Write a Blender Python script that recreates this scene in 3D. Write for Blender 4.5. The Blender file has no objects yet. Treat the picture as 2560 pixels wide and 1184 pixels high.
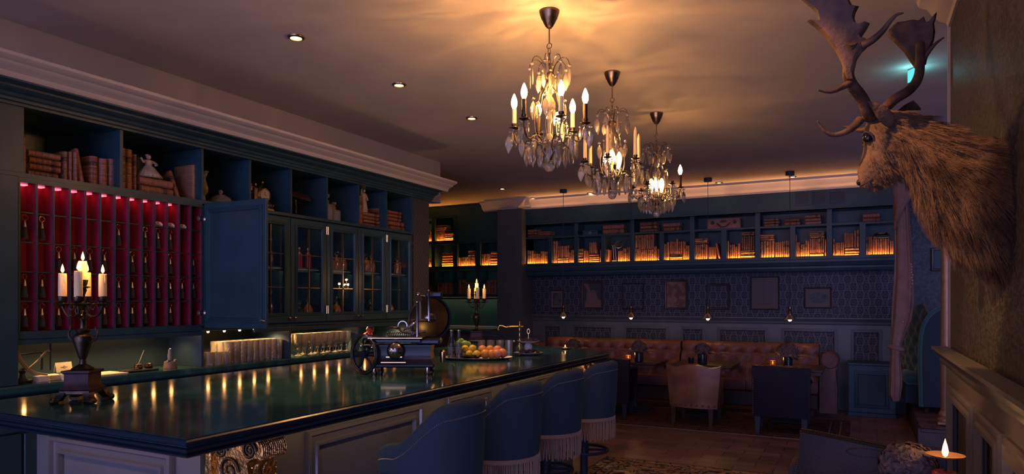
import bpy, math, random
from mathutils import Vector, Matrix

S = bpy.context.scene
COL = S.collection
RND = random.Random(11)
PI = math.pi

# ------------------------------------------------------------------ camera, world, exposure
FPX, YAW, U0, V0, EYE = 1707.0, math.radians(27.0), 1280.0, 750.0, 1.5
cd = bpy.data.cameras.new('camera')
cd.sensor_fit = 'HORIZONTAL'
cd.sensor_width = 36.0
cd.lens = FPX / 2560.0 * 36.0
cd.shift_y = (V0 - 592.0) / 2560.0
cd.clip_start = 0.05
cam = bpy.data.objects.new('camera', cd)
COL.objects.link(cam)
cam.location = (0, 0, EYE)
cam.rotation_euler = (PI / 2, 0, YAW)
S.camera = cam

w = bpy.data.worlds.new('blue ambient')
S.world = w
w.use_nodes = True
wn = w.node_tree.nodes['Background']
wn.inputs[0].default_value = (0.20, 0.26, 0.80, 1)
wn.inputs[1].default_value = 0.14  # even blue ambient added to lift the deepest darks

# soft blue sun added behind the viewer as fill, lifting the dark surfaces
sl = bpy.data.lights.new('soft blue fill', 'SUN')
sl.energy = 0.80
sl.color = (0.33, 0.37, 1.0)
sl.angle = math.radians(54)
so = bpy.data.objects.new('soft_fill_sun', sl)
COL.objects.link(so)
so.rotation_euler = Vector((-0.36, 0.93, -0.03)).to_track_quat('-Z', 'Y').to_euler()

S.view_settings.view_transform = 'Standard'
S.view_settings.look = 'None'
S.view_settings.gamma = 1.0
S.view_settings.use_curve_mapping = False
S.view_settings.exposure = 0.0
S.cycles.use_denoising = True
S.cycles.max_bounces = 7
S.cycles.diffuse_bounces = 3
S.cycles.glossy_bounces = 4
S.cycles.transmission_bounces = 6
S.cycles.transparent_max_bounces = 10
S.cycles.caustics_reflective = False
S.cycles.caustics_refractive = False
S.cycles.sample_clamp_indirect = 2.0
S.cycles.use_adaptive_sampling = True
S.cycles.adaptive_threshold = 0.02

# narrower level blue sun, added as fill to lift the back wall too
sn = bpy.data.lights.new('level blue fill', 'SUN')
sn.energy = 0.48
sn.color = (0.42, 0.44, 1.0)
sn.angle = math.radians(26)
no = bpy.data.objects.new('level_fill_sun', sn)
COL.objects.link(no)
no.rotation_euler = Vector((-0.36, 0.93, 0.0)).to_track_quat('-Z', 'Y').to_euler()
# upward blue sun, added as fill for the ceiling and near wall
sb = bpy.data.lights.new('upward blue fill', 'SUN')
sb.energy = 1.0
sb.color = (0.50, 0.46, 1.0)
sb.angle = math.radians(56)
bo = bpy.data.objects.new('upward_fill_sun', sb)
COL.objects.link(bo)
bo.rotation_euler = Vector((0.12, 0.95, 0.17)).to_track_quat('-Z', 'Y').to_euler()
# unseen accent spot assumed above the view, added to light the trophy
ts = bpy.data.lights.new('assumed spot on trophy', 'SPOT')
ts.energy = 260
ts.color = (1.0, 0.47, 0.16)
ts.spot_size = math.radians(21)
ts.spot_blend = 0.5
ts.shadow_soft_size = 0.03
to_ = bpy.data.objects.new('assumed_trophy_spot', ts)
COL.objects.link(to_)
to_.location = (-1.05, 1.75, 3.05)
to_.rotation_euler = (Vector((-0.06, 2.74, 2.10)) - Vector(to_.location)).to_track_quat('-Z', 'Y').to_euler()
# low unseen warm fill added behind the viewer for the bar front
tl = bpy.data.lights.new('warm fill behind', 'POINT')
tl.energy = 5
tl.color = (1.0, 0.55, 0.28)
tl.shadow_soft_size = 0.09
tlo = bpy.data.objects.new('warm_fill_behind', tl)
COL.objects.link(tlo)
tlo.location = (0.12, -0.55, 1.62)
# bare warm light added above the view for bar end and stag, lamp assumed
wl = bpy.data.lights.new('assumed near end fill', 'POINT')
wl.energy = 6
wl.color = (1.0, 0.50, 0.22)
wl.shadow_soft_size = 0.10
wo = bpy.data.objects.new('assumed_near_fill', wl)
COL.objects.link(wo)
wo.location = (-1.45, 1.15, 2.45)

# ------------------------------------------------------------------ measuring: a picture point and one known room coordinate give a room point
_s, _c = math.sin(YAW), math.cos(YAW)
def ray(u):
    t = (u - U0) / FPX
    return -_s + t * _c, _c + t * _s
def on_x(u, v, X):
    a, b = ray(u); d = X / a
    return Vector((X, b * d, EYE - (v - V0) * d / FPX))
def on_y(u, v, Y):
    a, b = ray(u); d = Y / b
    return Vector((a * d, Y, EYE - (v - V0) * d / FPX))
def on_z(u, v, Z):
    a, b = ray(u); d = (EYE - Z) * FPX / (v - V0)
    return Vector((a * d, b * d, Z))

# ------------------------------------------------------------------ mesh building
class MB:
    def __init__(self):
        self.v, self.f, self.mi = [], [], []
        self.cur = 0
    def add(self, vs, fs, M=None):
        o = len(self.v)
        if M is not None:
            vs = [M @ Vector(p) for p in vs]
        self.v += [tuple(p) for p in vs]
        self.f += [tuple(i + o for i in f) for f in fs]
        self.mi += [self.cur] * len(fs)
        return self
    def box(self, x0, x1, y0, y1, z0, z1, b=0.0, M=None):
        if x0 > x1: x0, x1 = x1, x0
        if y0 > y1: y0, y1 = y1, y0
        if z0 > z1: z0, z1 = z1, z0
        b = min(b, (x1 - x0) * .45, (y1 - y0) * .45, (z1 - z0) * .45)
        if b <= 0:
            vs = [(x, y, z) for z in (z0, z1) for y in (y0, y1) for x in (x0, x1)]
            fs = [(0, 2, 3, 1), (4, 5, 7, 6), (0, 1, 5, 4), (2, 6, 7, 3), (0, 4, 6, 2), (1, 3, 7, 5)]
            return self.add(vs, fs, M)
        lo, hi = (x0, y0, z0), (x1, y1, z1)
        vs, idx = [], {}
        for sx in (0, 1):
            for sy in (0, 1):
                for sz in (0, 1):
                    sg = (sx, sy, sz)
                    for ax in range(3):
                        p = []
                        for k in range(3):
                            e = hi[k] if sg[k] else lo[k]
                            if k != ax:
                                e += -b if sg[k] else b
                            p.append(e)
                        idx[(sg, ax)] = len(vs); vs.append(p)
        fs = []
        def quad(a, b_, c, d): fs.append((a, b_, c, d))
        for ax in range(3):
            o1, o2 = [k for k in range(3) if k != ax]
            for s_ in (0, 1):
                ring = []
                for p_, q_ in ((0, 0), (1, 0), (1, 1), (0, 1)):
                    sg = [0, 0, 0]; sg[ax] = s_; sg[o1] = p_; sg[o2] = q_
                    ring.append(idx[(tuple(sg), ax)])
                fs.append(tuple(ring))
        for ax in range(3):
            o1, o2 = [k for k in range(3) if k != ax]
            for p_ in (0, 1):
                for q_ in (0, 1):
                    a = [0, 0, 0]; a[o1] = p_; a[o2] = q_
                    bb = list(a); bb[ax] = 1
                    a, bb = tuple(a), tuple(bb)
                    quad(idx[(a, o1)], idx[(bb, o1)], idx[(bb, o2)], idx[(a, o2)])
        for sx in (0, 1):
            for sy in (0, 1):
                for sz in (0, 1):
                    fs.append(tuple(idx[((sx, sy, sz), k)] for k in range(3)))
        return self.add(vs, fs, M)
    def lathe(self, prof, n=16, M=None, a0=0.0, a1=None):
        full = a1 is None
        k = n if full else n + 1
        span = 2 * PI if full else a1 - a0
        vs, fs = [], []
        for r, z in prof:
            for i in range(k):
                a = a0 + span * i / n
                vs.append((r * math.cos(a), r * math.sin(a), z))
        for j in range(len(prof) - 1):
            for i in range(n):
                i2 = (i + 1) % k if full else i + 1
                fs.append((j * k + i, j * k + i2, (j + 1) * k + i2, (j + 1) * k + i))
        if full:
            if prof[0][0] > 1e-5: fs.append(tuple(range(k - 1, -1, -1)))
            if prof[-1][0] > 1e-5: fs.append(tuple((len(prof) - 1) * k + i for i in range(k)))
        return self.add(vs, fs, M)
    def ring(self, c, R, r, n=20, m=6, M=None):
        vs, fs = [], []
        for i in range(n):
            a = 2 * PI * i / n
            for j in range(m):
                b = 2 * PI * j / m
                q = R + r * math.cos(b)
                vs.append((c[0] + q * math.cos(a), c[1] + q * math.sin(a), c[2] + r * math.sin(b)))
        for i in range(n):
            for j in range(m):
                fs.append((i * m + j, ((i + 1) % n) * m + j, ((i + 1) % n) * m + (j + 1) % m, i * m + (j + 1) % m))
        return self.add(vs, fs, M)
    def tube(self, pts, r, n=8, M=None, closed=False, flat=1.0):
        pts = [Vector(p) for p in pts]
        if not isinstance(r, (list, tuple)): r = [r] * len(pts)
        if 3 <= len(pts) <= 9 and not closed:          # smooth a hand-set path
            q, rq = [], []
            for i in range(len(pts) - 1):
                a, b_, c, d = pts[max(0, i - 1)], pts[i], pts[i + 1], pts[min(len(pts) - 1, i + 2)]
                for k in (0, .25, .5, .75):
                    q.append(.5 * ((2 * b_) + (c - a) * k + (2 * a - 5 * b_ + 4 * c - d) * k * k + (3 * b_ - a - 3 * c + d) * k ** 3))
                    rq.append(r[i] + (r[i + 1] - r[i]) * k)
            pts, r = q + [pts[-1]], rq + [r[-1]]
        N = len(pts)
        up = None
        rings = []
        for i, p in enumerate(pts):
            if closed: t = pts[(i + 1) % N] - pts[i - 1]
            elif i == 0: t = pts[1] - pts[0]
            elif i == N - 1: t = pts[-1] - pts[-2]
            else: t = pts[i + 1] - pts[i - 1]
            t.normalize()
            if up is None:
                up = Vector((0, 0, 1)) if abs(t.z) < 0.9 else Vector((1, 0, 0))
            up = (up - t * up.dot(t))
            if up.length < 1e-6: up = t.orthogonal()
            up.normalize()
            sd = t.cross(up)
            rings.append([p + (sd * math.cos(2 * PI * k / n) + up * math.sin(2 * PI * k / n) * flat) * r[i] for k in range(n)])
        return self.loft(rings, M, closed)
    def loft(self, rings, M=None, closed=False, cap=True):
        n = len(rings[0])
        vs = [p for R in rings for p in R]
        fs = []
        m = len(rings)
        for j in range(m if closed else m - 1):
            j2 = (j + 1) % m
            for k in range(n):
                fs.append((j * n + k, j * n + (k + 1) % n, j2 * n + (k + 1) % n, j2 * n + k))
        if cap and not closed:
            fs.append(tuple(range(n - 1, -1, -1)))
            fs.append(tuple((m - 1) * n + k for k in range(n)))
        return self.add(vs, fs, M)
    def ball(self, c, r, nu=12, nv=8, M=None):
        rx, ry, rz = (r, r, r) if not isinstance(r, (tuple, list)) else r
        vs, fs = [(c[0], c[1], c[2] - rz)], []
        for j in range(1, nv):
            a = -PI / 2 + PI * j / nv
            for i in range(nu):
                b = 2 * PI * i / nu
                vs.append((c[0] + rx * math.cos(a) * math.cos(b), c[1] + ry * math.cos(a) * math.sin(b), c[2] + rz * math.sin(a)))
        vs.append((c[0], c[1], c[2] + rz))
        T = len(vs) - 1
        for i in range(nu):
            fs.append((0, 1 + (i + 1) % nu, 1 + i))
            fs.append((T, T - nu + i, T - nu + (i + 1) % nu))
        for j in range(nv - 2):
            for i in range(nu):
                a = 1 + j * nu
                fs.append((a + i, a + (i + 1) % nu, a + nu + (i + 1) % nu, a + nu + i))
        return self.add(vs, fs, M)
    def prism(self, poly, z0, z1, M=None):
        n = len(poly)
        vs = [(x, y, z0) for x, y in poly] + [(x, y, z1) for x, y in poly]
        fs = [tuple(range(n - 1, -1, -1)), tuple(range(n, 2 * n))]
        fs += [(i, (i + 1) % n, n + (i + 1) % n, n + i) for i in range(n)]
        return self.add(vs, fs, M)
    def build(self, name, m, parent=None, smooth=35, loc=None, fix=True):
        me = bpy.data.meshes.new(name)
        me.from_pydata(self.v, [], self.f)
        if fix:
            import bmesh
            bm = bmesh.new(); bm.from_mesh(me)
            bmesh.ops.recalc_face_normals(bm, faces=bm.faces)
            bm.to_mesh(me); bm.free()
        for x in (m if isinstance(m, (list, tuple)) else [m]):
            me.materials.append(x)
        if isinstance(m, (list, tuple)):
            me.polygons.foreach_set('material_index', self.mi)
        if smooth:
            me.polygons.foreach_set('use_smooth', [True] * len(me.polygons))
            me.set_sharp_from_angle(angle=math.radians(smooth))
        me.update()
        o = bpy.data.objects.new(name, me)
        COL.objects.link(o)
        if parent is not None: o.parent = parent
        if loc is not None: o.location = loc
        return o

def tag(o, label=None, cat=None, group=None, kind=None):
    if label: o['label'] = label
    if cat: o['category'] = cat
    if group: o['group'] = group
    if kind: o['kind'] = kind
    return o
def thing(name, label, cat, loc=(0, 0, 0), rz=0.0, group=None):
    o = bpy.data.objects.new(name, None)
    COL.objects.link(o)
    o.empty_display_size = 0.1
    o.location = loc
    o.rotation_euler = (0, 0, rz)
    return tag(o, label, cat, group)
def struct(name, mb, m, smooth=35):
    return tag(mb.build(name, m, smooth=smooth), kind='structure')
def dup(src, loc, rz=None, label=None, group=None, scale=None):
    r = src.copy(); COL.objects.link(r)
    r.location = loc
    if rz is not None: r.rotation_euler = (0, 0, rz)
    if scale is not None: r.scale = scale
    if label: r['label'] = label
    if group: r['group'] = group
    for ch in list(src.children):
        c = ch.copy(); COL.objects.link(c); c.parent = r
        for g in list(ch.children):
            d = g.copy(); COL.objects.link(d); d.parent = c
    return r
ORD = ['first', 'second', 'third', 'fourth', 'fifth', 'sixth', 'seventh', 'eighth', 'ninth', 'tenth', 'eleventh', 'twelfth', 'thirteenth',
       'fourteenth', 'fifteenth', 'sixteenth', 'seventeenth', 'eighteenth', 'nineteenth', 'twentieth', 'twenty-first', 'twenty-second', 'twenty-third', 'twenty-fourth']

# ------------------------------------------------------------------ materials
def P(name, col, rough=0.5, metal=0.0, spec=0.5, coat=0.0, sheen=0.0, trans=0.0, ior=1.45, emit=None, estr=0.0):
    m = bpy.data.materials.new(name)
    m.use_nodes = True
    b = m.node_tree.nodes['Principled BSDF']
    b.inputs['Base Color'].default_value = (*col, 1)
    b.inputs['Roughness'].default_value = rough
    b.inputs['Metallic'].default_value = metal
    b.inputs['Specular IOR Level'].default_value = spec
    b.inputs['Coat Weight'].default_value = coat
    b.inputs['Coat Roughness'].default_value = 0.15
    b.inputs['Sheen Weight'].default_value = sheen
    b.inputs['Transmission Weight'].default_value = trans
    b.inputs['IOR'].default_value = ior
    if emit:
        b.inputs['Emission Color'].default_value = (*emit, 1)
        b.inputs['Emission Strength'].default_value = estr
    return m
def N(m, typ, **kw):
    n = m.node_tree.nodes.new(typ)
    for k, v in kw.items():
        if k in n.inputs: n.inputs[k].default_value = v
        else: setattr(n, k, v)
    return n
def Lk(m, a, b): m.node_tree.links.new(a, b)
def bsdf(m): return m.node_tree.nodes['Principled BSDF']
def coord(m, kind='Object', scale=(1, 1, 1), rot=(0, 0, 0)):
    tc = N(m, 'ShaderNodeTexCoord'); mp = N(m, 'ShaderNodeMapping')
    mp.inputs['Scale'].default_value = scale
    mp.inputs['Rotation'].default_value = rot
    Lk(m, tc.outputs[kind], mp.inputs['Vector'])
    return mp.outputs['Vector']
def ramp(m, src, stops):
    r = N(m, 'ShaderNodeValToRGB')
    e = r.color_ramp.elements
    while len(e) < len(stops): e.new(0.5)
    for i, (p, c) in enumerate(stops):
        e[i].position = p; e[i].color = (*c, 1)
    Lk(m, src, r.inputs['Fac'])
    return r.outputs['Color']
def mottle(m, c1, c2, scale=8.0, detail=4.0, bump=0.0, bscale=None, vec=None):
    v = vec or coord(m)
    n = N(m, 'ShaderNodeTexNoise', Scale=scale, Detail=detail)
    Lk(m, v, n.inputs['Vector'])
    Lk(m, ramp(m, n.outputs['Fac'], [(0.3, c1), (0.7, c2)]), bsdf(m).inputs['Base Color'])
    if bump:
        n2 = N(m, 'ShaderNodeTexNoise', Scale=bscale or scale * 4, Detail=3.0)
        Lk(m, v, n2.inputs['Vector'])
        bp = N(m, 'ShaderNodeBump', Strength=bump, Distance=0.01)
        Lk(m, n2.outputs['Fac'], bp.inputs['Height'])
        Lk(m, bp.outputs['Normal'], bsdf(m).inputs['Normal'])
    return m
def E(name, col, strength):
    m = bpy.data.materials.new(name)
    m.use_nodes = True
    nt = m.node_tree
    nt.nodes.remove(nt.nodes['Principled BSDF'])
    e = nt.nodes.new('ShaderNodeEmission')
    e.inputs[0].default_value = (*col, 1); e.inputs[1].default_value = strength
    nt.links.new(e.outputs[0], nt.nodes['Material Output'].inputs[0])
    return m
def math_(m, op, a, b=None):
    n = N(m, 'ShaderNodeMath', operation=op)
    for i, x in enumerate((a, b)):
        if x is None: continue
        if isinstance(x, (int, float)): n.inputs[i].default_value = x
        else: Lk(m, x, n.inputs[i])
    return n.outputs[0]

def damask(name, ground, figure, ax=(0, 2), period=(0.21, 0.30), rough=0.55, gloss=0.3, soft=0.06, breakup=0.35):
    """Ogee lattice with a leafy medallion in each cell; ax names the two wall axes it runs over."""
    m = P(name, ground, rough, spec=gloss)
    tc = N(m, 'ShaderNodeTexCoord')
    sp = N(m, 'ShaderNodeSeparateXYZ'); Lk(m, tc.outputs['Object'], sp.inputs[0])
    wz = N(m, 'ShaderNodeTexNoise', Scale=9.0, Detail=1.0); Lk(m, tc.outputs['Object'], wz.inputs['Vector'])
    wob = math_(m, 'MULTIPLY', math_(m, 'SUBTRACT', wz.outputs['Fac'], .5), .022)
    a, b = math_(m, 'ADD', sp.outputs[ax[0]], wob), math_(m, 'SUBTRACT', sp.outputs[ax[1]], wob)
    nz = N(m, 'ShaderNodeTexNoise', Scale=60.0, Detail=2.0); Lk(m, tc.outputs['Object'], nz.inputs['Vector'])
    x = math_(m, 'MULTIPLY', a, 2 * PI / period[0])
    y = math_(m, 'MULTIPLY', b, 2 * PI / period[1])
    sx, cx = math_(m, 'SINE', x), math_(m, 'COSINE', x)
    sy, cy = math_(m, 'SINE', y), math_(m, 'COSINE', y)
    lat = math_(m, 'ABSOLUTE', math_(m, 'SUBTRACT', cx, math_(m, 'MULTIPLY', cy, .72)))                     # 0 on the ogee lines
    ln = math_(m, 'LESS_THAN', lat, 0.16)
    x3, y3 = math_(m, 'MULTIPLY', x, 3.0), math_(m, 'MULTIPLY', y, 3.0)
    pet = math_(m, 'ADD', math_(m, 'MULTIPLY', math_(m, 'COSINE', x3), math_(m, 'COSINE', y)), math_(m, 'MULTIPLY', math_(m, 'COSINE', y3), cx))
    fl = math_(m, 'LESS_THAN', math_(m, 'ABSOLUTE', math_(m, 'ADD', pet, 0.15)), 0.30)
    fg = math_(m, 'MAXIMUM', ln, math_(m, 'MULTIPLY', fl, 0.8))
    nb = math_(m, 'MULTIPLY', math_(m, 'SUBTRACT', nz.outputs['Fac'], 0.5), breakup * 2)
    fg = math_(m, 'ADD', fg, nb)
    col = ramp(m, fg, [(0.35, ground), (0.65, figure)])
    Lk(m, col, bsdf(m).inputs['Base Color'])
    return m

def leafy(name, ground, figure, scale, lo=.47, hi=.56):
    m = P(name, ground, .5, spec=.3)
    v = coord(m, scale=scale)
    n = N(m, 'ShaderNodeTexNoise', Scale=1.0, Detail=3.0, Distortion=1.4); Lk(m, v, n.inputs['Vector'])
    Lk(m, ramp(m, n.outputs['Fac'], [(lo, ground), (hi, figure)]), bsdf(m).inputs['Base Color'])
    return m

M = {}
M['ceiling'] = mottle(P('ceiling plaster', (.6, .53, .46), .8, spec=.2), (.58, .52, .46), (.66, .58, .50), 3.0, bump=.04, bscale=30)
M['plaster'] = P('old white plaster', (.42, .37, .34), .8, spec=.2)
M['cornice'] = P('cornice plaster', (.48, .42, .38), .55)
M['green'] = mottle(P('dark green paint', (.022, .055, .066), .36, spec=.35), (.018, .046, .056), (.026, .06, .072), 6.0)
M['green_wall'] = mottle(P('bottle green wall paint', (.016, .075, .08), .5), (.013, .062, .07), (.02, .08, .085), 4.0)
M['grey'] = mottle(P('grey panel paint', (.13, .12, .115), .36), (.115, .11, .105), (.14, .13, .122), 5.0)
M['greygreen'] = mottle(P('grey green panel paint', (.08, .095, .10), .4), (.07, .085, .092), (.09, .105, .11), 5.0)
M['paper_back'] = damask('navy ogee wallpaper', (.018, .026, .042), (.12, .115, .11), (0, 2), (.15, .21))
M['paper_near'] = leafy('brown leafy wallpaper', (.022, .026, .034), (.085, .07, .062), (30, 30, 56))
M['paper_pier'] = damask('dark speckled wallpaper', (.022, .025, .03), (.10, .095, .09), (1, 2), (.05, .07), breakup=.8)
M['paper_floral'] = leafy('pale floral wallpaper', (.085, .075, .07), (.04, .042, .045), (22, 22, 18))
M['wood'] = mottle(P('dark walnut', (.05, .028, .02), .4), (.035, .02, .016), (.07, .038, .026), 5.0, vec=None)
M['black'] = P('black enamel', (.016, .018, .028), .24, spec=.3)
M['blackmetal'] = P('black metal', (.026, .028, .042), .4, spec=.3)
M['bronze'] = mottle(P('dark bronze', (.07, .048, .032), .35, metal=.9), (.04, .03, .022), (.11, .072, .04), 40.0)
M['oldbrass'] = P('antique brass', (.26, .17, .085), .28, metal=1.0)
M['brass'] = P('polished brass', (.75, .47, .18), .2, metal=1.0)
M['gold'] = mottle(P('gilt carving', (.7, .40, .12), .3, metal=.95), (.35, .17, .05), (.85, .5, .16), 30.0, bump=.5, bscale=90)
M['chrome'] = P('chrome', (.46, .40, .31), .16, metal=1.0)
M['steel'] = P('brushed steel', (.45, .44, .43), .3, metal=1.0)
M['pewter'] = P('pewter', (.5, .42, .33), .32, metal=.9)
M['glass'] = P('clear glass', (.95, .95, .93), .03, trans=1.0, ior=1.45)
M['crystal'] = P('cut crystal', (1, .84, .56), .03, trans=.86, ior=1.5)
M['cutglass'] = P('cut table glass', (1, .9, .72), .03, trans=.84, ior=1.5)
M['pane'] = None
M['wax'] = P('ivory wax', (.88, .64, .32), .5, spec=.3)
bsdf(M['wax']).inputs['Subsurface Weight'].default_value = 1.0
bsdf(M['wax']).inputs['Subsurface Radius'].default_value = (.06, .028, .010)
M['flame'] = E('candle flame', (1, .55, .17), 6)
M['bulb'] = E('lit candle bulb', (1, .48, .14), 110)
M['bulb_core'] = E('lit inner bulb', (1, .52, .15), 14)
M['spot'] = E('downlight glass', (1, .6, .28), 40)
M['pendant_bulb'] = E('pendant bulb', (1, .52, .18), 90)
M['led'] = E('warm led', (1, .45, .13), 45)
M['ledbook'] = E('amber shelf led', (1, .38, .06), 150)
M['ledred'] = E('red cubby led', (1, .09, .15), 4.2)
M['niche'] = mottle(P('dark teal niche paint', (.03, .06, .085), .45), (.026, .053, .075), (.034, .066, .09), 4.0)
M['ledbar'] = E('assumed overhang led', (1, .62, .36), 9)
M['fillcab'] = E('cabinet fill glow', (.9, .75, .5), 7)
M['ledsplash'] = E('splashback led', (1, .75, .42), 9)
M['ledred2'] = E('assumed cubby led', (1, .16, .16), 1.3)
M['ledgreen'] = E('soft shelf led', (.75, .9, .6), 2.5)
M['exit'] = E('exit sign light', (.10, .55, .58), 1.6)
M['velvet'] = P('green velvet', (.03, .042, .055), .8, sheen=.1, spec=.15)
bsdf(M['velvet']).inputs['Sheen Tint'].default_value = (.25, .55, .45, 1)
M['velvet_light'] = P('sea green velvet', (.02, .085, .075), .6, sheen=.6, spec=.25)
M['fringe'] = P('ochre fringe', (.30, .17, .09), .75, sheen=.3)
M['leather'] = mottle(P('tan leather', (.22, .10, .05), .38), (.15, .062, .034), (.30, .14, .07), 5.0, bump=.12, bscale=120)
M['sofa'] = mottle(P('oxblood leather', (.14, .055, .042), .42, spec=.35), (.10, .04, .032), (.17, .066, .048), 4.0, bump=.1, bscale=120)
M['darkleather'] = mottle(P('dark brown leather', (.03, .016, .012), .36, spec=.35), (.010, .008, .010), (.055, .028, .018), 3.5, bump=.1, bscale=100)
M['blackleather'] = mottle(P('black leather', (.012, .012, .022), .55, spec=.15), (.010, .010, .018), (.015, .014, .024), 5.0)
M['felt'] = mottle(P('crimson felt', (.26, .02, .045), .85, spec=.1), (.22, .016, .036), (.31, .026, .055), 12.0)
M['paper'] = P('cream paper', (.75, .66, .48), .7, spec=.2)
M['ink'] = P('ink', (.03, .03, .05), .6)
M['pages'] = P('page edges', (.42, .30, .16), .8, spec=.1)
M['fabric'] = mottle(P('dusty pink drape', (.23, .13, .095), .8, spec=.15), (.20, .11, .08), (.26, .15, .11), 9.0)
M['lace'] = P('lace edging', (.40, .27, .2), .85, spec=.1)
M['tassel'] = P('black tassel silk', (.012, .01, .02), .6, sheen=.3)
M['shadow_gap'] = P('dark recess', (.004, .005, .008), .8, spec=.1)
M['lemon'] = mottle(P('lemon skin', (.8, .5, .03), .4), (.75, .46, .02), (.84, .56, .05), 20, bump=.15, bscale=160)
M['lime'] = mottle(P('lime skin', (.22, .38, .05), .35), (.16, .32, .04), (.32, .45, .08), 15, bump=.1, bscale=120)
M['orange'] = mottle(P('orange skin', (.8, .26, .03), .42), (.72, .22, .02), (.82, .32, .05), 20, bump=.15, bscale=160)
M['grapefruit'] = mottle(P('pink grapefruit skin', (.75, .22, .08), .42), (.7, .17, .06), (.8, .30, .10), 10, bump=.1, bscale=160)
M['pomegranate'] = mottle(P('pomegranate skin', (.38, .045, .035), .38), (.30, .03, .03), (.5, .09, .06), 12, bump=.1, bscale=60)
M['porcelain'] = P('white porcelain', (.55, .5, .47), .2, coat=.3)
M['fig'] = mottle(P('dried dark fruit', (.03, .02, .025), .5), (.02, .015, .02), (.05, .03, .035), 30, bump=.4, bscale=60)
M['petal'] = mottle(P('dusky hydrangea petal', (.14, .09, .08), .75, spec=.1), (.05, .055, .045), (.20, .12, .105), 40)
M['leaf'] = mottle(P('dark foliage', (.03, .05, .03), .6, spec=.3), (.02, .035, .025), (.06, .085, .05), 18)
M['vase'] = P('black glazed pot', (.012, .012, .018), .2, coat=.4)
M['amber'] = P('amber votive glass', (.85, .4, .08), .1, trans=.8, ior=1.4)
M['redglass'] = mottle(P('red mosaic glass', (.5, .04, .04), .2), (.25, .01, .02), (.75, .12, .08), 60)
M['skin_fur'] = mottle(P('deer hide', (.12, .07, .045), .75, spec=.2), (.05, .03, .022), (.21, .125, .075), 9.0, bump=.5, bscale=70)
M['fur_dark'] = P('dark muzzle', (.02, .014, .014), .5)
M['antler'] = mottle(P('antler horn', (.09, .05, .034), .55, spec=.25), (.04, .023, .017), (.13, .072, .045), 14, bump=.35, bscale=55)
M['eye'] = P('glass eye', (.006, .005, .005), .12, spec=.4)
M['statue'] = mottle(P('old plaster figure', (.42, .34, .27), .55), (.3, .24, .19), (.48, .39, .31), 20)
M['slate'] = P('grey slate board', (.16, .15, .15), .4)
def _pane():
    m = bpy.data.materials.new('cabinet pane'); m.use_nodes = True
    nt = m.node_tree; nt.nodes.remove(nt.nodes['Principled BSDF'])
    t = nt.nodes.new('ShaderNodeBsdfTransparent'); g = nt.nodes.new('ShaderNodeBsdfGlossy')
    g.inputs['Roughness'].default_value = 0.02
    fr = nt.nodes.new('ShaderNodeFresnel'); fr.inputs['IOR'].default_value = 1.5
    mx = nt.nodes.new('ShaderNodeMixShader')
    ge = nt.nodes.new('ShaderNodeNewGeometry'); sb_ = nt.nodes.new('ShaderNodeMath'); sb_.operation = 'SUBTRACT'; sb_.inputs[0].default_value = 1.0
    ml = nt.nodes.new('ShaderNodeMath'); ml.operation = 'MULTIPLY'
    nt.links.new(ge.outputs['Backfacing'], sb_.inputs[1]); nt.links.new(sb_.outputs[0], ml.inputs[0]); nt.links.new(fr.outputs[0], ml.inputs[1])
    nt.links.new(ml.outputs[0], mx.inputs[0]); nt.links.new(t.outputs[0], mx.inputs[1]); nt.links.new(g.outputs[0], mx.inputs[2])
    nt.links.new(mx.outputs[0], nt.nodes['Material Output'].inputs[0])
    return m
M['pane'] = _pane()
def _marble():
    m = P('green marble', (.01, .04, .04), .12, spec=.6, coat=.3)
    bsdf(m).inputs['Coat Roughness'].default_value = .06
    v = coord(m, scale=(1, 1, 1))
    n = N(m, 'ShaderNodeTexNoise', Scale=2.2, Detail=9.0, Roughness=.68, Distortion=1.6); Lk(m, v, n.inputs['Vector'])
    Lk(m, ramp(m, n.outputs['Fac'], [(.35, (.010, .034, .038)), (.55, (.024, .085, .08)), (.68, (.055, .15, .125)), (.8, (.10, .21, .165))]), bsdf(m).inputs['Base Color'])
    n2 = N(m, 'ShaderNodeTexNoise', Scale=5.0, Detail=8.0); Lk(m, v, n2.inputs['Vector'])
    r = N(m, 'ShaderNodeMapRange'); r.inputs[3].default_value = .04; r.inputs[4].default_value = .2
    Lk(m, n2.outputs['Fac'], r.inputs[0]); Lk(m, r.outputs[0], bsdf(m).inputs['Roughness'])
    return m
M['marble'] = _marble()
def _parquet():
    m = P('parquet blocks', (.16, .07, .04), .38, spec=.4)
    tc = N(m, 'ShaderNodeTexCoord'); mp = N(m, 'ShaderNodeMapping'); Lk(m, tc.outputs['Object'], mp.inputs['Vector'])
    mp.inputs['Scale'].default_value = (1, 1, 1)
    b = N(m, 'ShaderNodeTexBrick', Scale=1.0)
    b.inputs['Brick Width'].default_value = .34; b.inputs['Row Height'].default_value = .17
    b.inputs['Mortar Size'].default_value = .004
    b.inputs['Color1'].default_value = (.30, .175, .14, 1); b.inputs['Color2'].default_value = (.17, .10, .09, 1); b.inputs['Mortar'].default_value = (.03, .016, .012, 1)
    Lk(m, mp.outputs[0], b.inputs['Vector'])
    n = N(m, 'ShaderNodeTexNoise', Scale=3.0, Detail=6.0); 
    mp2 = N(m, 'ShaderNodeMapping'); mp2.inputs['Scale'].default_value = (3, 22, 1); Lk(m, tc.outputs['Object'], mp2.inputs['Vector']); Lk(m, mp2.outputs[0], n.inputs['Vector'])
    mx = N(m, 'ShaderNodeMix', data_type='RGBA', blend_type='MULTIPLY'); mx.inputs[0].default_value = .6
    Lk(m, b.outputs['Color'], mx.inputs[6]); Lk(m, ramp(m, n.outputs['Fac'], [(.3, (.6, .6, .6)), (.7, (1.2, 1.15, 1.1))]), mx.inputs[7])
    Lk(m, mx.outputs[2], bsdf(m).inputs['Base Color'])
    return m
M['parquet'] = _parquet()
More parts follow.
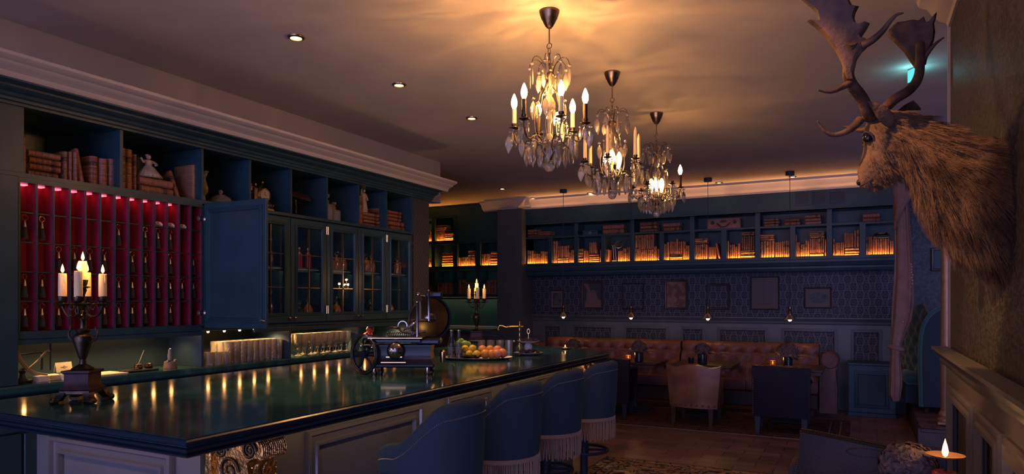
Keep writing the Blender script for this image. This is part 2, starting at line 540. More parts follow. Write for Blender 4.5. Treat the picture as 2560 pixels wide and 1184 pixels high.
def _rug(name, cols, size, s1=9.0, s2=26.0):
    """A scrolling vine field inside a striped border; object origin at the rug's centre."""
    m = P(name, cols[0], .95, spec=.05)
    tc = N(m, 'ShaderNodeTexCoord'); sp = N(m, 'ShaderNodeSeparateXYZ'); Lk(m, tc.outputs['Object'], sp.inputs[0])
    n = N(m, 'ShaderNodeTexNoise', Scale=s1, Detail=2.0, Distortion=1.3); Lk(m, tc.outputs['Object'], n.inputs['Vector'])
    vine = math_(m, 'LESS_THAN', math_(m, 'ABSOLUTE', math_(m, 'SUBTRACT', n.outputs['Fac'], .5)), .034)
    vo = N(m, 'ShaderNodeTexVoronoi', Scale=s1 * 1.1); Lk(m, tc.outputs['Object'], vo.inputs['Vector'])
    vn = N(m, 'ShaderNodeTexNoise', Scale=s2, Detail=2.0); Lk(m, tc.outputs['Object'], vn.inputs['Vector'])
    bl = math_(m, 'LESS_THAN', math_(m, 'ADD', vo.outputs['Distance'], math_(m, 'MULTIPLY', vn.outputs['Fac'], .5)), .46)
    fg = math_(m, 'MAXIMUM', vine, bl)
    v2 = N(m, 'ShaderNodeTexVoronoi', Scale=s2); Lk(m, tc.outputs['Object'], v2.inputs['Vector'])
    mx = N(m, 'ShaderNodeMix', data_type='RGBA'); Lk(m, fg, mx.inputs[0]); mx.inputs[6].default_value = (*cols[0], 1); mx.inputs[7].default_value = (*cols[1], 1)
    dot = math_(m, 'LESS_THAN', v2.outputs['Distance'], .22)
    mx2 = N(m, 'ShaderNodeMix', data_type='RGBA'); Lk(m, math_(m, 'MULTIPLY', dot, math_(m, 'GREATER_THAN', vn.outputs['Fac'], .52)), mx2.inputs[0]); Lk(m, mx.outputs[2], mx2.inputs[6]); mx2.inputs[7].default_value = (*cols[2], 1)
    dx = math_(m, 'SUBTRACT', size[0] / 2, math_(m, 'ABSOLUTE', sp.outputs[0])); dy = math_(m, 'SUBTRACT', size[1] / 2, math_(m, 'ABSOLUTE', sp.outputs[1]))
    e = math_(m, 'MINIMUM', dx, dy)
    st = math_(m, 'LESS_THAN', math_(m, 'FRACT', math_(m, 'MULTIPLY', e, 9.0)), .16)
    inb = math_(m, 'LESS_THAN', e, .30)
    mx3 = N(m, 'ShaderNodeMix', data_type='RGBA'); Lk(m, math_(m, 'MULTIPLY', st, inb), mx3.inputs[0]); Lk(m, mx2.outputs[2], mx3.inputs[6]); mx3.inputs[7].default_value = (*cols[3], 1)
    Lk(m, mx3.outputs[2], bsdf(m).inputs['Base Color'])
    return m
# ================================================================== THE SETTING
CEIL = 3.15
def extr(mb, prof, to3d, s0, s1):
    return mb.loft([[to3d(p, q, s0) for p, q in prof], [to3d(p, q, s1) for p, q in prof]])
def rectframe(mb, to3d, a0, a1, b0, b1, prof):
    rings = [[to3d(a0 + i, b0 + i, h), to3d(a1 - i, b0 + i, h), to3d(a1 - i, b1 - i, h), to3d(a0 + i, b1 - i, h)] for i, h in prof]
    return mb.loft(rings, cap=False)
MOULD = [(0, 0), (0, .010), (.006, .018), (.016, .020), (.022, .012), (.034, .012), (.040, .022), (.052, .024), (.060, .012), (.066, .004), (.066, 0)]
def mould(w): return [(i * w / .066, h * w / .066) for i, h in MOULD]

struct('floor', MB().box(-9, 3.2, .3, 13.5, -.08, 0), M['parquet'])
struct('ceiling', MB().box(-9, 2.0, 1.2, 13.5, CEIL, CEIL + .1), M['ceiling'])
# raised floor of the alcove behind the column, with a bright nosing
mb = MB().box(.56, 3.1, 8.22, 11.6, 0, .165)
struct('floor_platform', mb, M['parquet'])
struct('trim_platform', MB().box(.55, 3.1, 8.203, 8.2195, 0, .139).box(.55, 3.1, 8.19, 8.24, .14, .178, .006).box(.535, .56, 8.19, 11.6, 0, .178), M['wood'])
# walls
struct('wall_left', MB().box(-4.6, -4.48, 1.2, 5.9, 0, CEIL).box(-4.6, -4.48, 5.9, 6.9, 2.66, CEIL), M['plaster'])
struct('wall_pier', MB().box(-4.48, -3.97, 5.63, 5.9, 0, 2.62), M['paper_pier'])
struct('wall_back', MB().box(-4.95, .62, 10.4, 10.5, 0, CEIL), M['paper_back'])
struct('wall_pillar', MB().box(-5.345, -4.888, 9.95, 10.5, 0, CEIL), M['greygreen'])
struct('wall_recess', MB().box(-8.2, -5.345, 10.42, 10.52, 0, CEIL).box(-8.3, -8.2, 6.9, 10.52, 0, CEIL).box(-8.3, -4.75, 6.78, 6.9, 0, CEIL), M['green_wall'])
struct('wall_alcove', MB().box(.0, 3.2, 11.6, 11.7, 0, CEIL).box(.52, .62, 10.5, 11.6, 0, CEIL), M['paper_floral'])
XR = .44
struct('wall_right', MB().box(XR, XR + .16, 1.4, 4.4, 0, CEIL), M['paper_near'])

# crown mouldings
CROWN = [(0, 0), (.012, 0), (.02, .02), (.05, .035), (.085, .07), (.11, .11), (.15, .13), (.16, .16), (0, .16)]
mb = MB(); extr(mb, CROWN, lambda p, q, s: (s, 10.1 - p, 2.99 + q), -4.888, .62)
struct('trim_1', mb, M['cornice'])
mb = MB()
extr(mb, CROWN, lambda p, q, s: (s, 9.95 - p, 2.99 + q), -5.345 - .16, -4.888 + .16)
extr(mb, CROWN, lambda p, q, s: (-4.888 + p, s, 2.99 + q), 9.95 - .16, 10.1)
extr(mb, CROWN, lambda p, q, s: (s, 10.1 - p, 2.99 + q), -5.68, -5.345)
struct('trim_2', mb, M['cornice'])
mb = MB(); extr(mb, CROWN, lambda p, q, s: (XR - p, s, 2.99 + q), 1.4, 4.4)
struct('trim_3', mb, M['cornice'])
# chair rail and panelled dado along the back wall; the openings show the wallpaper
RAIL = [(0, 0), (.02, .005), (.03, .02), (.03, .04), (.045, .05), (.055, .075), (.07, .085), (.07, .1), (0, .1)]
mb = MB(); extr(mb, RAIL, lambda p, q, s: (s, 10.36 - p, 1.16 + q), -4.888, .55)
struct('trim_4', mb, M['greygreen'])
opens = []
for u0, u1 in ((1361, 1400), (1435, 1528), (1565.5, 1666), (1707, 1757), (1799.5, 1913), (1960, 2087), (2134, 2198)):
    opens.append((on_y(u0, 816, 10.36).x, on_y(u1, 816, 10.36).x))
mb = MB()
ztop, zbot = 1.07, .26
mb.box(-4.888, .55, 10.362, 10.4, ztop, 1.17); mb.box(-4.888, .55, 10.362, 10.4, 0, zbot)
xs = [-4.888] + [x for o in opens for x in o] + [.55]
for i in range(0, len(xs), 2):
    mb.box(xs[i], xs[i + 1], 10.362, 10.4, zbot, ztop)
for x0, x1 in opens:
    rectframe(mb, lambda a, b, h: (a, 10.362 - h, b), x0 - .035, x1 + .035, zbot - .035, ztop + .035, mould(.045))
struct('trim_5', mb, M['greygreen'])
# near wall: rail, dado with wallpaper insets
mb = MB(); extr(mb, RAIL, lambda p, q, s: (XR - .02 - p, s, 1.15 + q), 1.4, 4.4)
struct('trim_6', mb, M['grey'])
mb = MB()
pan = [(1.55, 2.1), (2.2, 2.6), (2.70, 3.2), (3.33, 4.14)]
mb.box(XR - .022, XR, 1.4, 4.4, 1.05, 1.16); mb.box(XR - .022, XR, 1.4, 4.4, 0, .26)
ys = [1.4] + [y for p in pan for y in p] + [4.4]
for i in range(0, len(ys), 2):
    mb.box(XR - .022, XR, ys[i], ys[i + 1], .26, 1.05)
for y0, y1 in pan:
    rectframe(mb, lambda a, b, h: (XR - .022 - h, a, b), y0 - .02, y1 + .02, .24, 1.07, mould(.075))
mb.box(XR - .04, XR, 1.4, 4.4, 0, .14, .006)
struct('baseboard_right', mb, M['grey'])
# end face of the near wall beyond the stag
struct('trim_7', MB().box(XR - .012, XR + .16, 4.4, 4.425, 0, CEIL), M['plaster'])

# ceiling downlights
def downlight_mesh():
    t = thing('downlight', 'x', 'ceiling light', (0, 0, 0))
    MB().lathe([(.034, -.001), (.036, -.012), (.050, -.008), (.052, 0), (.05, .001)], 24).build('rim', M['oldbrass'], t)
    MB().lathe([(.0, -.004), (.034, -.004)], 20).build('lens', M['spot'], t)
    return t
dl = downlight_mesh()
spots = [(-3.15, 3.20, 'first downlight over the bar, beside the key cabinet end'), (-3.14, 4.26, 'second downlight over the bar, in a bright patch of ceiling'),
         (-3.13, 5.34, 'third downlight over the bar, nearer the recess'), (-4.71, 8.93, 'lone small downlight before the recess, above the grey pillar'),
         (-4.69, 9.96, 'first downlight along the back cornice, next to the grey pillar'), (-3.70, 9.91, 'second downlight along the back cornice from the pillar'),
         (-1.76, 9.85, 'downlight on the back cornice beside the third pendant rose'), (-.80, 9.82, 'downlight on the back cornice tucked behind a pendant rose')]
for i, (x, y, lb) in enumerate(spots):
    o = dl if i == 0 else dup(dl, (0, 0, 0))
    o.location = (x, y, CEIL); tag(o, 'round recessed ' + lb if len(lb.split()) < 13 else lb, 'ceiling light', 'recessed ceiling downlights')
for x, y, tx, ty in [(-3.15, 3.2, -2.45, 2.55), (-3.14, 4.26, -2.5, 4.0), (-3.13, 5.34, -2.6, 5.2)]:
    ld = bpy.data.lights.new('downlight beam', 'SPOT'); ld.energy = 120; ld.color = (1, .66, .36); ld.spot_size = math.radians(30); ld.spot_blend = .45; ld.shadow_soft_size = .03
    lo = bpy.data.objects.new('downlight_beam', ld); COL.objects.link(lo); lo.location = (x, y, CEIL - .02)
    lo.rotation_euler = Vector((tx - x, ty - y, 1.08 - CEIL)).to_track_quat('-Z', 'Y').to_euler()

# exit sign hanging from the ceiling, seen nearly edge on
t = thing('exit_sign', 'small cyan glowing exit light box on the ceiling behind the stag', 'sign', (.34, 5.6, CEIL), math.radians(35))
MB().box(-.006, .006, -.055, .055, -.105, -.0, .002).build('housing', M['steel'], t)
MB().box(.0075, .0095, -.05, .05, -.098, -.012).build('lit_face', M['exit'], t)
MB().box(-.0095, -.0075, -.05, .05, -.098, -.012).build('lit_face', M['exit'], t)

for dx in (-.04, .04):
    pl = bpy.data.lights.new('exit light', 'POINT'); pl.energy = .55; pl.color = (.25, .85, 1.0); pl.shadow_soft_size = .02
    po = bpy.data.objects.new('exit_glow', pl); COL.objects.link(po); po.parent = t; po.location = (dx, 0, -.075)
# ------------------------------------------------------------------ column of the alcove
t = thing('alcove_column', 'slim copper toned column with ringed base at the platform edge', 'column', (.82, 8.60, .178))
M['copper'] = mottle(P('copper toned paint', (.33, .17, .10), .35, metal=.3), (.28, .14, .085), (.38, .2, .12), 20)
MB().box(-.085, .085, -.085, .085, 0, .03, .004).lathe([(.082, .03), (.085, .045), (.078, .065), (.066, .075), (.072, .09), (.074, .105), (.064, .125), (.056, .14), (.056, .15)], 24).build('base', M['copper'], t)
MB().lathe([(.052, .15), (.05, 1.0), (.046, 2.62)], 24).build('shaft', M['copper'], t)
MB().lathe([(.046, 2.62), (.056, 2.63), (.05, 2.65), (.05, 2.68), (.075, 2.74), (.085, 2.76)], 24).box(-.1, .1, -.1, .1, 2.76, 2.80, .005).box(-.12, .12, -.12, .12, 2.80, CEIL - .178).build('capital', M['copper'], t)

# small dark framed picture in the alcove
def picture(name, u0, u1, v0, v1, Y, frame_w, frame_mat, art, label, matte=0.0, matte_mat=None):
    a, b = on_y(u0, v1, Y), on_y(u1, v0, Y)
    x0, x1, z0, z1 = a.x, b.x, a.z, b.z
    t = thing(name, label, 'picture', ((x0 + x1) / 2, Y, z0))
    w, h = (x1 - x0) / 2, z1 - z0
    mb = MB()
    rectframe(mb, lambda p, q, d: (p, -d, q), -w, w, 0, h, [(0, 0), (0, .018), (frame_w * .3, .026), (frame_w * .8, .02), (frame_w, .01), (frame_w, 0)])
    mb.build('frame', frame_mat, t)
    if matte:
        MB().box(-w + frame_w * .9, w - frame_w * .9, -.006, -.002, frame_w * .9, h - frame_w * .9).build('mount', matte_mat, t)
    i = frame_w * .95 + matte
    MB().box(-w + i, w - i, -.009, -.006, i, h - i).build('print', art, t)
    if 'glossy' in label: MB().box(-w + frame_w * .9, w - frame_w * .9, -.0125, -.0115, frame_w * .9, h - frame_w * .9).build('glazing', M['pane'], t)
    return t
# ================================================================== BACK WALL: built-in bookcase, recess bookcase, pictures, pendants
YB, YBK = 10.1, 10.39
SH0, SH1, SH2, SH3 = 2.087, 2.505, 2.53, 2.72        # lower cell floor, lower cell top, upper cell floor, upper cell top
cells = [(1313, 1370), (1379.5, 1436), (1445, 1503), (1512.6, 1575.6), (1585.5, 1648.7), (1658, 1725), (1736, 1803), (1816, 1888), (1900, 1975), (1988, 2067), (2080, 2149), (2164, 2234)]
cx = [(on_y(a, 640, YB).x, on_y(b, 640, YB).x) for a, b in cells]
cx[-1] = (cx[-1][0], .50)
t = thing('wall_bookcase', 'long dark green built-in bookcase high on the wallpapered back wall', 'bookcase', (0, 0, 0))
X0, X1 = -4.888, .55
MB().box(X0, X1, YBK, 10.4, 1.93, 2.99).build('back_panel', M['green'], t)
MB().box(X0, X1, YB, YB + .02, SH3, 2.992).build('top_fascia', M['green'], t)
mb = MB()
for z0, z1 in ((SH0 - .03, SH0), (SH1, SH2), (SH3, SH3 + .02)):
    mb2 = MB().box(X0, X1, YB, YBK, z0, z1)
    mb2.build('shelf_board', M['green'], t)
edges = [(X0, cx[0][0])] + [(cx[i][1], cx[i + 1][0]) for i in range(11)] + [(cx[-1][1], X1)]
for i, (a, b) in enumerate(edges):
    tall = i % 2 == 0
    MB().box(a, b, YB - .004, YBK, SH0, SH3 if tall else SH1).build('upright', M['green'], t)
for a, b in cx:
    MB().box(a, b, YB - .004, YB + .012, SH0, SH0 + .012).build('lip', M['green'], t)
prof = [(0, 0), (.02, .0), (.03, .03), (.02, .035), (.02, .06), (.04, .07), (.055, .11), (.04, .12), (.04, .15), (.0, .158), (-.29, .158), (-.29, 0)]
mb = MB(); extr(mb, prof, lambda p, q, s: (s, YB + .02 - p, 1.90 + q), X0, X1); mb.build('base_moulding', M['green'], t)
for i, (a, b) in enumerate(cx):
    l = tag(MB().box(a + .02, b - .02, YB + .014, YB + .022, SH0 + .001, SH0 + .006).build('shelf_light', M['ledbook'], t), 'amber glowing light strip')
wash = thing('added_wash_strip', 'added slim dark light strip along the fascia foot, washing the cornice above', 'light strip', (0, YB - .012, SH3 + .02))  # strip added to light the cornice and ceiling edge, real source unknown
MB().box(-4.85, .5, -.012, .0115, -.012, .004, .002).build('profile', M['green'], wash)
for k in range(5):
    al = bpy.data.lights.new('cornice wash', 'AREA'); al.shape = 'RECTANGLE'; al.size = 1.0; al.size_y = .012; al.energy = 1.1; al.color = (1, .47, .22); al.spread = math.radians(75)
    ao = bpy.data.objects.new('cornice_wash', al); COL.objects.link(ao); ao.parent = wash; ao.location = (-4.3 + k * 1.07, -.004, .006); ao.rotation_euler = (PI - math.radians(-24), 0, 0)
# ventilation grilles high in the fascia
for i, (u0, u1) in enumerate(((1986, 2023), (2027, 2066), (2072, 2114))):
    a, b = on_y(u0, 513, YB), on_y(u1, 476, YB)
    g = thing('fascia_grille', ['first', 'middle', 'last'][i] + ' dark ventilation grille of three in the fascia, counted from the pillar', 'grille', (a.x, YB, a.z), 0, 'fascia grilles')
    wd, ht = b.x - a.x, b.z - a.z
    mb = MB(); rectframe(mb, lambda p, q, d: (p, -d, q), 0, wd, 0, ht, [(0, 0), (0, .008), (.012, .008), (.014, 0)]); mb.build('surround', M['green'], g)
    mb = MB()
    for k in range(9): mb.box(.014, wd - .014, -.006, -.001, .012 + k * (ht - .024) / 9, .012 + (k + .55) * (ht - .024) / 9)
    mb.build('louvres', M['blackmetal'], g)

# ------------------------------------------------------------------ books
def book_mesh(name, leather, seed):
    """Unit book: thickness x 0..1, spine at y=0, depth y 0..1, height z 0..1 (scaled when placed)."""
    m = P(name + ' leather', leather, .45, spec=.4)
    tc = N(m, 'ShaderNodeTexCoord'); sp = N(m, 'ShaderNodeSeparateXYZ'); Lk(m, tc.outputs['Object'], sp.inputs[0])
    n = N(m, 'ShaderNodeTexNoise', Scale=4.0, Detail=4.0); Lk(m, tc.outputs['Object'], n.inputs['Vector'])
    base = ramp(m, n.outputs['Fac'], [(.3, tuple(x * .75 for x in leather)), (.7, tuple(min(1, x * 1.25) for x in leather))])
    r = random.Random(seed)
    z = sp.outputs[2]
    # gilt lines across the spine
    f = math_(m, 'FRACT', math_(m, 'MULTIPLY', z, 5.0 + r.random() * 2))
    ln = math_(m, 'LESS_THAN', f, .10)
    lab = math_(m, 'LESS_THAN', math_(m, 'ABSOLUTE', math_(m, 'SUBTRACT', z, .68 + r.random() * .1)), .07)
    mx = N(m, 'ShaderNodeMix', data_type='RGBA'); Lk(m, math_(m, 'MULTIPLY', ln, .75), mx.inputs[0]); Lk(m, base, mx.inputs[6]); mx.inputs[7].default_value = (.36, .22, .09, 1)
    mx2 = N(m, 'ShaderNodeMix', data_type='RGBA'); Lk(m, math_(m, 'MULTIPLY', lab, .7 if seed % 2 else .0), mx2.inputs[0]); Lk(m, mx.outputs[2], mx2.inputs[6]); mx2.inputs[7].default_value = (.03, .014, .012, 1)
    Lk(m, mx2.outputs[2], bsdf(m).inputs['Base Color'])
    mb = MB()
    sp_pts = [(0.0, .10), (.06, .045), (.2, .012), (.5, 0), (.8, .012), (.94, .045), (1.0, .10)]
    poly = sp_pts + [(1.0, 1.0), (.9, 1.0), (.9, .13), (.1, .13), (.1, 1.0), (0.0, 1.0)]
    n_ = len(poly)
    vs = [(x, y, z_) for z_ in (0, 1) for x, y in poly]
    mb.add(vs, [(i, (i + 1) % n_, n_ + (i + 1) % n_, n_ + i) for i in range(n_)])
    for o_ in (0, n_):
        mb.add(vs[o_:o_ + n_], [(0, 1, 10, 11, 12), (1, 2, 9, 10), (2, 3, 4, 9), (4, 5, 9), (5, 6, 7, 8, 9)])
    for k in range(1, 5):
        z0 = k / 5.0
        rb = [(x, y - .018 * (1 - abs(x - .5) * 1.2)) for x, y in sp_pts]
        vs2 = [(x, y, z0 - .012) for x, y in sp_pts] + [(x, y, z0) for x, y in rb] + [(x, y, z0 + .012) for x, y in sp_pts]
        q = len(sp_pts)
        mb.add(vs2, [(j * q + i, j * q + i + 1, (j + 1) * q + i + 1, (j + 1) * q + i) for j in range(2) for i in range(q - 1)])
    mb.cur = 1
    mb.box(.1, .9, .13, .97, .02, .98)
    o = mb.build(name, [m, M['pages']], smooth=30, fix=False)
    me = o.data
    bpy.data.objects.remove(o)
    return me
LEATHERS = [book_mesh('book', c, 3 + i) for i, c in enumerate([(.24, .10, .045), (.30, .135, .06), (.20, .065, .035), (.27, .11, .075), (.34, .18, .085), (.13, .055, .035)])]
DARKBOOK = book_mesh('book', (.05, .055, .05), 20)
GREENBOOK = book_mesh('book', (.05, .14, .09), 21)
TONE = ['brown', 'tan', 'dark red', 'reddish', 'pale tan', 'deep brown']
def put_book(me, loc, size, rot, label, group):
    o = bpy.data.objects.new('book', me); COL.objects.link(o)
    o.location = loc; o.scale = size; o.rotation_euler = rot
    return tag(o, label, 'book', group)

def book_run(x0, x1, n, z, h, depth, Y, lab, group, counter, tones=(0, 1, 3, 4, 1), facing=0.0):
    """n upright books between x0 and x1 (spines towards -Y, or towards +X when facing is pi/2 and x runs along Y)."""
    wd = (x1 - x0) / n
    for k in range(n):
        j = counter[0]; counter[0] += 1
        ti = RND.choice(tones)
        hh = h * RND.uniform(.95, 1.0) if n > 1 else h
        w_ = wd * RND.uniform(.90, .985)
        yo = RND.uniform(0, .012)
        p = (x0 + k * wd, Y + yo, z) if facing == 0 else (Y - yo, x0 + k * wd, z)
        put_book(LEATHERS[ti], p, (w_, depth, hh), (0, 0, facing), lab(j, TONE[ti], 'upright'), group)
def book_pile(x0, x1, n, z0, z1, depth, Y, lab, group, counter, tones=(0, 1, 3, 4), facing=0.0):
    th = (z1 - z0) / n
    for k in range(n):
        j = counter[0]; counter[0] += 1
        ti = RND.choice(tones)
        w_ = (x1 - x0) * RND.uniform(.9, 1.0)
        off = RND.uniform(0, (x1 - x0) - w_)
        yo = RND.uniform(0, .012)
        # lying flat: the book's height runs along x, its thickness is vertical
        if facing == 0:
            p = (x0 + off, Y + yo, z0 + (k + 1) * th * 1.0 - .0005); rot = (0, PI / 2, 0)
        else:
            p = (Y - yo, x0 + off, z0 + (k + 1) * th - .0005); rot = (0, PI / 2, PI / 2)
        put_book(LEATHERS[ti], p, (th * .97, depth, w_), rot, lab(j, TONE[ti], 'flat'), group)

# back wall cells: ('u', x0, x1, ytop, ybase, n) upright, ('f', x0, x1, ytop, ybottom, n) lying flat, ('l', ...) leaning
s2, s3 = 4.554, 3.946
def c2(*a): return (1300.0, 440.0, s2) + a
def c3(*a): return (1740.0, 400.0, s3) + a
LIT = {
 0: [c2('u', 75, 100, 845, None, 1), c2('u', 100, 150, 845, None, 2), c2('u', 150, 226, 880, None, 4), c2('u', 228, 275, 853, None, 2), c2('u', 278, 317, 860, None, 1)],
 1: [c2('u', 366, 418, 870, None, 3), c2('u', 372, 425, 735, 868, 2), c2('f', 425, 555, 928, None, 3), c2('u', 425, 555, 790, 926, 6), c2('u', 556, 574, 870, None, 1), c2('u', 575, 615, 830, None, 2)],
 2: [c2('f', 664, 718, 825, None, 5), c2('u', 724, 776, 845, None, 3), c2('f', 780, 902, 885, None, 4), c2('u', 784, 868, 750, 882, 4), c2('l', 872, 898, 755, 882, -10), c2('u', 905, 922, 838, None, 1)],
 3: [c2('u', 974, 1008, 830, None, 2), c2('u', 1112, 1166, 850, None, 3), c2('u', 1168, 1212, 820, None, 2), c2('u', 1214, 1253, 805, None, 2)],
 4: [c2('u', 1305, 1372, 818, None, 3), c2('u', 1308, 1374, 665, 815, 3), c2('u', 1376, 1520, 832, None, 6), c2('u', 1378, 1525, 660, 829, 7), c2('u', 1522, 1558, 795, None, 2), c2('u', 1560, 1586, 830, None, 1)],
 5: [c2('u', 1636, 1668, 765, None, 2), c2('u', 1669, 1698, 752, None, 1), c2('f', 1702, 1848, 885, None, 3), c2('u', 1704, 1774, 740, 882, 3), c2('u', 1775, 1798, 715, 882, 1), c2('u', 1799, 1846, 740, 882, 2), c2('u', 1852, 1884, 740, None, 2), c2('u', 1886, 1932, 785, None, 2)],
 6: [c2('u', 1988, 2134, 770, None, 6), c2('f', 1986, 2134, 705, 768, 3), c3('u', 122, 196, 852, None, 5), c3('l', 232, 256, 822, None, -12)],
 7: [c3('u', 303, 328, 798, None, 1), c3('u', 330, 384, 830, None, 3), c3('u', 386, 408, 850, None, 1), c3('u', 410, 438, 822, None, 1), c3('f', 440, 582, 885, None, 5), c3('u', 446, 580, 745, 883, 6), c3('f', 446, 580, 705, 743, 2)],
 8: [c3('u', 635, 774, 796, None, 5), c3('f', 634, 774, 730, 794, 3), c3('u', 780, 864, 800, None, 4), c3('u', 866, 926, 790, None, 3)],
 9: [c3('u', 981, 992, 735, None, 1), c3('u', 993, 1030, 806, None, 2), c3('u', 1032, 1074, 830, None, 2), c3('u', 1076, 1118, 790, None, 2), c3('f', 1120, 1262, 914, None, 1), c3('u', 1120, 1268, 768, 912, 7), c3('f', 1118, 1268, 695, 766, 4), c3('u', 1270, 1290, 780, None, 1)],
 10: [c3('u', 1346, 1372, 775, None, 1), c3('u', 1373, 1462, 808, None, 5), c3('f', 1466, 1613, 860, None, 3), c3('u', 1464, 1555, 716, 858, 5), c3('u', 1557, 1613, 686, 858, 2)],
 11: [c3('u', 1675, 1740, 748, None, 4), c3('u', 1742, 1908, 770, None, 7), c3('u', 1912, 1948, 796, None, 2)],
}
BAY = ['first lit bay from the pillar', 'second lit bay from the pillar', 'third lit bay from the pillar', 'lit bay with the magnifying glass', 'fifth lit bay from the pillar', 'lit bay under the pair of book piles',
       'lit bay holding the leaning book', 'lit bay with the dark book set', 'fourth lit bay from the curtain', 'third lit bay from the curtain', 'second lit bay from the curtain', 'lit bay with the dark casket']
YS = YB + .03
def fill(spec, lab, group, zfloor, depth, Y, tones, counter):
    sx, sy, sc, kind, a, b, top, base, n = spec
    p0, p1 = on_y(sx + a / sc, sy + top / sc, Y), on_y(sx + b / sc, sy + top / sc, Y)
    z1 = (p0.z + p1.z) / 2
    z0 = zfloor if base is None else on_y(sx + (a + b) / 2 / sc, sy + base / sc, Y).z
    if kind == 'u': book_run(p0.x, p1.x, n, z0 + .0005, z1 - z0, depth, Y, lab, group, counter, tones)
    elif kind == 'f': book_pile(p0.x, p1.x, n, z0 + .0005, z1, depth, Y, lab, group, counter, tones)
    else:
        j = counter[0]; counter[0] += 1
        put_book(LEATHERS[3], (p0.x - .01, Y, z0 + .004), (.028, depth, (z1 - z0) / math.cos(math.radians(n))), (0, math.radians(n), 0), lab(j, TONE[3], 'leaning'), group)
for ci, specs in LIT.items():
    cnt = [0]
    lab = lambda j, tone, pose, ci=ci: f'{tone} leather book {"upright" if pose == "upright" else "flat" if pose == "flat" else "leaning"}, {ORD[j]} in the {BAY[ci]}'
    for sp_ in specs:
        dark = ci == 7 and sp_[3] == 'u' and sp_[7] is not None
        fill(sp_, lab, 'antique books in the lit bays', SH0 + .0005, .17, YS, (5,) if dark else (0, 1, 3, 4, 1), cnt)
UPPER = [(c2('f', 75, 195, 605, None, 3), 'pile by the pillar on the unlit top shelf'), (c2('f', 208, 352, 625, None, 3), 'second pile from the pillar on the unlit top shelf'),
         (c2('f', 940, 1183, 548, None, 2), 'broad pile beside the crested box on the top shelf'), (c2('f', 1368, 1562, 520, None, 3), 'pile above the fifth lit bay'),
         (c2('f', 1630, 1820, 528, None, 2), 'pile behind the third chandelier on the top shelf'), (c3('f', 672, 822, 572, None, 3), 'first pile past the crate on the top shelf'),
         (c3('f', 875, 1028, 570, None, 2), 'second pile past the crate, behind the pendant cord'), (c3('f', 1075, 1235, 535, None, 3), 'third pile past the crate on the top shelf'),
         (c3('f', 1648, 1815, 522, None, 2), 'pile close to the curtain on the top shelf')]
for sp_, where in UPPER:
    cnt = [0]
    n_ = sp_[8]
    names = ['bottom', 'middle', 'top'] if n_ == 3 else ['lower', 'upper']
    lab = lambda j, tone, pose, where=where, names=names: f'{tone} book, {names[j]} of the {where}'
    fill(sp_, lab, 'antique books on the unlit top shelf', SH2 + .0005, .19, YS + .03, (0, 2, 3, 5), cnt)
# magnifying glass on a stand, crested box, wicker crate, casket
p = on_y(1300 + 1068 / s2, 440 + 970 / s2, YS)
t = thing('magnifying_glass', 'round magnifying glass on a tall metal stand among lit books', 'magnifying glass', (p.x, YS + .06, SH0 + .0005))
MB().lathe([(0, 0), (.05, 0), (.05, .035), (.046, .04), (0, .04)], 20).build('stand_base', M['blackmetal'], t)
MB().tube([(-.02, 0, .04), (-.035, 0, .26)], .0045).tube([(.018, 0, .04), (-.003, 0, .26)], .0045).tube([(-.06, 0, .27), (0, 0, .262), (.03, -.01, .29)], .005).build('stand_arm', M['steel'], t)
MB().ring((0, 0, 0), .062, .006, 28, 8, Matrix.Translation((.075, -.03, .275)) @ Matrix.Rotation(math.radians(62), 4, 'X')).build('lens_rim', M['steel'], t)
MB().lathe([(0, -.004), (.04, -.002), (.058, 0), (.04, .002), (0, .004)], 24, Matrix.Translation((.075, -.03, .275)) @ Matrix.Rotation(math.radians(62), 4, 'X')).build('lens', M['glass'], t)
a, b = on_y(1300 + 712 / s2, 440 + 655 / s2, YS + .03), on_y(1300 + 885 / s2, 440 + 592 / s2, YS + .03)
t = thing('crested_box', 'dark green box with a pale crest on the unlit top shelf', 'box', ((a.x + b.x) / 2, YS + .03, SH2 + .0005))
hw, hh = (b.x - a.x) / 2, b.z - a.z
MB().box(-hw, hw, 0, .16, 0, hh * .7, .004).build('body', M['green_wall'], t)
MB().box(-hw - .003, hw + .003, -.003, .163, hh * .7 + .001, hh, .004).build('lid', M['green_wall'], t)
mb = MB(); mb.lathe([(0, 0), (.018, 0), (.02, .003), (0, .004)], 8, Matrix.Translation((0, -.0005, hh * .42)) @ Matrix.Rotation(PI / 2, 4, 'X'))
for k in range(6):
    mb.tube([(0, -.003, hh * .42), (.034 * math.cos(k * PI / 3), -.003, hh * .42 + .028 * math.sin(k * PI / 3))], .003, 5)
mb.build('crest', M['pewter'], t)
a, b = on_y(1740 + 108 / s3, 400 + 655 / s3, YS + .02), on_y(1740 + 438 / s3, 400 + 555 / s3, YS + .02)
t = thing('hand_crate', 'worn tan crate with a rope handle loop on the top shelf', 'crate', ((a.x + b.x) / 2, YS + .02, SH2 + .0005))
hw, hh = (b.x - a.x) / 2, .145
M['crate'] = mottle(P('worn tan board', (.24, .12, .07), .7), (.17, .08, .05), (.30, .16, .10), 12)
MB().box(-hw, hw, 0, .18, 0, hh, .004).build('body', M['crate'], t)
MB().box(-hw - .002, hw + .002, -.003, .0, hh - .014, hh).box(-hw - .002, hw + .002, -.003, 0, 0, .012).build('edge_band', M['leather'], t)
MB().tube([(-hw * .38 + hw * .76 * k / 10, -.008 - .008 * math.sin(PI * k / 10), hh * .55 - .055 * math.sin(PI * k / 10)) for k in range(11)], .006).build('rope_handle', M['darkleather'], t)
for sx in (-1, 1):
    MB().lathe([(0, 0), (.028, 0), (.024, .003), (0, .003)], 10, Matrix.Translation((sx * hw * .66, -.0005, hh * .62)) @ Matrix.Rotation(PI / 2, 4, 'X')).build('stencil_mark', M['darkleather'], t)
mb = MB()
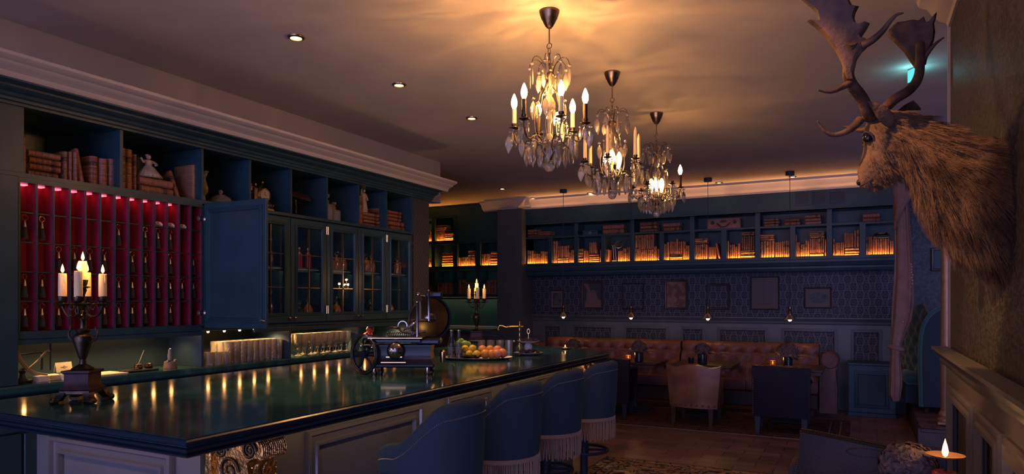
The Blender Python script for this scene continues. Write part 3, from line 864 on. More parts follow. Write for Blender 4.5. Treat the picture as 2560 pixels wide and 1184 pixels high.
mb.prism([(-.05, 0), (.05, 0), (.03, .035), (-.03, .035)], 0, .003, Matrix.Translation((0, -.0005, hh * .62)) @ Matrix.Rotation(PI / 2, 4, 'X'))
mb.build('stencil_mark', M['darkleather'], t)
a, b = on_y(1740 + 1745 / s3, 400 + 770 / s3, YS), on_y(1740 + 1905 / s3, 400 + 700 / s3, YS)
t = thing('casket', 'small dark casket with sloping lid on books beside the curtain', 'casket', ((a.x + b.x) / 2, YS, on_y(1740 + 1825 / s3, 400 + 769 / s3, YS).z + .002))
hw = (b.x - a.x) / 2
MB().box(-hw, hw, 0, .15, 0, .035, .004).build('body', M['darkleather'], t)
MB().loft([[(-hw, 0, .036), (hw, 0, .036), (hw, .15, .036), (-hw, .15, .036)], [(-hw * .6, .04, .072), (hw * .75, .04, .072), (hw * .75, .12, .072), (-hw * .6, .12, .072)]]).build('lid', M['darkleather'], t)
MB().box(-.03, .045, .028, .036, .05, .066).build('plate', M['oldbrass'], t)

# ------------------------------------------------------------------ recess bookcase
sx6, sy6, s6 = 1040.0, 480.0, 3.116
YR = 10.1
def r6(x): return on_y(sx6 + x / s6, 640, YR).x
def z6(y, x=400): return on_y(sx6 + x / s6, sy6 + y / s6, YR).z
t = thing('recess_bookcase', 'dark green bookcase with lit cells in the recess beyond the bar', 'bookcase', (0, 0, 0))
zr = [z6(795), z6(605), z6(585), z6(385), z6(578) + .0, z6(400)]
zA0, zA1 = z6(793, 400), z6(605, 400)          # unlit lower row
zB0, zB1 = z6(578, 400), z6(395, 400)          # lit middle row
zC0, zC1 = z6(383, 200), z6(200, 200)          # lit upper row (two cells only)
xcol = [(-8.19, r6(122)), (r6(148), r6(291)), (r6(322), r6(464)), (r6(500), -5.352)]
MB().box(-8.19, -5.352, 10.39, 10.42, 1.06, 2.9).build('back_panel', M['green_wall'], t)
for z0, z1 in ((zA0 - .055, zA0), (zA1, zB0), (zB1, zB1 + .03)):
    MB().box(-8.19, -5.352, YR, 10.39, z0, z1).build('shelf_board', M['green'], t)
MB().box(-8.19, xcol[1][1] + .06, YR, 10.39, zB1 + .03, zC0).build('shelf_board', M['green'], t)
MB().box(-8.19, xcol[1][1] + .06, YR, 10.39, zC1, zC1 + .03).build('shelf_board', M['green'], t)
for i in range(3):
    MB().box(xcol[i][1], xcol[i + 1][0], YR - .004, 10.39, zA0, zC1 if i < 1 else zB1).build('upright', M['green'], t)
MB().box(xcol[1][1], xcol[1][1] + .06, YR - .004, 10.39, zC0, zC1).build('upright', M['green'], t)
MB().box(xcol[1][1] + .06, -5.352, YR + .02, YR + .05, zB1 + .03, CEIL).box(-8.19, xcol[1][1] + .06, YR + .02, YR + .05, zC1 + .03, CEIL).build('upper_panel', M['green_wall'], t)
for z, i0, i1 in ((zB0, 0, 4), (zC0, 0, 2)):
    for i in range(i0, i1):
        a, b = xcol[i]
        MB().box(a, b, YR - .004, YR + .012, z, z + .012).build('lip', M['green'], t)
        MB().box(max(a, -7.2) + .02, b - .02, YR + .014, YR + .022, z + .001, z + .006).build('shelf_light', M['ledbook'], t)
MB().box(-8.0, -5.36, YR + .04, YR + .06, zA0 - .067, zA0 - .057).build('under_light', M['ledsplash'], t)
for a, b in xcol[1:]:
    MB().box(a + .03, b - .03, YR + .05, YR + .06, zA1 - .012, zA1 - .004).build('cell_light', M['ledgreen'], t)
REC = [('topmost lit sliver beside the papered pier', zC0, [('u', 92, 122, 300, None, 2)]),
       ('topmost lit cell of the recess bookcase', zC0, [('u', 153, 221, 302, None, 5), ('f', 155, 236, 256, 300, 3), ('f', 223, 290, 316, None, 4)]),
       ('lit sliver of shelf beside the papered pier', zB0, [('u', 92, 123, 512, None, 2)]),
       ('middle lit cell holding one tall pile', zB0, [('f', 200, 290, 468, None, 6)]),
       ('lit cell of the recess behind the candles', zB0, [('u', 326, 404, 505, None, 6), ('u', 406, 462, 502, None, 4), ('f', 405, 462, 452, 500, 3)]),
       ('lit recess cell next to the pillar', zB0, [('u', 508, 577, 480, None, 5), ('f', 579, 630, 462, None, 5)]),
       ('unlit sliver of shelf beside the papered pier', zA0, [('u', 93, 122, 716, None, 2)]),
       ('unlit recess row directly under the tall pile', zA0, [('u', 162, 290, 706, None, 10)]),
       ('unlit recess cell behind the far candelabra', zA0, [('u', 320, 372, 682, None, 4), ('u', 374, 440, 700, None, 5)]),
       ('unlit recess cell next to the pillar', zA0, [('u', 516, 548, 708, None, 3), ('u', 549, 628, 682, None, 7)])]
for where, zf, specs in REC:
    cnt = [0]
    lab = lambda j, tone, pose, where=where: f'{tone} book {"upright" if pose == "upright" else "flat"}, {ORD[j]} in the {where}'
    for k, a, b, top, base, n_ in specs:
        fill((sx6, sy6, s6, k, a, b, top, base, n_), lab, 'books in the recess', zf + .0005, .17, YR + .03, (0, 1, 3, 4) if zf > zA0 else (0, 2, 2, 3), cnt)
MB().box(-8.19, -5.352, YR - .003, YR + .01, zA0 - .088, zA0 - .0555).build('valance', M['green'], t)
MB().box(-8.19, -5.352, YR - .003, YR + .006, zA1 - .03, zA1 - .0005).build('valance', M['green'], t)
# recess counter
t = thing('recess_counter', 'dark counter under the recess bookcase with a pale back edge', 'counter', (0, 0, 0))
MB().box(-8.1, -5.36, 9.3, 10.41, 0, .98, .005).build('body', M['grey'], t)
MB().box(-8.1, -5.36, 9.22, 10.41, .981, 1.03, .008).build('worktop', M['marble'], t)
MB().box(-8.1, -5.36, 10.37, 10.41, 1.031, 1.055, .004).build('back_edge', M['porcelain'], t)

# ------------------------------------------------------------------ pictures on the back wall
def art(name, bg, fgs, seed, scale=6.0):
    m = P(name, bg, .6, spec=.2)
    v = coord(m)
    n = N(m, 'ShaderNodeTexNoise', Scale=scale, Detail=3.0, Distortion=.8)
    mp = N(m, 'ShaderNodeMapping'); mp.inputs['Location'].default_value = (seed * 3.1, seed, 0); Lk(m, v, mp.inputs['Vector']); Lk(m, mp.outputs[0], n.inputs['Vector'])
    st = [(.0, bg)] + [(.48 + .1 * i, c) for i, c in enumerate(fgs)]
    Lk(m, ramp(m, n.outputs['Fac'], st), bsdf(m).inputs['Base Color'])
    return m
def q4(x, y): return 1300 + x / 4.933, 660 + y / 4.933
def q5(x, y): return 1760 + x / 4.934, 660 + y / 4.934
def pic(q, x0, x1, y0, y1, fw, fm, a, label, matte=0, mm=None):
    (u0, v0), (u1, v1) = q(x0, y0), q(x1, y1)
    return picture('framed_picture', u0, u1, v0, v1, 10.398, fw, fm, a, label, matte, mm)
cream = P('picture mount', (.15, .13, .11), .7, spec=.2)
pic(q4, 375, 540, 318, 545, .018, M['wood'], art('landscape print', (.05, .06, .06), [(.09, .1, .09), (.04, .05, .06)], 1, 12), 'smallest framed print, nearest the grey pillar, with pale mount', .03, cream)
t = pic(q4, 760, 1030, 205, 555, .035, M['wood'], art('seated figure print', (.035, .05, .055), [(.05, .06, .06)], 2, 9), 'dark framed portrait of a seated figure in a pale dress')
mb = MB(); k = on_y(1500, 745, 10.398).x - on_y(1490, 745, 10.398).x; k /= 49.3
W_ = (t.location.x)
def fx(x): return on_y(q4(x, 400)[0], 740, 10.398).x - W_
def fz(y): return on_y(q4(890, y)[0], q4(890, y)[1], 10.398).z - t.location.z
mb.prism([(fx(795), fz(535)), (fx(820), fz(440)), (fx(830), fz(320)), (fx(785), fz(235)), (fx(850), fz(245)), (fx(870), fz(330)), (fx(900), fz(315)), (fx(940), fz(340)), (fx(960), fz(420)), (fx(1000), fz(450)), (fx(1004), fz(535))], .0095, .0102, Matrix.Rotation(PI / 2, 4, 'X'))
mb.build('painted_figure', P('pale painted dress', (.17, .10, .07), .6), t)
pic(q4, 1262, 1525, 232, 555, .012, M['oldbrass'], M['paper_back'], 'thin gilt empty frame showing wallpaper inside', .0)
pic(q4, 1785, 2070, 190, 555, .032, M['wood'], art('glossy figure print', (.04, .045, .045), [(.16, .08, .05), (.26, .14, .085)], 4, 8), 'dark framed glossy picture with orange brown figures, middle of the row')
pic(q5, 40, 320, 240, 560, .03, M['wood'], M['paper_back'], 'empty dark frame barely seen against the wallpaper')
t = pic(q5, 575, 930, 150, 560, .016, M['wood'], P('grey brown chart paper', (.13, .105, .09), .7, spec=.15), 'large grey brown chart in a thin dark frame')
W5, Z5 = t.location.x, t.location.z
def gx(x): return on_y(q5(x, 400)[0], 740, 10.398).x - W5
def gz(y): return on_y(q5(745, y)[0], q5(745, y)[1], 10.398).z - Z5
mb = MB()
mb.tube([(gx(655), -.0098, gz(470)), (gx(690), -.0098, gz(495)), (gx(745), -.0098, gz(480)), (gx(800), -.0098, gz(495)), (gx(830), -.0098, gz(468))], .006, 6)
mb.tube([(gx(742), -.0098, gz(480)), (gx(742), -.0098, gz(215))], .003, 6)
mb.ball((gx(742), -.0098, gz(235)), (.016, .001, .02)); mb.ball((gx(810), -.0098, gz(370)), (.012, .001, .022))
o = mb.build('drawing', P('faded blue drawing ink', (.075, .085, .09), .7), t)
t = pic(q5, 1235, 1575, 285, 545, .02, M['wood'], P('cream print paper', (.14, .11, .095), .7, spec=.15), 'small landscape format print with a dark oval view')
W6, Z6 = t.location.x, t.location.z
mb = MB(); xa, xb = on_y(q5(1282, 420)[0], 745, 10.398).x - W6, on_y(q5(1528, 420)[0], 745, 10.398).x - W6
za, zb = on_y(q5(1400, 478)[0], q5(1400, 478)[1], 10.398).z - Z6, on_y(q5(1400, 350)[0], q5(1400, 350)[1], 10.398).z - Z6
mb.lathe([(0, 0), (1, 0), (1, .01), (0, .01)], 32, Matrix.Translation(((xa + xb) / 2, -.0098, (za + zb) / 2)) @ Matrix.Diagonal(((xb - xa) / 2, .05, (zb - za) / 2, 1)) @ Matrix.Rotation(PI / 2, 4, 'X'))
mb.build('oval_view', art('oval view', (.045, .055, .07), [(.09, .1, .10), (.05, .06, .07)], 7, 14), t)
picture('framed_picture', 2327, 2376, 618, 678, 11.598, .04, M['wood'], P('teal print', (.03, .06, .065), .6), 'small dark framed teal print in the alcove beyond the curtain')

# ------------------------------------------------------------------ pendant lamps
PENDX = [-3.94, -2.90, -1.83, -.80]
def pendant():
    t = thing('pendant_lamp', 'x', 'lamp', (0, 0, CEIL))
    MB().lathe([(.0, -.05), (.05, -.05), (.055, -.045), (.055, -.002), (.05, 0)], 20).build('ceiling_rose', M['blackmetal'], t)
    MB().tube([(0, 0, -.05), (0, 0, -1.74)], .0035, 6).build('cord', M['blackmetal'], t)
    MB().lathe([(0, -1.72), (.012, -1.72), (.018, -1.735), (.02, -1.76), (.014, -1.775), (.022, -1.79), (.024, -1.815), (.03, -1.825), (.03, -1.835), (0, -1.835)], 16).build('socket', M['oldbrass'], t)
    MB().lathe([(.03, -1.835), (.042, -1.85), (.078, -1.893), (.081, -1.897), (.074, -1.892), (.039, -1.853), (.028, -1.838)], 24).build('lamp_shade', M['steel'], t)
    MB().ball((0, 0, -1.892), (.024, .024, .028), 12, 8).build('bulb', M['pendant_bulb'], t)
    return t
p0 = pendant()
for i, x in enumerate(PENDX):
    o = p0 if i == 0 else dup(p0, (0, 0, 0))
    o.location = (x, 9.42, CEIL)
    tag(o, ['small metal pendant lamp on a long cord, first from the grey pillar', 'small pendant lamp whose cord hangs behind the chandeliers',
            'small pendant lamp above the middle table with flowers', 'small pendant lamp above the table nearest the curtain'][i], 'lamp', 'pendant lamps over the sofa tables')
# ================================================================== THE BAR
ZB = 1.08
bar_poly = [(-1.80, 1.38), (-1.80, 5.27), (-2.02, 5.44), (-2.68, 5.78), (-3.38, 5.78), (-3.25, 1.46), (-3.05, 1.40)]
def inset(poly, d):
    n = len(poly); out = []
    A = sum(poly[i][0] * poly[(i + 1) % n][1] - poly[(i + 1) % n][0] * poly[i][1] for i in range(n))
    sg = 1 if A > 0 else -1
    for i in range(n):
        p0, p1, p2 = Vector(poly[i - 1]), Vector(poly[i]), Vector(poly[(i + 1) % n])
        e1, e2 = (p1 - p0).normalized(), (p2 - p1).normalized()
        n1, n2 = Vector((-e1.y, e1.x)) * sg, Vector((-e2.y, e2.x)) * sg
        b = (n1 + n2); b = b / max(b.length_squared, .2) * 2 * .5
        k = 1.0 / max(.35, b.dot(n1)) if b.dot(n1) > 0 else 1
        q = p1 + b * d * k
        out.append((q.x, q.y))
    return out
t = thing('bar_counter', 'long bar with polished dark green marble top and grey panelled front', 'bar', (0, 0, 0))
prof = [(.05, -.062), (.035, -.062), (.018, -.060), (.010, -.0555), (.009, -.051), (.013, -.0475), (.018, -.0455), (.012, -.044), (.006, -.041), (.004, -.036), (.005, -.032), (.010, -.0275), (.016, -.026), (.014, -.0245), (.006, -.022), (.001, -.017), (0, -.012), (.001, -.007), (.006, -.002), (.014, 0)]
rings = [[(x, y, ZB + z) for x, y in inset(bar_poly, i)] for i, z in prof]
M['rim'] = P('polished dark rim', (.012, .02, .03), .22, spec=.9)
MB().loft(rings[:-1], cap=False).build('rim_moulding', M['rim'], t, smooth=28)
MB().loft([[(x, y, ZB - .03) for x, y, z in rings[-1]], [(p[0], p[1], ZB - .002) for p in rings[-1]], rings[-1]]).build('marble_top', M['marble'], t, smooth=28)
body = [(-2.09, 1.66), (-2.09, 5.2), (-2.5, 5.45), (-3.1, 5.45), (-3.1, 1.66)]
MB().prism(body, .1, ZB - .0625).build('body', M['grey'], t)
MB().prism(inset(body, -.03), 0, .1).build('plinth', M['wood'], t)
MB().box(-1.955, -1.940, 1.87, 4.97, ZB - .072, ZB - .063).build('under_light', M['ledbar'], t)  # strips assumed under the overhang, added to wash the front and end panels
MB().box(-3.0, -1.96, 1.515, 1.53, ZB - .072, ZB - .063).build('under_light', M['ledbar'], t)
# front panels with raised mouldings, and the end panel
M['moulding'] = P('polished grey moulding', (.11, .10, .10), .2, spec=.6, coat=.4)
BM = [(0, 0), (0, .014), (.006, .024), (.018, .026), (.024, .014), (.05, .012), (.056, .022), (.068, .022), (.074, .006), (.074, 0)]
for y0, y1 in ((2.17, 3.02), (3.27, 3.78), (4.03, 4.9)):
    mb = MB(); rectframe(mb, lambda a, b, h: (-2.0895 + h, a, b), y0, y1, .22, .945, BM); mb.build('panel_moulding', M['moulding'], t)
mb = MB(); rectframe(mb, lambda a, b, h: (a, 1.6605 - h, b), -2.98, -2.22, .22, .945, BM); mb.build('panel_moulding', M['moulding'], t)
mb = MB().box(-2.088, -2.02, 1.95, 4.95, .30, .325, .004)
for y in (2.1, 3.4, 4.8): mb.box(-2.088, -2.05, y, y + .03, .2, .31)
mb.build('foot_ledge', M['greygreen'], t)
# gilded corbels under the overhang: scrolled bracket with acanthus leaf front
def corbel(loc, label):
    c = thing('corbel', label, 'corbel', loc, 0, 'gilded corbels of the bar')
    # side silhouette in (x out from panel, z down)
    sil = [(0, 0), (.225, 0), (.245, -.012), (.25, -.04), (.235, -.062), (.205, -.07), (.185, -.085), (.19, -.11), (.20, -.15), (.19, -.20), (.165, -.25), (.13, -.29), (.10, -.33), (.085, -.37), (.08, -.41), (.06, -.44), (.03, -.45), (0, -.45)]
    def put(p, y0, y1): return [(x, y0, z) for x, z in p], [(x, y1, z) for x, z in p]
    a, b = put(sil, -.06, .06)
    MB().loft([a, b]).build('scroll_block', M['gold'], c)
    for sy in (-1, 1):                       # volutes on both cheeks
        mb = MB()
        for cx_, cz, R0, turns in ((.20, -.038, .034, 2.2), (.06, -.05, .032, 2.0), (.10, -.12, .05, 1.7)):
            pts = []
            for k in range(26):
                a_ = k / 25 * turns * 2 * PI; r_ = R0 * (1 - k / 25 * .85)
                pts.append((cx_ + r_ * math.cos(a_), sy * .062, cz + r_ * math.sin(a_)))
            mb.tube(pts, [.007 * (1 - .5 * k / 25) for k in range(26)], 10)
        mb.build('volutes', M['bronze'], c)
    mb = MB()
    for k in range(13):                      # ribbed roll at the top of the front
        mb.ball((.236, -.054 + k * .009, -.04), (.022, .0042, .034), 8, 6)
    mb.build('fluted_roll', M['gold'], c)
    mb = MB()
    for side in (-1, 0, 1):                  # acanthus leaf: overlapping curling lobes
        for k in range(6):
            z = -.11 - k * .05; x = [.192, .198, .185, .16, .125, .10][k]
            mb.tube([(x - .01, side * .012, z - .05), (x + .012, side * .03, z - .02), (x + .022, side * .04, z + .008), (x + .03, side * .036, z + .022)], [.006, .014, .012, .004], 8, flat=.5)
    mb.build('acanthus_leaf', M['gold'], c)
    mb = MB()
    for sy in (-1, 1):
        for k in range(14): mb.ball((.206 - .0 * k - (k / 13) ** 2 * .10, sy * .052, -.10 - k * .024), .0065, 8, 6)
    mb.build('beading', M['brass'], c)
    MB().box(0, .03, -.085, .085, -.47, -.001, .004).build('back_plate', M['gold'], c)
    return c
corbel((-2.089, 1.76, ZB - .063), 'gilded scroll corbel under the near corner of the bar')
corbel((-2.089, 5.08, ZB - .063), 'gilded scroll corbel under the far end of the bar behind the stools')

# ------------------------------------------------------------------ bar stools
def stool_mesh():
    t = thing('bar_stool', 'x', 'bar stool', (0, 0, 0))
    # origin on floor; stool faces -X (towards the bar); back at +X
    R, zb = .225, .70
    nA = 44
    amax = math.radians(140)
    def htop(a):                 # height of the back by angle from the rear
        d = abs(math.degrees(a))
        if d < 42: return 1.085 - .012 * (d / 42) ** 2
        if d < 108:
            k = (d - 42) / 66; k = k * k * (3 - 2 * k)
            return 1.073 - .165 * k
        return .908 - .03 * ((d - 108) / 32) ** 1.5
    def shell(r_in, r_out, z_lo, drop):
        rings = []
        for i in range(nA + 1):
            a = -amax + 2 * amax * i / nA
            ct, st = math.cos(a), math.sin(a)
            zt = htop(a) - drop
            fl = .02
            ring = []
            pr = [(r_out - .03, z_lo), (r_out - .012, z_lo), (r_out, z_lo + .10), (r_out + .006, zt - .12), (r_out + .008, zt - .03), (r_out + .003, zt - .01), ((r_in + r_out) / 2 + .002, zt), (r_in + .006, zt - .012), (r_in, zt - .035), (r_in - .008, zt - .12), (r_in - .004, z_lo + .06), (r_in + .004, z_lo)]
            ring = [(r * ct, r * st, z) for r, z in pr]
            rings.append(ring)
        return rings
    MB().loft(shell(.165, R, zb, 0)).build('backrest', M['velvet'], t, smooth=60)
    mb = MB()
    for i in range(150):
        a = -amax + 2 * amax * (i + .5) / 150
        r = R + .0075
        mb.ball((r * math.cos(a), r * math.sin(a), htop(a) - .062), .0032, 6, 4)
    for sa in (-1, 1):
        for k in range(10):
            a = sa * (amax - .02)
            z = .72 + k * .014
            mb.ball(((R + .004) * math.cos(a), (R + .004) * math.sin(a), z), .0032, 6, 4)
    mb.build('nailhead_trim', M['pewter'], t)
    MB().lathe([(0, .70), (.20, .70), (.212, .715), (.212, .74), (.205, .765), (.17, .785), (.0, .795)], 32).build('seat', M['velvet'], t)
    MB().lathe([(.0, .672), (.20, .672), (.208, .68), (.208, .699), (0, .699)], 36).build('seat_rim', M['velvet'], t)
    mb = MB()
    mb.lathe([(.208, .678), (.217, .680), (.219, .690), (.217, .702), (.208, .704)], 48)
    nS = 150
    for i in range(nS):
        a = 2 * PI * i / nS
        r = .213 + .003 * math.sin(i * 2.3)
        L_ = .125 + .008 * math.sin(i * 1.7)
        p = [(r * math.cos(a), r * math.sin(a), .680), ((r + .002) * math.cos(a + .006 * math.sin(i)), (r + .002) * math.sin(a + .006 * math.sin(i)), .68 - L_ * .5), (r * math.cos(a + .012 * math.sin(i * 3)), r * math.sin(a + .012 * math.sin(i * 3)), .68 - L_)]
        mb.tube(p, [.0028, .0034, .0026], 5)
    mb.build('fringe', M['fringe'], t)
    MB().lathe([(.0, .03), (.033, .03), (.027, .06), (.027, .64), (.045, .668), (0, .671)], 20).build('column', M['blackmetal'], t)
    mb = MB().ring((0, 0, .455), .165, .0105, 36, 8)
    for k in range(3):
        a = k * 2 * PI / 3 + .4
        mb.tube([(.026 * math.cos(a), .026 * math.sin(a), .455), (.16 * math.cos(a), .16 * math.sin(a), .455)], .008, 6)
    mb.lathe([(.027, .43), (.033, .432), (.033, .478), (.027, .48)], 16)
    mb.build('foot_ring', M['blackmetal'], t)
    MB().lathe([(0, .001), (.21, .001), (.215, .006), (.20, .014), (.06, .026), (.04, .04), (0, .04)], 32).build('base', M['blackmetal'], t)
    return t
s0 = stool_mesh()
stools = [(-1.665, 2.50, .06), (-1.70, 3.18, -.02), (-1.74, 3.88, .02), (-1.725, 4.50, -.03)]
slab = ['green velvet bar stool nearest the carved corner corbel of the bar', 'second green velvet bar stool from the near corner of the bar', 'third green velvet bar stool from the near corner, before the last one', 'green velvet bar stool at the far end of the bar, fringe over the foot ring']
for i, (x, y, rz) in enumerate(stools):
    o = s0 if i == 0 else dup(s0, (0, 0, 0))
    o.location = (x, y, 0); o.rotation_euler = (0, 0, rz)
    tag(o, slab[i], 'bar stool', 'green bar stools along the bar')

# ================================================================== LEFT CABINETS
XF, XB = -3.97, -4.47           # front face, back
ZK0, ZT, ZS = 1.335, 2.155, 2.178   # key case floor, key case top, top-shelf floor
ZC = 2.53                       # top of the open cells
Y0, YK = 2.04, 3.17             # key cabinet along the wall
YD = [3.17, 3.575, 3.98, 4.385, 4.79, 5.19, 5.61]
t = thing('back_bar_cabinet', 'tall dark green back bar cabinet frame with open cells along its top', 'cabinet', (0, 0, 0))
MB().box(XB, XB + .02, Y0 - .5, 5.62, ZT, 2.62).build('back_panel', M['green'], t)
MB().box(XB, XF, Y0 - .5, 5.62, ZT, ZS).build('shelf_board', M['green'], t)
MB().box(XB, XF, Y0 - .5, 5.62, ZC, ZC + .02).build('top_board', M['green'], t)
ycell = [(Y0 + .02, 2.59), (2.61, YK - .008)] + [(YD[i] + .008, YD[i + 1] - .008) for i in range(6)]
yy = [Y0 - .5] + [v for c in ycell for v in c] + [5.62]
for i in range(0, len(yy), 2):
    MB().box(XB + .02, XF + .003, yy[i], yy[i + 1], ZS, ZC).build('upright', M['green'], t)
# pilaster at the near end and its dark panel
ep = tag(MB().box(XB, XF + .015, 1.2, Y0 - .012, 1.0505, ZT - .0005, .003).build('pilaster', M['green']), 'plain dark pilaster panel at the near end of the key cabinet', 'pilaster')
FR = [(0, 0), (.02, 0), (.02, .02), (.035, .025), (.035, .045), (.05, .055), (.055, .075), (.08, .08), (.10, .10), (.10, .115), (.13, .12), (.15, .128), (.15, .14), (-.2, .14), (-.2, 0)]
mb = MB(); extr(mb, FR, lambda p, q, s: (XF + p, s, ZC - .005 + q * .72), 1.0, 5.93)
mb.build('frieze', M['green'], t)
mb = MB(); CP = [(.10, 0), (.15, .0), (.16, .012), (.165, .025), (.19, .04), (.215, .048), (.225, .06), (.25, .066), (.268, .078), (.268, .095), (-.3, .095), (-.3, 0)]
extr(mb, CP, lambda p, q, s: (XF + p, s, ZC + .0965 + q), 1.0, 6.02)
mb.build('cornice', M['cornice'], t)

# key cabinet: red felt cubbies
t = thing('key_cabinet', 'open key cabinet with thirteen columns of crimson lined cubbies', 'cabinet', (0, 0, 0))
NC, NR = 13, 5
ZKT = 2.128
MB().box(XF - .105, XF - .095, Y0, YK, ZK0 - .0, ZKT).build('felt_back', M['felt'], t)
MB().box(XB + .25, XF + .002, Y0 - .01, YK - .001, ZK0 - .045, ZK0 - .001, .004).build('floor_board', M['green'], t)
MB().box(XB + .25, XF + .002, Y0 - .01, YK - .001, ZKT, ZT - .001).build('top_board', M['green'], t)
dy = (YK - Y0) / NC; dz = (ZKT - ZK0) / NR
for i in range(NC + 1):
    y = Y0 + i * dy
    dv = MB().box(XF - .095, XF - .0065, y - .004, y + .004, ZK0, ZKT).build('cubby_divider', M['felt'], t)
    MB().box(XF - .006, XF, y - .0045, y + .0045, ZK0, ZKT).build('front_edge', M['green'], dv)
for r in range(1, NR):
    z = ZK0 + r * dz
    mb = MB()
    for i in range(NC):
        mb.box(XF - .022, XF - .012, Y0 + i * dy + .0045, Y0 + (i + 1) * dy - .0045, z - .003, z + .003)
    mb.build('cubby_shelf', M['green'], t)
for i in range(11):
    y = Y0 + i * dy
    MB().box(XF - .088, XF - .05, y + .014, y + dy - .02, ZKT - .008, ZKT - .002).build('light_bar', M['ledred'], t)
for r in (2,):  # unseen light bars assumed behind the rail, added to redden the row above
    for i in range(NC):
        y = Y0 + i * dy
        MB().box(XF - .034, XF - .026, y + .012, y + dy - .012, ZKT - r * dz + .0005, ZKT - r * dz + .0035).build('light_bar', M['ledred2'], t)
# open door, folded out from the hinge side
d = thing('cabinet_door', 'plain dark door of the key cabinet standing wide open', 'door', (XF + .006, YK + .02, ZK0 - .02))
MB().box(0, .575, -.012, .012, 0, .84, .003).build('leaf', M['green'], d)
mb = MB(); rectframe(mb, lambda a, b, h: (a, -.012 - h, b), .03, .545, .04, .80, mould(.03)); mb.build('door_moulding', M['green'], d)
for z in (.10, .735):
    MB().lathe([(.012, 0), (.018, .003), (.006, .01), (.006, .03), (.016, .036), (.017, .045), (0, .05)], 14, Matrix.Translation((.0, -.012, z)) @ Matrix.Rotation(PI / 2, 4, 'X')).build('hinge_knob', M['pewter'], d)
MB().tube([(.53, -.013, .05), (.545, -.03, .055), (.56, -.03, .055), (.566, -.013, .05)], .006, 6).build('latch', M['pewter'], d)

# glass fronted cabinets, one carcass each, door with bars, hinges, knob
YG0, YG1 = 1.36, 2.132
def glass_cab(i):
    y0, y1 = YD[i], YD[i + 1]
    lb = ['glass fronted cabinet hidden behind the open door', 'glass fronted cabinet next to the open door, ball stoppered bottles inside', 'glass fronted cabinet with red bottles inside',
          'middle glass cabinet mirroring a lit chandelier', 'glass fronted cabinet second from the papered pier', 'glass fronted cabinet beside the papered pier'][i]
    g = thing('glass_cabinet', lb, 'cabinet', (XF, y0, 1.30), 0, 'glass fronted cabinets of the back bar')
    wd = y1 - y0 - .001
    h = 2.153 - 1.30
    mb = MB().box(-.5, -.48, 0, wd, 0, h).box(-.48, -.024, 0, .012, 0, h).box(-.48, -.024, wd - .012, wd, 0, h).box(-.48, -.024, .012, wd - .012, 0, .06).box(-.48, -.024, .012, wd - .012, h - .02, h)
    mb.build('carcass', M['green'], g)
    MB().box(-.478, -.06, .013, wd - .013, .45, .465).build('inner_shelf', M['green'], g)
    MB().box(-.055, -.045, .02, wd - .02, h - .026, h - .0205).build('fill_strip', M['fillcab'], g)  # glowing strips added at top and shelf to brighten the bottles
    MB().box(-.068, -.0605, .013, wd - .013, .428, .4495).build('shelf_lip', M['green'], g)
    MB().box(-.082, -.072, .02, wd - .02, .443, .449).build('fill_strip', M['fillcab'], g)
    dd = MB().box(-.0235, 0, .003, .062, .025, h - .008, .003).box(-.0235, 0, wd - .062, wd - .003, .025, h - .008, .003).box(-.0235, 0, .062, wd - .062, .025, .095, .003).box(-.0235, 0, .062, wd - .062, h - .07, h - .008, .003)
    rectframe(dd, lambda a, b, e: (e, a, b), .045, wd - .045, .078, h - .052, mould(.024))
    o = dd.build('door', M['green'], g)
    mb = MB().box(-.010, -.002, wd / 2 - .004, wd / 2 + .004, .095, h - .07)
    for z in (.30, .56): mb.box(-.010, -.002, .062, wd - .062, z - .003, z + .003)
    for z in (.30, .56): mb.ball((-.003, wd / 2, z), .008, 8, 6)
    mb.build('glazing_bar', M['oldbrass'], o)
    MB().box(-.014, -.011, .06, wd - .06, .093, h - .068).build('pane', M['pane'], o)
    if i == 0: return g
    hy = .008 if i % 2 == 1 else wd - .008
    for z in (.085, h - .11):
        MB().lathe([(0, 0), (.006, .004), (.006, .07), (0, .074)], 10, Matrix.Translation((.006, hy, z))).build('hinge', M['brass'], o)
    MB().lathe([(.005, 0), (.005, .012), (.011, .018), (.011, .024), (0, .029)], 12, Matrix.Translation((.0, (wd - .03) if i % 2 == 1 else .03, .06)) @ Matrix.Rotation(PI / 2, 4, 'Y')).build('knob', M['brass'], o)
    return g
for i in range(6): glass_cab(i)

# counter under the cabinets
ZCN = 1.05
t = thing('back_counter', 'long dark marble back counter under the cabinets', 'counter', (0, 0, 0))
MB().box(XB, XF + .04, .9, 5.62, ZCN - .045, ZCN, .01).build('worktop', M['marble'], t)
MB().box(XB, XF - .02, .95, 5.62, .09, ZCN - .0455).build('carcass', M['green'], t)
MB().box(XB, XF - .06, .95, 5.62, 0, .089).build('toe_kick', M['blackmetal'], t)
for i in range(9):
    a = 1.05 + i * .508
    dr = MB().box(XF - .0195, XF - .002, a, a + .495, .80, .985, .004).build('drawer', M['green'], t)
    MB().lathe([(.0, 0), (.04, .0), (.036, .012), (.02, .022), (0, .026)], 14, Matrix.Translation((XF - .002, a + .25, .9)) @ Matrix.Rotation(PI / 2, 4, 'Y') @ Matrix.Diagonal((.5, 1, 1, 1)), a0=-PI, a1=0).build('cup_pull', M['oldbrass'], dr)
    MB().box(XF - .0195, XF - .002, a, a + .495, .11, .79, .004).build('cupboard_door', M['green'], t)
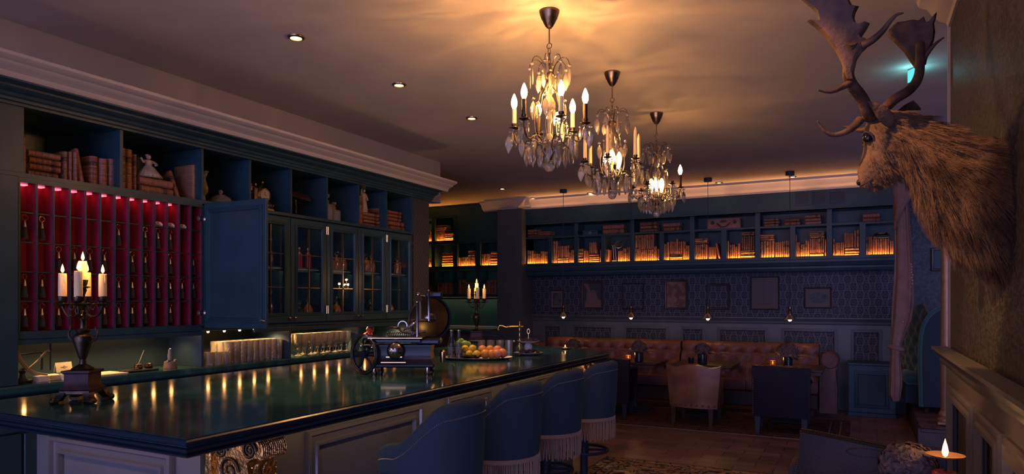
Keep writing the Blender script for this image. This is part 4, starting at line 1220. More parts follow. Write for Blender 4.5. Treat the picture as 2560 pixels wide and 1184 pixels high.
# niche back and partitions with led strips above
t = thing('niche_panel', 'lit panelled recess between back counter and cabinets', 'panel', (0, 0, 0))
MB().box(XB, XB + .16, .95, YK + .01, ZCN + .001, 1.288).build('back_board', M['niche'], t)
MB().box(XB, XB + .02, YK + .01, 5.62, ZCN + .001, 1.298).build('back_board', M['niche'], t)
for y0, y1 in ((YK - .004, YK + .014), (3.965, 3.985), (4.785, 4.80), (5.59, 5.615)):
    MB().box(XB + .021, XF - .005, y0, y1, ZCN + .001, 1.288).build('partition', M['niche'], t)
for y0, y1 in ((1.95, 3.16), (3.62, 3.96), (3.99, 4.78), (4.81, 5.58)):
    MB().box(XF - .018, XF + .001, y0, y1, 1.262, 1.2895, .002).build('valance', M['green'], t)
for k, (y0, y1) in enumerate(((1.95, 3.12), (3.26, 3.95), (4.0, 4.77), (4.82, 5.57))):
    st = thing('led_strip', 'warm light strip under the ' + ['key cabinet', 'cabinets over the tumblers', 'cabinets over the goblets', 'last glass cabinets behind the slicer'][k], 'light strip', (XF - .14 if k else XF - .16, y0, 1.281 if k else 1.278), 0, 'strips lighting the back counter')
    MB().box(-.008, .008, 0, y1 - y0, 0, .006).build('rail', M['steel'], st)
    n_ = int((y1 - y0) / .13)
    for q in range(n_):
        MB().lathe([(0, -.012), (.007, -.010), (.009, -.001), (.009, 0)], 10, Matrix.Translation((0, (q + .5) * (y1 - y0) / n_, 0))).build('light', M['led'], st)
        pl = bpy.data.lights.new('strip light', 'SPOT'); pl.energy = 11 if k else 2.0; pl.color = (1, .55, .22); pl.spot_size = math.radians(150); pl.spot_blend = 1; pl.shadow_soft_size = .012
        po = bpy.data.objects.new('strip_lamp', pl); COL.objects.link(po); po.parent = st; po.location = (0, (q + .5) * (y1 - y0) / n_, -.016)
# ================================================================== THINGS ON SHELVES AND COUNTERS
def candle_thing(loc, r, h, label, group, lit=True):
    c = thing('candle', label, 'candle', loc, 0, group)
    k = r / .0155
    MB().lathe([(0, 0), (r, 0), (r * 1.0, h * .5), (r * .97, h - .004), (r * .9, h + .002), (r * .6, h - .003), (0, h - .005)], 18).tube([(r * .95, 0, h - .002), (r * 1.04, .0, h * .8), (r * 1.02, 0, h * .62)], [.002 * k, .0028 * k, .002 * k], 6).build('wax', M['wax'], c)
    MB().tube([(0, 0, h - .006), (.0005, 0, h + .009 * k)], .0011, 5).build('wick', M['ink'], c)
    if lit:
        f = .042 * k ** .5
        MB().lathe([(0, h + .004), (.0045 * k, h + .009), (.0068 * k, h + f * .35), (.005 * k, h + f * .62), (.002 * k, h + f * .85), (0, h + f)], 10).build('flame', M['flame'], c)
        pl = bpy.data.lights.new('candle light', 'POINT'); pl.energy = 1.1; pl.color = (1, .5, .16); pl.shadow_soft_size = .012
        po = bpy.data.objects.new('candle_glow', pl); COL.objects.link(po); po.parent = c; po.location = (0, 0, h + f + .012)
    return c

def candelabra(loc, rz, label):
    t = thing('candelabra', label, 'candelabra', loc, rz)
    mb = MB()
    mb.box(-.062, .062, -.062, .062, .035, .055, .004)
    for sx in (-1, 1):
        for sy in (-1, 1):
            mb.loft([[(sx * (.05 + d) + a * w, sy * (.05 + d) + b * w, z) for a, b in ((-1, -1), (1, -1), (1, 1), (-1, 1))] for d, w, z in ((.012, .016, 0), (.018, .018, .012), (.006, .014, .028), (.0, .016, .045))])
            mb.ball((sx * .076, sy * .076, .012), .013, 8, 6)
    mb.build('foot', M['bronze'], t)
    M.setdefault('redmarble', mottle(P('red brown marble', (.05, .024, .022), .4, spec=.2), (.03, .016, .018), (.075, .034, .028), 22))
    MB().loft([[(-w, -w, z), (w, -w, z), (w, w, z), (-w, w, z)] for w, z in ((.060, .0555), (.052, .07), (.048, .08), (.048, .118), (.056, .124), (.056, .132))]).build('plinth', M['redmarble'], t)
    MB().lathe([(.04, .1325), (.042, .138), (.030, .146), (.014, .156), (.011, .175), (.016, .185), (.022, .205), (.034, .245), (.038, .262), (.036, .272), (.028, .278), (.022, .285), (.026, .292), (.028, .297), (.012, .303), (.009, .33), (.014, .342), (.010, .352), (.008, .39), (.015, .402), (.010, .415), (.008, .44), (.013, .455), (.016, .462), (.010, .468)], 20).build('urn', M['bronze'], t)
    for s_ in (-1, 1):
        pts = [(s_ * .033, 0, .25), (s_ * .052, 0, .262), (s_ * .058, 0, .285), (s_ * .05, 0, .30), (s_ * .053, 0, .312)]
        MB().tube(pts, [.005, .0055, .005, .004, .003], 8).build('handle', M['bronze'], t)
    RA = .072
    for k in range(4):
        a = math.radians(17 + 90 * k)
        T = Matrix.Rotation(a, 4, 'Z')
        mb = MB()
        mb.tube([(.008, 0, .375), (.03, 0, .352), (.052, 0, .356), (.066, 0, .378), (RA, 0, .398)], [.006, .0055, .005, .0045, .005], 8, T)
        pts = [(.040 + .018 * (1 - q / 14) * math.cos(q * .55), 0, .388 + .020 * (1 - q / 14) * math.sin(q * .55)) for q in range(14)]
        mb.tube(pts, .0035, 6, T)
        mb.tube([(.02, 0, .36), (.025, 0, .38), (.012, 0, .402)], .0035, 6, T)
        mb.lathe([(.0, .394), (.012, .396), (.030, .402), (.032, .405), (.014, .407), (.012, .410), (.018, .418), (.0195, .434), (.0165, .436), (.0, .431)], 16, T @ Matrix.Translation((RA, 0, 0)))
        mb.build('arm', M['bronze'], t)
    MB().lathe([(.010, .466), (.028, .472), (.028, .475), (.013, .478), (.017, .486), (.0195, .502), (.0165, .504), (0, .50)], 16).build('centre_cup', M['bronze'], t)
    return t
def light_candelabra(t, rz, near):
    who = 'the near candelabra' if near else 'the far candelabra'
    names = ['candle on the arm pointing down the bar of ', 'candle on the arm pointing to the cabinets of ', 'candle on the arm pointing to the end of ', 'candle on the arm pointing to the stools of ']
    for k in range(4):
        a = math.radians(17 + 90 * k) + rz
        p = Vector((math.cos(a) * .072, math.sin(a) * .072, .4315)) + Vector(t.location)
        lb = f'lit ivory candle, {["outermost over the stools side", "second arm, turned to the room end", "arm towards the cabinet side", "arm towards the camera side"][k]} of {who}'
        candle_thing(p, .0155, .095 + .008 * (k % 2), lb, 'lit candles of the candelabra')
    candle_thing(Vector((0, 0, .5005)) + Vector(t.location), .0155, .078, f'lit ivory candle standing tallest in the middle of {who}', 'lit candles of the candelabra')
RZ1 = math.radians(30)
p = on_z(207, 1004, ZB); c1 = candelabra((p.x, p.y, ZB + .001), RZ1, 'dark bronze five candle candelabra on a marble plinth, near end of bar'); light_candelabra(c1, RZ1, True)
c2_ = candelabra((-3.20, 5.55, ZB + .001), math.radians(20), 'dark five candle candelabra at the far back corner of the bar'); light_candelabra(c2_, math.radians(20), False)

# ------------------------------------------------------------------ key fobs
t0 = thing('key_fob', 'x', 'key fob', (0, 0, 0), PI / 2)
MB().ring((0, 0, 0), .0145, .0022, 20, 6, Matrix.Rotation(PI / 2, 4, 'X')).build('ring', M['brass'], t0)
MB().lathe([(0, -.014), (.003, -.0145), (.0045, -.019), (.006, -.025), (.0085, -.040), (.0105, -.050), (.009, -.053), (0, -.054)], 12).build('metal_cap', M['pewter'], t0)
mb = MB(); mb.lathe([(0, -.0535), (.0095, -.054), (.012, -.07), (.0145, -.095), (.0155, -.112), (0, -.112)], 14)
for k in range(16):
    a = k * 2 * PI / 16; mb.tube([(.009 * math.cos(a), .009 * math.sin(a), -.055), (.0155 * math.cos(a), .0155 * math.sin(a), -.114)], .0016, 4)
mb.build('tassel', M['tassel'], t0)
MB().tube([(0, .0, .0165), (0, .004, .019), (0, .02, .019)], .0018, 5).build('hook', M['oldbrass'], t0)
FOBS = {1: [0, 1, 6, 8, 9, 10], 2: [2, 3, 4, 5, 7, 8, 10, 12], 3: [0, 1, 3, 6, 7, 8, 9, 10, 11, 12], 4: [0, 1, 2, 5, 6, 7, 8, 10]}
first = True
for r, cols in FOBS.items():
    for cidx in cols:
        o = t0 if first else dup(t0, (0, 0, 0)); first = False
        o.location = (XF - .035, Y0 + (cidx + .5) * dy, ZKT - r * dz - .025)
        o.rotation_euler = (0, 0, PI / 2 + RND.uniform(-.3, .3))
        tag(o, f'black tasselled key fob, {ORD[cidx]} column from the candle end, {["", "second", "third", "fourth", "bottom"][r]} row', 'key fob', 'key fobs in the cubbies')
# crumpled white paper scrolls in three cubbies
for k, cidx in enumerate((9, 10, 11)):
    p = (XF - .05, Y0 + (cidx + .5) * dy, ZKT - dz + .0035)
    mb = MB()
    for q in range(3):
        mb.tube([(-.03 + .01 * q, -.025, .010 + .004 * q), (.0, .0 + .004 * q, .013 + .006 * q), (.03, .022 - .008 * q, .010 + .005 * q)], .008, 8)
    o = mb.build('paper_roll', M['paper'], None, loc=p)
    tag(o, f'crumpled white paper in a top row cubby, {["candle side of the three", "middle of the three", "door side of the three"][k]}', 'paper', 'crumpled papers in cubbies')

# ------------------------------------------------------------------ open cells above: books and ornaments
XS = -4.03
def on1(x, y, X=XS): return on_x(x / 3.946, 240 + y / 3.946, X)
def on3(x, y, X=XS): return on_x(480 + x / 3.7, 380 + y / 3.7, X)
def left_fill(fn, kind, a, b, top, base, n, lab, group, cnt, tones):
    p0, p1 = fn(a, top), fn(b, top)
    z1 = fn((a + b) / 2, top).z
    z0 = ZS + .0005 if base is None else fn((a + b) / 2, base).z
    if kind == 'u': book_run(p0.y, p1.y, n, z0, z1 - z0, .19, XS, lab, group, cnt, tones, PI / 2)
    elif kind == 'f': book_pile(p0.y, p1.y, n, z0, z1, .19, XS, lab, group, cnt, tones, PI / 2)
    else:
        j = cnt[0]; cnt[0] += 1
        put_book(LEATHERS[4 if n < 0 else 0], (XS, p0.y, z0 + .004), (.034, .17, (z1 - z0)), (math.radians(-n), 0, PI / 2), lab(j, TONE[4 if n < 0 else 0], 'leaning'), group)
G = 'old books above the back bar'
def mklab(where): return lambda j, tone, pose: f'{tone} leather book {"upright" if pose == "upright" else "lying flat" if pose == "flat" else "leaning"}, {ORD[j]} in the {where}'
cnt = [0]
for a in (('u', 166, 222, 392, None, 1), ('u', 232, 282, 402, None, 1), ('f', 290, 612, 545, None, 4), ('u', 637, 684, 545, None, 1), ('u', 690, 732, 548, None, 1), ('u', 735, 778, 552, None, 1)):
    left_fill(on1, *a, mklab('long open cell over the keys'), G, cnt, (0, 2, 3))
p = on1(792, 835)
put_book(LEATHERS[3], (XS, p.y, ZS + .004), (.03, .17, .215), (math.radians(-16), 0, PI / 2), 'reddish book leaning over in the long open cell above the keys', G)
for a in (('u', 908, 992, 592, None, 1), ('u', 995, 1076, 618, None, 1), ('u', 1082, 1166, 622, None, 1)):
    left_fill(on1, *a, mklab('long open cell over the keys, thick group'), G, [cnt[0] - 6], (0, 2, 3)); cnt[0] += 1
cnt = [0]
for a in (('u', 1202, 1256, 512, None, 1), ('u', 1258, 1326, 525, None, 1), ('u', 1330, 1366, 572, None, 1), ('f', 1378, 1720, 810, None, 2)):
    left_fill(on1, *a, mklab('cell with the seated figurine'), G, cnt, (0, 2, 3))
p = on1(1745, 980); put_book(LEATHERS[0], (XS, p.y, ZS + .006), (.032, .17, .20), (math.radians(-24), 0, PI / 2), 'brown gilt lined book leaning in the cell with the seated figurine', G)
p = on1(1905, 1000); put_book(LEATHERS[1], (XS, p.y, ZS + .0005), (.03, .19, on1(1925, 680).z - ZS), (0, 0, PI / 2), 'tall tan book upright at the end of the figurine cell', G)
p = on1(1720, 800, XS - .22); put_book(GREENBOOK, (XS - .21, p.y, ZS + .0005), (.04, .17, .26), (0, 0, PI / 2), 'green covered book standing behind the leaning one', G)
cnt = [0]
for a in (('u', 1553, 1590, 405, None, 1), ('f', 1592, 1744, 562, None, 4), ('u', 1746, 1785, 520, None, 1)):
    left_fill(on3, *a, mklab('cell with the standing plaster figure'), G, cnt, (2, 2, 0))
cnt = [0]
left_fill(on3, 'f', 1830, 1975, 640, None, 2, mklab('last open cell by the papered pier'), G, cnt, (2, 0))
left_fill(on3, 'f', 1826, 1945, 542, 636, 3, mklab('last open cell by the papered pier'), G, cnt, (2, 0))

def figure_mb(h, seated):
    mb = MB()
    if seated:
        mb.loft([[(r * math.cos(a) * (1.2 if i < 3 else 1), r * math.sin(a), z) for a in [k * PI / 8 for k in range(16)]] for i, (r, z) in enumerate([(.075, 0), (.072, .02), (.055, .05), (.035, .085), (.022, .105), (.024, .125), (.028, .14), (.012, .15)])])
        mb.ball((.0, 0, .170), (.017, .017, .021)); mb.ball((.004, -.01, .182), (.015, .015, .010))
        mb.tube([(.0, .026, .138), (.03, .04, .115), (.055, .015, .10)], [.010, .009, .006], 8); mb.tube([(0, -.026, .138), (.025, -.05, .12), (.03, -.07, .15)], [.010, .009, .006], 8)
        for k in range(9):
            a = -1.2 + k * .3; mb.tube([(.03 * math.cos(a), .03 * math.sin(a), .09), (.078 * math.cos(a) * 1.15, .078 * math.sin(a), .004)], [.005, .009], 6)
    else:
        mb.lathe([(.04, 0), (.042, .012), (.034, .016)], 16)
        mb.loft([[(r * math.cos(a) + o_, r * 1.1 * math.sin(a), z) for a in [k * PI / 8 for k in range(16)]] for r, z, o_ in [(.034, .016, 0), (.03, .06, .004), (.024, .10, -.002), (.028, .125, -.004), (.03, .15, 0), (.014, .163, .002)]])
        mb.ball((.006, 0, .182), (.017, .015, .02)); mb.tube([(0, .03, .15), (.02, .036, .11), (.035, .012, .105)], [.010, .009, .007], 8); mb.tube([(0, -.03, .15), (.015, -.045, .18), (.02, -.03, .205)], [.010, .008, .006], 8)
        for k in range(8):
            a = k * PI / 4; mb.tube([(.022 * math.cos(a), .024 * math.sin(a), .10), (.035 * math.cos(a), .038 * math.sin(a), .018)], .005, 6)
    return mb
zt = on1(1550, 812).z
o = figure_mb(.2, True).build('figurine', M['statue'], None, loc=(XS - .06, on1(1525, 812).y, zt + .003)); o.scale = (.85, 1.0, .80)
tag(o, 'pale seated lady figurine in a wide gown on flat books', 'figurine')
o = figure_mb(.2, False).build('figurine', M['statue'], None, loc=(XS - .07, on3(1640, 560).y, on3(1665, 562).z + .004)); o.scale = (1.0, 1.0, 1.12)
tag(o, 'pale standing plaster figure on flat red books', 'figurine')

# cut glass ewer, domed dish, clock, lamp, decanters
t = thing('glass_ewer', 'cut glass ewer with flared lip in an open cell', 'ewer', (XS - .05, on3(150, 370).y, ZS + .0005))
MB().lathe([(0, 0), (.042, 0), (.044, .008), (.016, .02), (.013, .05), (.03, .075), (.036, .10), (.024, .135), (.016, .165), (.024, .20), (.034, .215), (.031, .214), (.013, .165), (.021, .135), (.032, .10), (.026, .078), (0, .055)], 20).build('body', M['crystal'], t)
MB().tube([(0, -.03, .21), (0, -.06, .205), (0, -.062, .16), (0, -.034, .115)], .005, 8).build('handle', M['crystal'], t)
MB().ball((0, .03, .222), (.01, .018, .008)).ball((0, -.03, .22), (.01, .016, .008)).build('lip', M['crystal'], t)
t = thing('domed_dish', 'lidded cut glass dish with a knob beside the ewer', 'dish', (XS - .07, on3(330, 430).y, ZS + .0005))
MB().lathe([(0, 0), (.06, 0), (.095, .012), (.098, .018), (.09, .016), (.06, .006), (0, .005)], 28).build('dish', M['crystal'], t)
mb = MB().lathe([(.088, .0185), (.082, .035), (.06, .062), (.03, .078), (.008, .084), (.012, .09), (.016, .10), (.012, .112), (0, .116)], 20); mb.build('lid', M['crystal'], t, smooth=10)
t = thing('mantel_clock', 'ornate gilt mantel clock with round dial in an open cell', 'clock', (XS - .06, on3(680, 540).y, ZS + .0005), PI / 2)
mb = MB().box(-.07, .11, -.04, .05, 0, .03, .006)
mb.loft([[(x0, -.03, z), (x1, -.03, z), (x1, .04, z), (x0, .04, z)] for x0, x1, z in ((-.05, .10, .03), (-.03, .075, .06), (-.02, .06, .08))])
for k in range(7): mb.tube([(-.04 + .02 * k, -.03, .03), (-.045 + .022 * k, -.05, .05), (-.03 + .02 * k, -.035, .07)], .006, 6)
mb.build('scrolled_base', M['oldbrass'], t)
MB().lathe([(.0, -.02), (.055, -.02), (.058, .0), (.05, .012), (.042, .012), (.042, .006), (0, .006)], 24, Matrix.Translation((.02, -.025, .125)) @ Matrix.Rotation(PI / 2, 4, 'X')).build('drum', M['gold'], t)
MB().lathe([(0, 0), (.041, 0), (.041, .001), (0, .001)], 24, Matrix.Translation((.02, -.033, .125)) @ Matrix.Rotation(PI / 2, 4, 'X')).build('dial', M['statue'], t)
MB().box(.0185, .0215, -.0365, -.0355, .125, .152).box(.02, .04, -.0365, -.0355, .1235, .1265).build('hands', M['ink'], t)
mb = MB(); mb.ball((-.05, -.005, .20), (.014, .014, .018)); mb.loft([[(-.05 + r * math.cos(a), -.005 + r * math.sin(a), z) for a in [k * PI / 5 for k in range(10)]] for r, z in ((.03, .07), (.022, .12), (.02, .15), (.024, .17), (.008, .185))])
mb.tube([(-.03, -.01, .165), (-.005, -.02, .19), (.01, -.015, .21)], .007, 6); mb.tube([(-.06, -.01, .165), (-.085, -.01, .18), (-.09, -.01, .15)], .007, 6); mb.ball((.01, -.015, .222), .016, 8, 6); mb.tube([(-.08, 0, .2), (-.1, 0, .16), (-.085, 0, .13)], .008, 6)
mb.build('cherub', M['oldbrass'], t)
t = thing('desk_lamp', 'dark desk lamp with a long slanted shade in an open cell', 'lamp', (XS - .06, on3(1010, 575).y, ZS + .0005), PI / 2)
MB().lathe([(0, 0), (.055, 0), (.057, .01), (.03, .02), (.012, .03), (0, .03)], 20).build('base', M['blackmetal'], t)
MB().lathe([(.01, .03), (.011, .07), (.016, .08), (.01, .09), (.009, .135)], 12).build('stem', M['bronze'], t)
MB().loft([[(x, -.05, .165), (x, -.035, .20), (x, 0, .225), (x, .035, .20), (x, .05, .165), (x, .047, .163), (x, .032, .195), (x, 0, .218), (x, -.032, .195), (x, -.047, .163)] for x in (-.11, .11)], Matrix.Translation((0, 0, -.02)) @ Matrix.Rotation(math.radians(5), 4, 'Y')).build('shade', M['darkleather'], t)
def decanter(loc, label, w_, h_, group=None):
    t = thing('decanter', label, 'decanter', loc, 0, group)
    MB().loft([[(-a, -a, z), (-a * .8, -a, z), (a * .8, -a, z), (a, -a, z), (a, -a * .8, z), (a, a * .8, z), (a, a, z), (a * .8, a, z), (-a * .8, a, z), (-a, a, z), (-a, a * .8, z), (-a, -a * .8, z)] for a, z in ((w_, 0), (w_, h_ * .58), (w_ * .9, h_ * .62), (w_ * .35, h_ * .66), (w_ * .32, h_ * .74))]).build('body', M['crystal'], t, smooth=10)
    MB().lathe([(w_ * .5, h_ * .742), (w_ * .5, h_ * .77), (w_ * .28, h_ * .78), (w_ * .3, h_ * .84), (w_ * .58, h_ * .9), (w_ * .55, h_), (0, h_)], 12).build('stopper', M['crystal'], t, smooth=10)
    return t
decanter((XS - .07, on3(1300, 625).y, ZS + .0005), 'taller square cut glass decanter in an open cell', .05, .235)
decanter((XS - .09, on3(1385, 632).y, ZS + .0005), 'shorter square cut glass decanter beside the taller one', .042, .18)

# bottles and glasses behind the cabinet panes
def bottle_mesh(name, m, prof, stop=None, sm=None):
    t = thing(name, 'x', 'bottle', (0, 0, 0))
    MB().lathe(prof, 14).build('body', m, t)
    if stop: MB().lathe(stop, 12).build('stopper', sm, t)
    return t
darkbottle = P('dark bottle glass', (.02, .022, .02), .12, coat=.5)
redb = P('red bottle', (.26, .025, .018), .15, coat=.5)
amberb = P('amber spirit', (.22, .09, .03), .1, coat=.5)
BASEB = thing
protos = {}
protos['ball'] = bottle_mesh('bottle', darkbottle, [(0, 0), (.03, 0), (.03, .10), (.012, .13), (.011, .16), (0, .16)], [(.008, .16), (.006, .17), (.018, .18), (.022, .195), (.018, .21), (0, .215)], M['chrome'])
protos['red'] = bottle_mesh('bottle', redb, [(0, 0), (.028, 0), (.028, .11), (.012, .13), (.012, .15), (0, .15)], [(.013, .15), (.013, .165), (0, .165)], M['pewter'])
protos['dec'] = bottle_mesh('decanter', amberb, [(0, 0), (.04, 0), (.042, .06), (.03, .09), (.012, .11), (.012, .13), (0, .13)], [(.014, .13), (.02, .145), (.022, .16), (.01, .172), (0, .173)], M['glass'])
protos['cut'] = bottle_mesh('decanter', M['glass'], [(0, 0), (.036, 0), (.038, .05), (.03, .07), (.011, .09), (.014, .11), (0, .11)], [(.012, .11), (.02, .12), (.018, .14), (0, .145)], M['glass'])
used = set()
def stand(kind, y, z, x, label, group):
    o = protos[kind] if kind not in used else dup(protos[kind], (0, 0, 0)); used.add(kind)
    o.location = (x, y, z); tag(o, label, 'bottle', group)
for i in range(6):
    y0, y1 = YD[i] + .02, YD[i + 1] - .02
    if i == 0:
        continue
    zlo, zhi = 1.30 + .0605, 1.30 + .4655
    cname = ['', 'ball stopper cabinet', 'red bottle cabinet', 'mirroring middle cabinet', 'cabinet second from the pier', 'cabinet beside the pier'][i]
    hi = {1: ['ball', 'ball', 'ball'], 2: ['red', 'red', 'red'], 3: ['dec', 'dec', 'dec', 'dec'], 4: ['dec', 'cut', 'dec', 'dec'], 5: ['cut', 'cut', 'dec']}[i]
    lo = {1: ['ball', 'ball', 'ball'], 2: ['red', 'cut', 'dec'], 3: ['cut', 'cut', 'dec', 'cut'], 4: ['cut', 'cut', 'cut'], 5: ['dec']}[i]
    for nm, row, z in (('upper', hi, zhi), ('lower', lo, zlo)):
        for k, kd in enumerate(row):
            kk = {'ball': 'dark bottle with a silver ball stopper', 'red': 'red bottle with a grey cap', 'dec': 'amber filled decanter', 'cut': 'clear cut decanter'}[kd]
            stand(kd, y0 + (y1 - y0) * (k + .7) / (len(row) + .6), z, XF - .105, f'{kk}, {ORD[k]} on {nm} shelf, {cname}', 'bottles in the glass cabinets')
for kd in protos:
    if kd not in used: bpy.data.objects.remove(protos[kd])

# highball glasses, tumblers, goblets
def facet_glass(name, prof, n, label, cat):
    return tag(MB().lathe(prof, n).build(name, M['cutglass'], None, smooth=12), label, cat)
def cut_glass(name, r0, r1, h, n, rows, wall):
    """Tall tumbler with a diamond cut band: alternate vertices pushed in and out, left unsmoothed."""
    mb = MB(); rings = [[(0.6 * r0 * math.cos(2 * PI * i / n), .6 * r0 * math.sin(2 * PI * i / n), 0) for i in range(n)]]
    for j in range(rows + 1):
        z = h * j / rows; r = r0 + (r1 - r0) * j / rows
        cut = .0013 if .15 < j / rows < .95 else 0
        rings.append([((r - cut * ((i + j) % 2)) * math.cos(2 * PI * i / n), (r - cut * ((i + j) % 2)) * math.sin(2 * PI * i / n), z) for i in range(n)])
    for j in (rows, rows // 2, 1):
        z = h * j / rows; r = (r0 + (r1 - r0) * j / rows) - wall
        rings.append([(r * math.cos(2 * PI * i / n), r * math.sin(2 * PI * i / n), max(z, .014)) for i in range(n)])
    mb.loft(rings)
    return mb.build(name, M['cutglass'], None, smooth=0)
hb = tag(cut_glass('highball_glass', .029, .0335, .15, 20, 10, .0028), 'x', 'glass')
tb = facet_glass('tumbler', [(0, 0), (.031, 0), (.033, .04), (.0345, .085), (.0315, .085), (.03, .04), (.028, .015), (0, .013)], 12, 'x', 'glass')
gb = facet_glass('goblet', [(0, 0), (.033, 0), (.034, .003), (.012, .008), (.006, .02), (.006, .042), (.013, .05), (.013, .058), (.008, .064), (.018, .078), (.028, .10), (.034, .14), (.0345, .175), (.0325, .175), (.031, .14), (.025, .102), (.014, .082), (0, .076)], 16, 'x', 'glass')
def scatter(proto, pts, labels, group):
    for k, p in enumerate(pts):
        o = proto if k == 0 else proto.copy()
        if k: COL.objects.link(o)
        o.location = p; o.rotation_euler = (0, 0, RND.uniform(0, 1)); tag(o, labels[k], 'glass', group)
zc = ZCN + .0008
pts, lb = [], []
ya = on_x(566, 905, -4.03).y; yb = on_x(700, 895, -4.03).y
nh = 9
for r in range(3):
    for k in range(nh):
        pts.append((-4.045 - r * .072, ya + .035 + (yb - ya - .04) * k / (nh - 1), zc)); lb.append(f'tall cut glass highball, {ORD[k]} from the tumblers in the {["front", "middle", "back"][r]} row of the block')
scatter(hb, pts, lb, 'highball glasses on the back counter')
pts, lb = [], []
yt = on_x(523, 905, -4.0).y + .03
for r in range(2):
    for k in range(3):
        pts.append((-4.00 - r * .074 + (.0 if r else 0), yt - .005 + k * .073 - (.0), zc)); lb.append(f'short clear tumbler, {ORD[k]} from the open door in the {["front", "back"][r]} row')
pts = [(x, min(y, ya - .002 + .0) if False else y - .03, z) for x, y, z in pts]
scatter(tb, pts, lb, 'tumblers on the back counter')
pts, lb = [], []
g0, g1 = on_x(746, 890, -4.05).y, on_x(868, 880, -4.05).y
for r in range(2):
    for k in range(9):
        pts.append((-4.05 - r * .09, g0 + (g1 - g0) * k / 8 - .008 * r, zc)); lb.append(f'cut crystal goblet, {ORD[k]} from the tall glasses in the {["front", "back"][r]} row')
scatter(gb, pts, lb, 'goblets on the back counter')

# bowl of pomegranates behind the slicer
p = on_x(920, 842, -4.06)
t = tag(MB().lathe([(0, 0), (.05, 0), (.05, .012), (.035, .02), (.06, .05), (.10, .095), (.105, .10), (.098, .10), (.055, .055), (0, .03)], 24).build('fruit_bowl', M['vase'], None, loc=(-4.07, p.y, zc)), 'dark footed fruit bowl behind the slicer on the back counter', 'bowl')
def fruit(kind, mk, r, loc, label, cat, group, rot=(0, 0, 0), squash=(1, 1, 1)):
    f = thing(kind, label, cat, loc, 0, group)
    f.rotation_euler = rot
    if kind == 'lemon':
        MB().lathe([(0, -1.25 * r), (.16 * r, -1.2 * r), (.3 * r, -1.06 * r), (.7 * r, -.75 * r), (.97 * r, -.3 * r), (1.0 * r, .05 * r), (.9 * r, .5 * r), (.6 * r, .88 * r), (.25 * r, 1.1 * r), (.12 * r, 1.17 * r), (0, 1.18 * r)], 18).build('peel', M[mk], f)
    else:
        MB().ball((0, 0, 0), (r * squash[0], r * squash[1], r * squash[2]), 18, 12).build('peel', M[mk], f)
    zt_ = r * (1.17 if kind == 'lemon' else squash[2])
    if kind == 'pomegranate':
        MB().lathe([(r * .22, zt_ - .004), (r * .2, zt_ + .004), (r * .34, zt_ + .016), (r * .3, zt_ + .016), (r * .14, zt_ + .002), (0, zt_)], 6).build('crown', M[mk], f)
    else:
        MB().lathe([(0, zt_ + .0015), (r * .1, zt_ + .001), (r * .12, zt_ - .001), (0, zt_ - .002)], 6).build('stem_end', M['leaf'], f)
    return f
fruit('pomegranate', 'pomegranate', .037, (-4.04, p.y - .045, zc + .118), 'dark red pomegranate with its crown outward, in the bowl', 'fruit', 'pomegranates', (0, 1.0, -.8))
fruit('pomegranate', 'pomegranate', .038, (-4.09, p.y + .045, zc + .12), 'pomegranate on the slicer side of the bowl', 'fruit', 'pomegranates', (0, .6, 1))
fruit('pomegranate', 'pomegranate', .036, (-4.06, p.y + .03, zc + .178), 'pomegranate on top of the other two', 'fruit', 'pomegranates', (.3, .2, 0))

# ------------------------------------------------------------------ tray with bottles and fruit on the bar
pt = on_z(1190, 897, ZB)
TR = Matrix.Rotation(YAW, 4, 'Z')
mb = MB(); mb.lathe([(0, .001), (.9, .001), (1.0, .014), (1.01, .017), (.99, .018), (.9, .006), (0, .006)], 48, Matrix.Diagonal((.262, .16, 1, 1)))
t = mb.build('serving_tray', M['steel'], None, loc=(pt.x, pt.y, ZB)); t.rotation_euler = (0, 0, YAW)
tag(t, 'oval metal tray holding fruit and two bottles on the bar', 'tray')
def at(u, depth):           # a point on the bar at picture column u, a given distance into the room from the tray centre line
    base = on_z(1190, 897, ZB)
    a, b = ray(u)
    # camera-depth line through the tray
    d = (base.x * -_s + base.y * _c) + depth
    return Vector((a * d, b * d, 0))
ztr = ZB + .0065
wb = thing('soda_bottle', 'clear soda bottle at the near end of the tray', 'bottle', (*at(1129, -.03).xy, ztr), 0, 'soda bottles on the tray')
mb = MB(); mb.lathe([(0, 0), (.024, 0), (.0265, .004), (.0265, .10), (.024, .115), (.0125, .15), (.0105, .165), (.0105, .195), (.009, .195), (.0088, .165), (.011, .15), (.0225, .115), (.025, .10), (.025, .008), (0, .006)], 24); mb.build('glass_body', M['glass'], wb)
MB().lathe([(0, .1955), (.0125, .1925), (.0135, .196), (.0125, .203), (0, .204)], 16).build('crown_cap', M['brass'], wb)
MB().lathe([(.0267, .035), (.0269, .036), (.0269, .084), (.0267, .085)], 24, a0=math.radians(-150), a1=math.radians(-40)).build('paper_label', P('faded label', (.2, .2, .18), .6), wb)
dup(wb, (*at(1147, -.025).xy, ztr), .4, 'clear soda bottle beside the limes on the tray')
lj = tag(MB().lathe([(0, 0), (.03, 0), (.034, .02), (.05, .05), (.055, .068), (.053, .068), (.045, .05), (.03, .022), (0, .012)], 20).build('lime_bowl', M['glass'], None, loc=(*at(1160, .055).xy, ztr)), 'footed glass bowl of limes behind the soda bottles', 'bowl')
for k, (u, dd, zz) in enumerate(((1146, .03, .098), (1152, .075, .112), (1163, .05, .098), (1170, .085, .088))):
    fruit('lime', 'lime', .026, (*at(u, dd).xy, ztr + zz), ['lime behind the second bottle', 'topmost lime in the glass bowl', 'lime at the lemon side of the glass bowl', 'lime at the back of the glass bowl'][k], 'fruit', 'limes', (k, .4, k), (1, 1, 1.12))
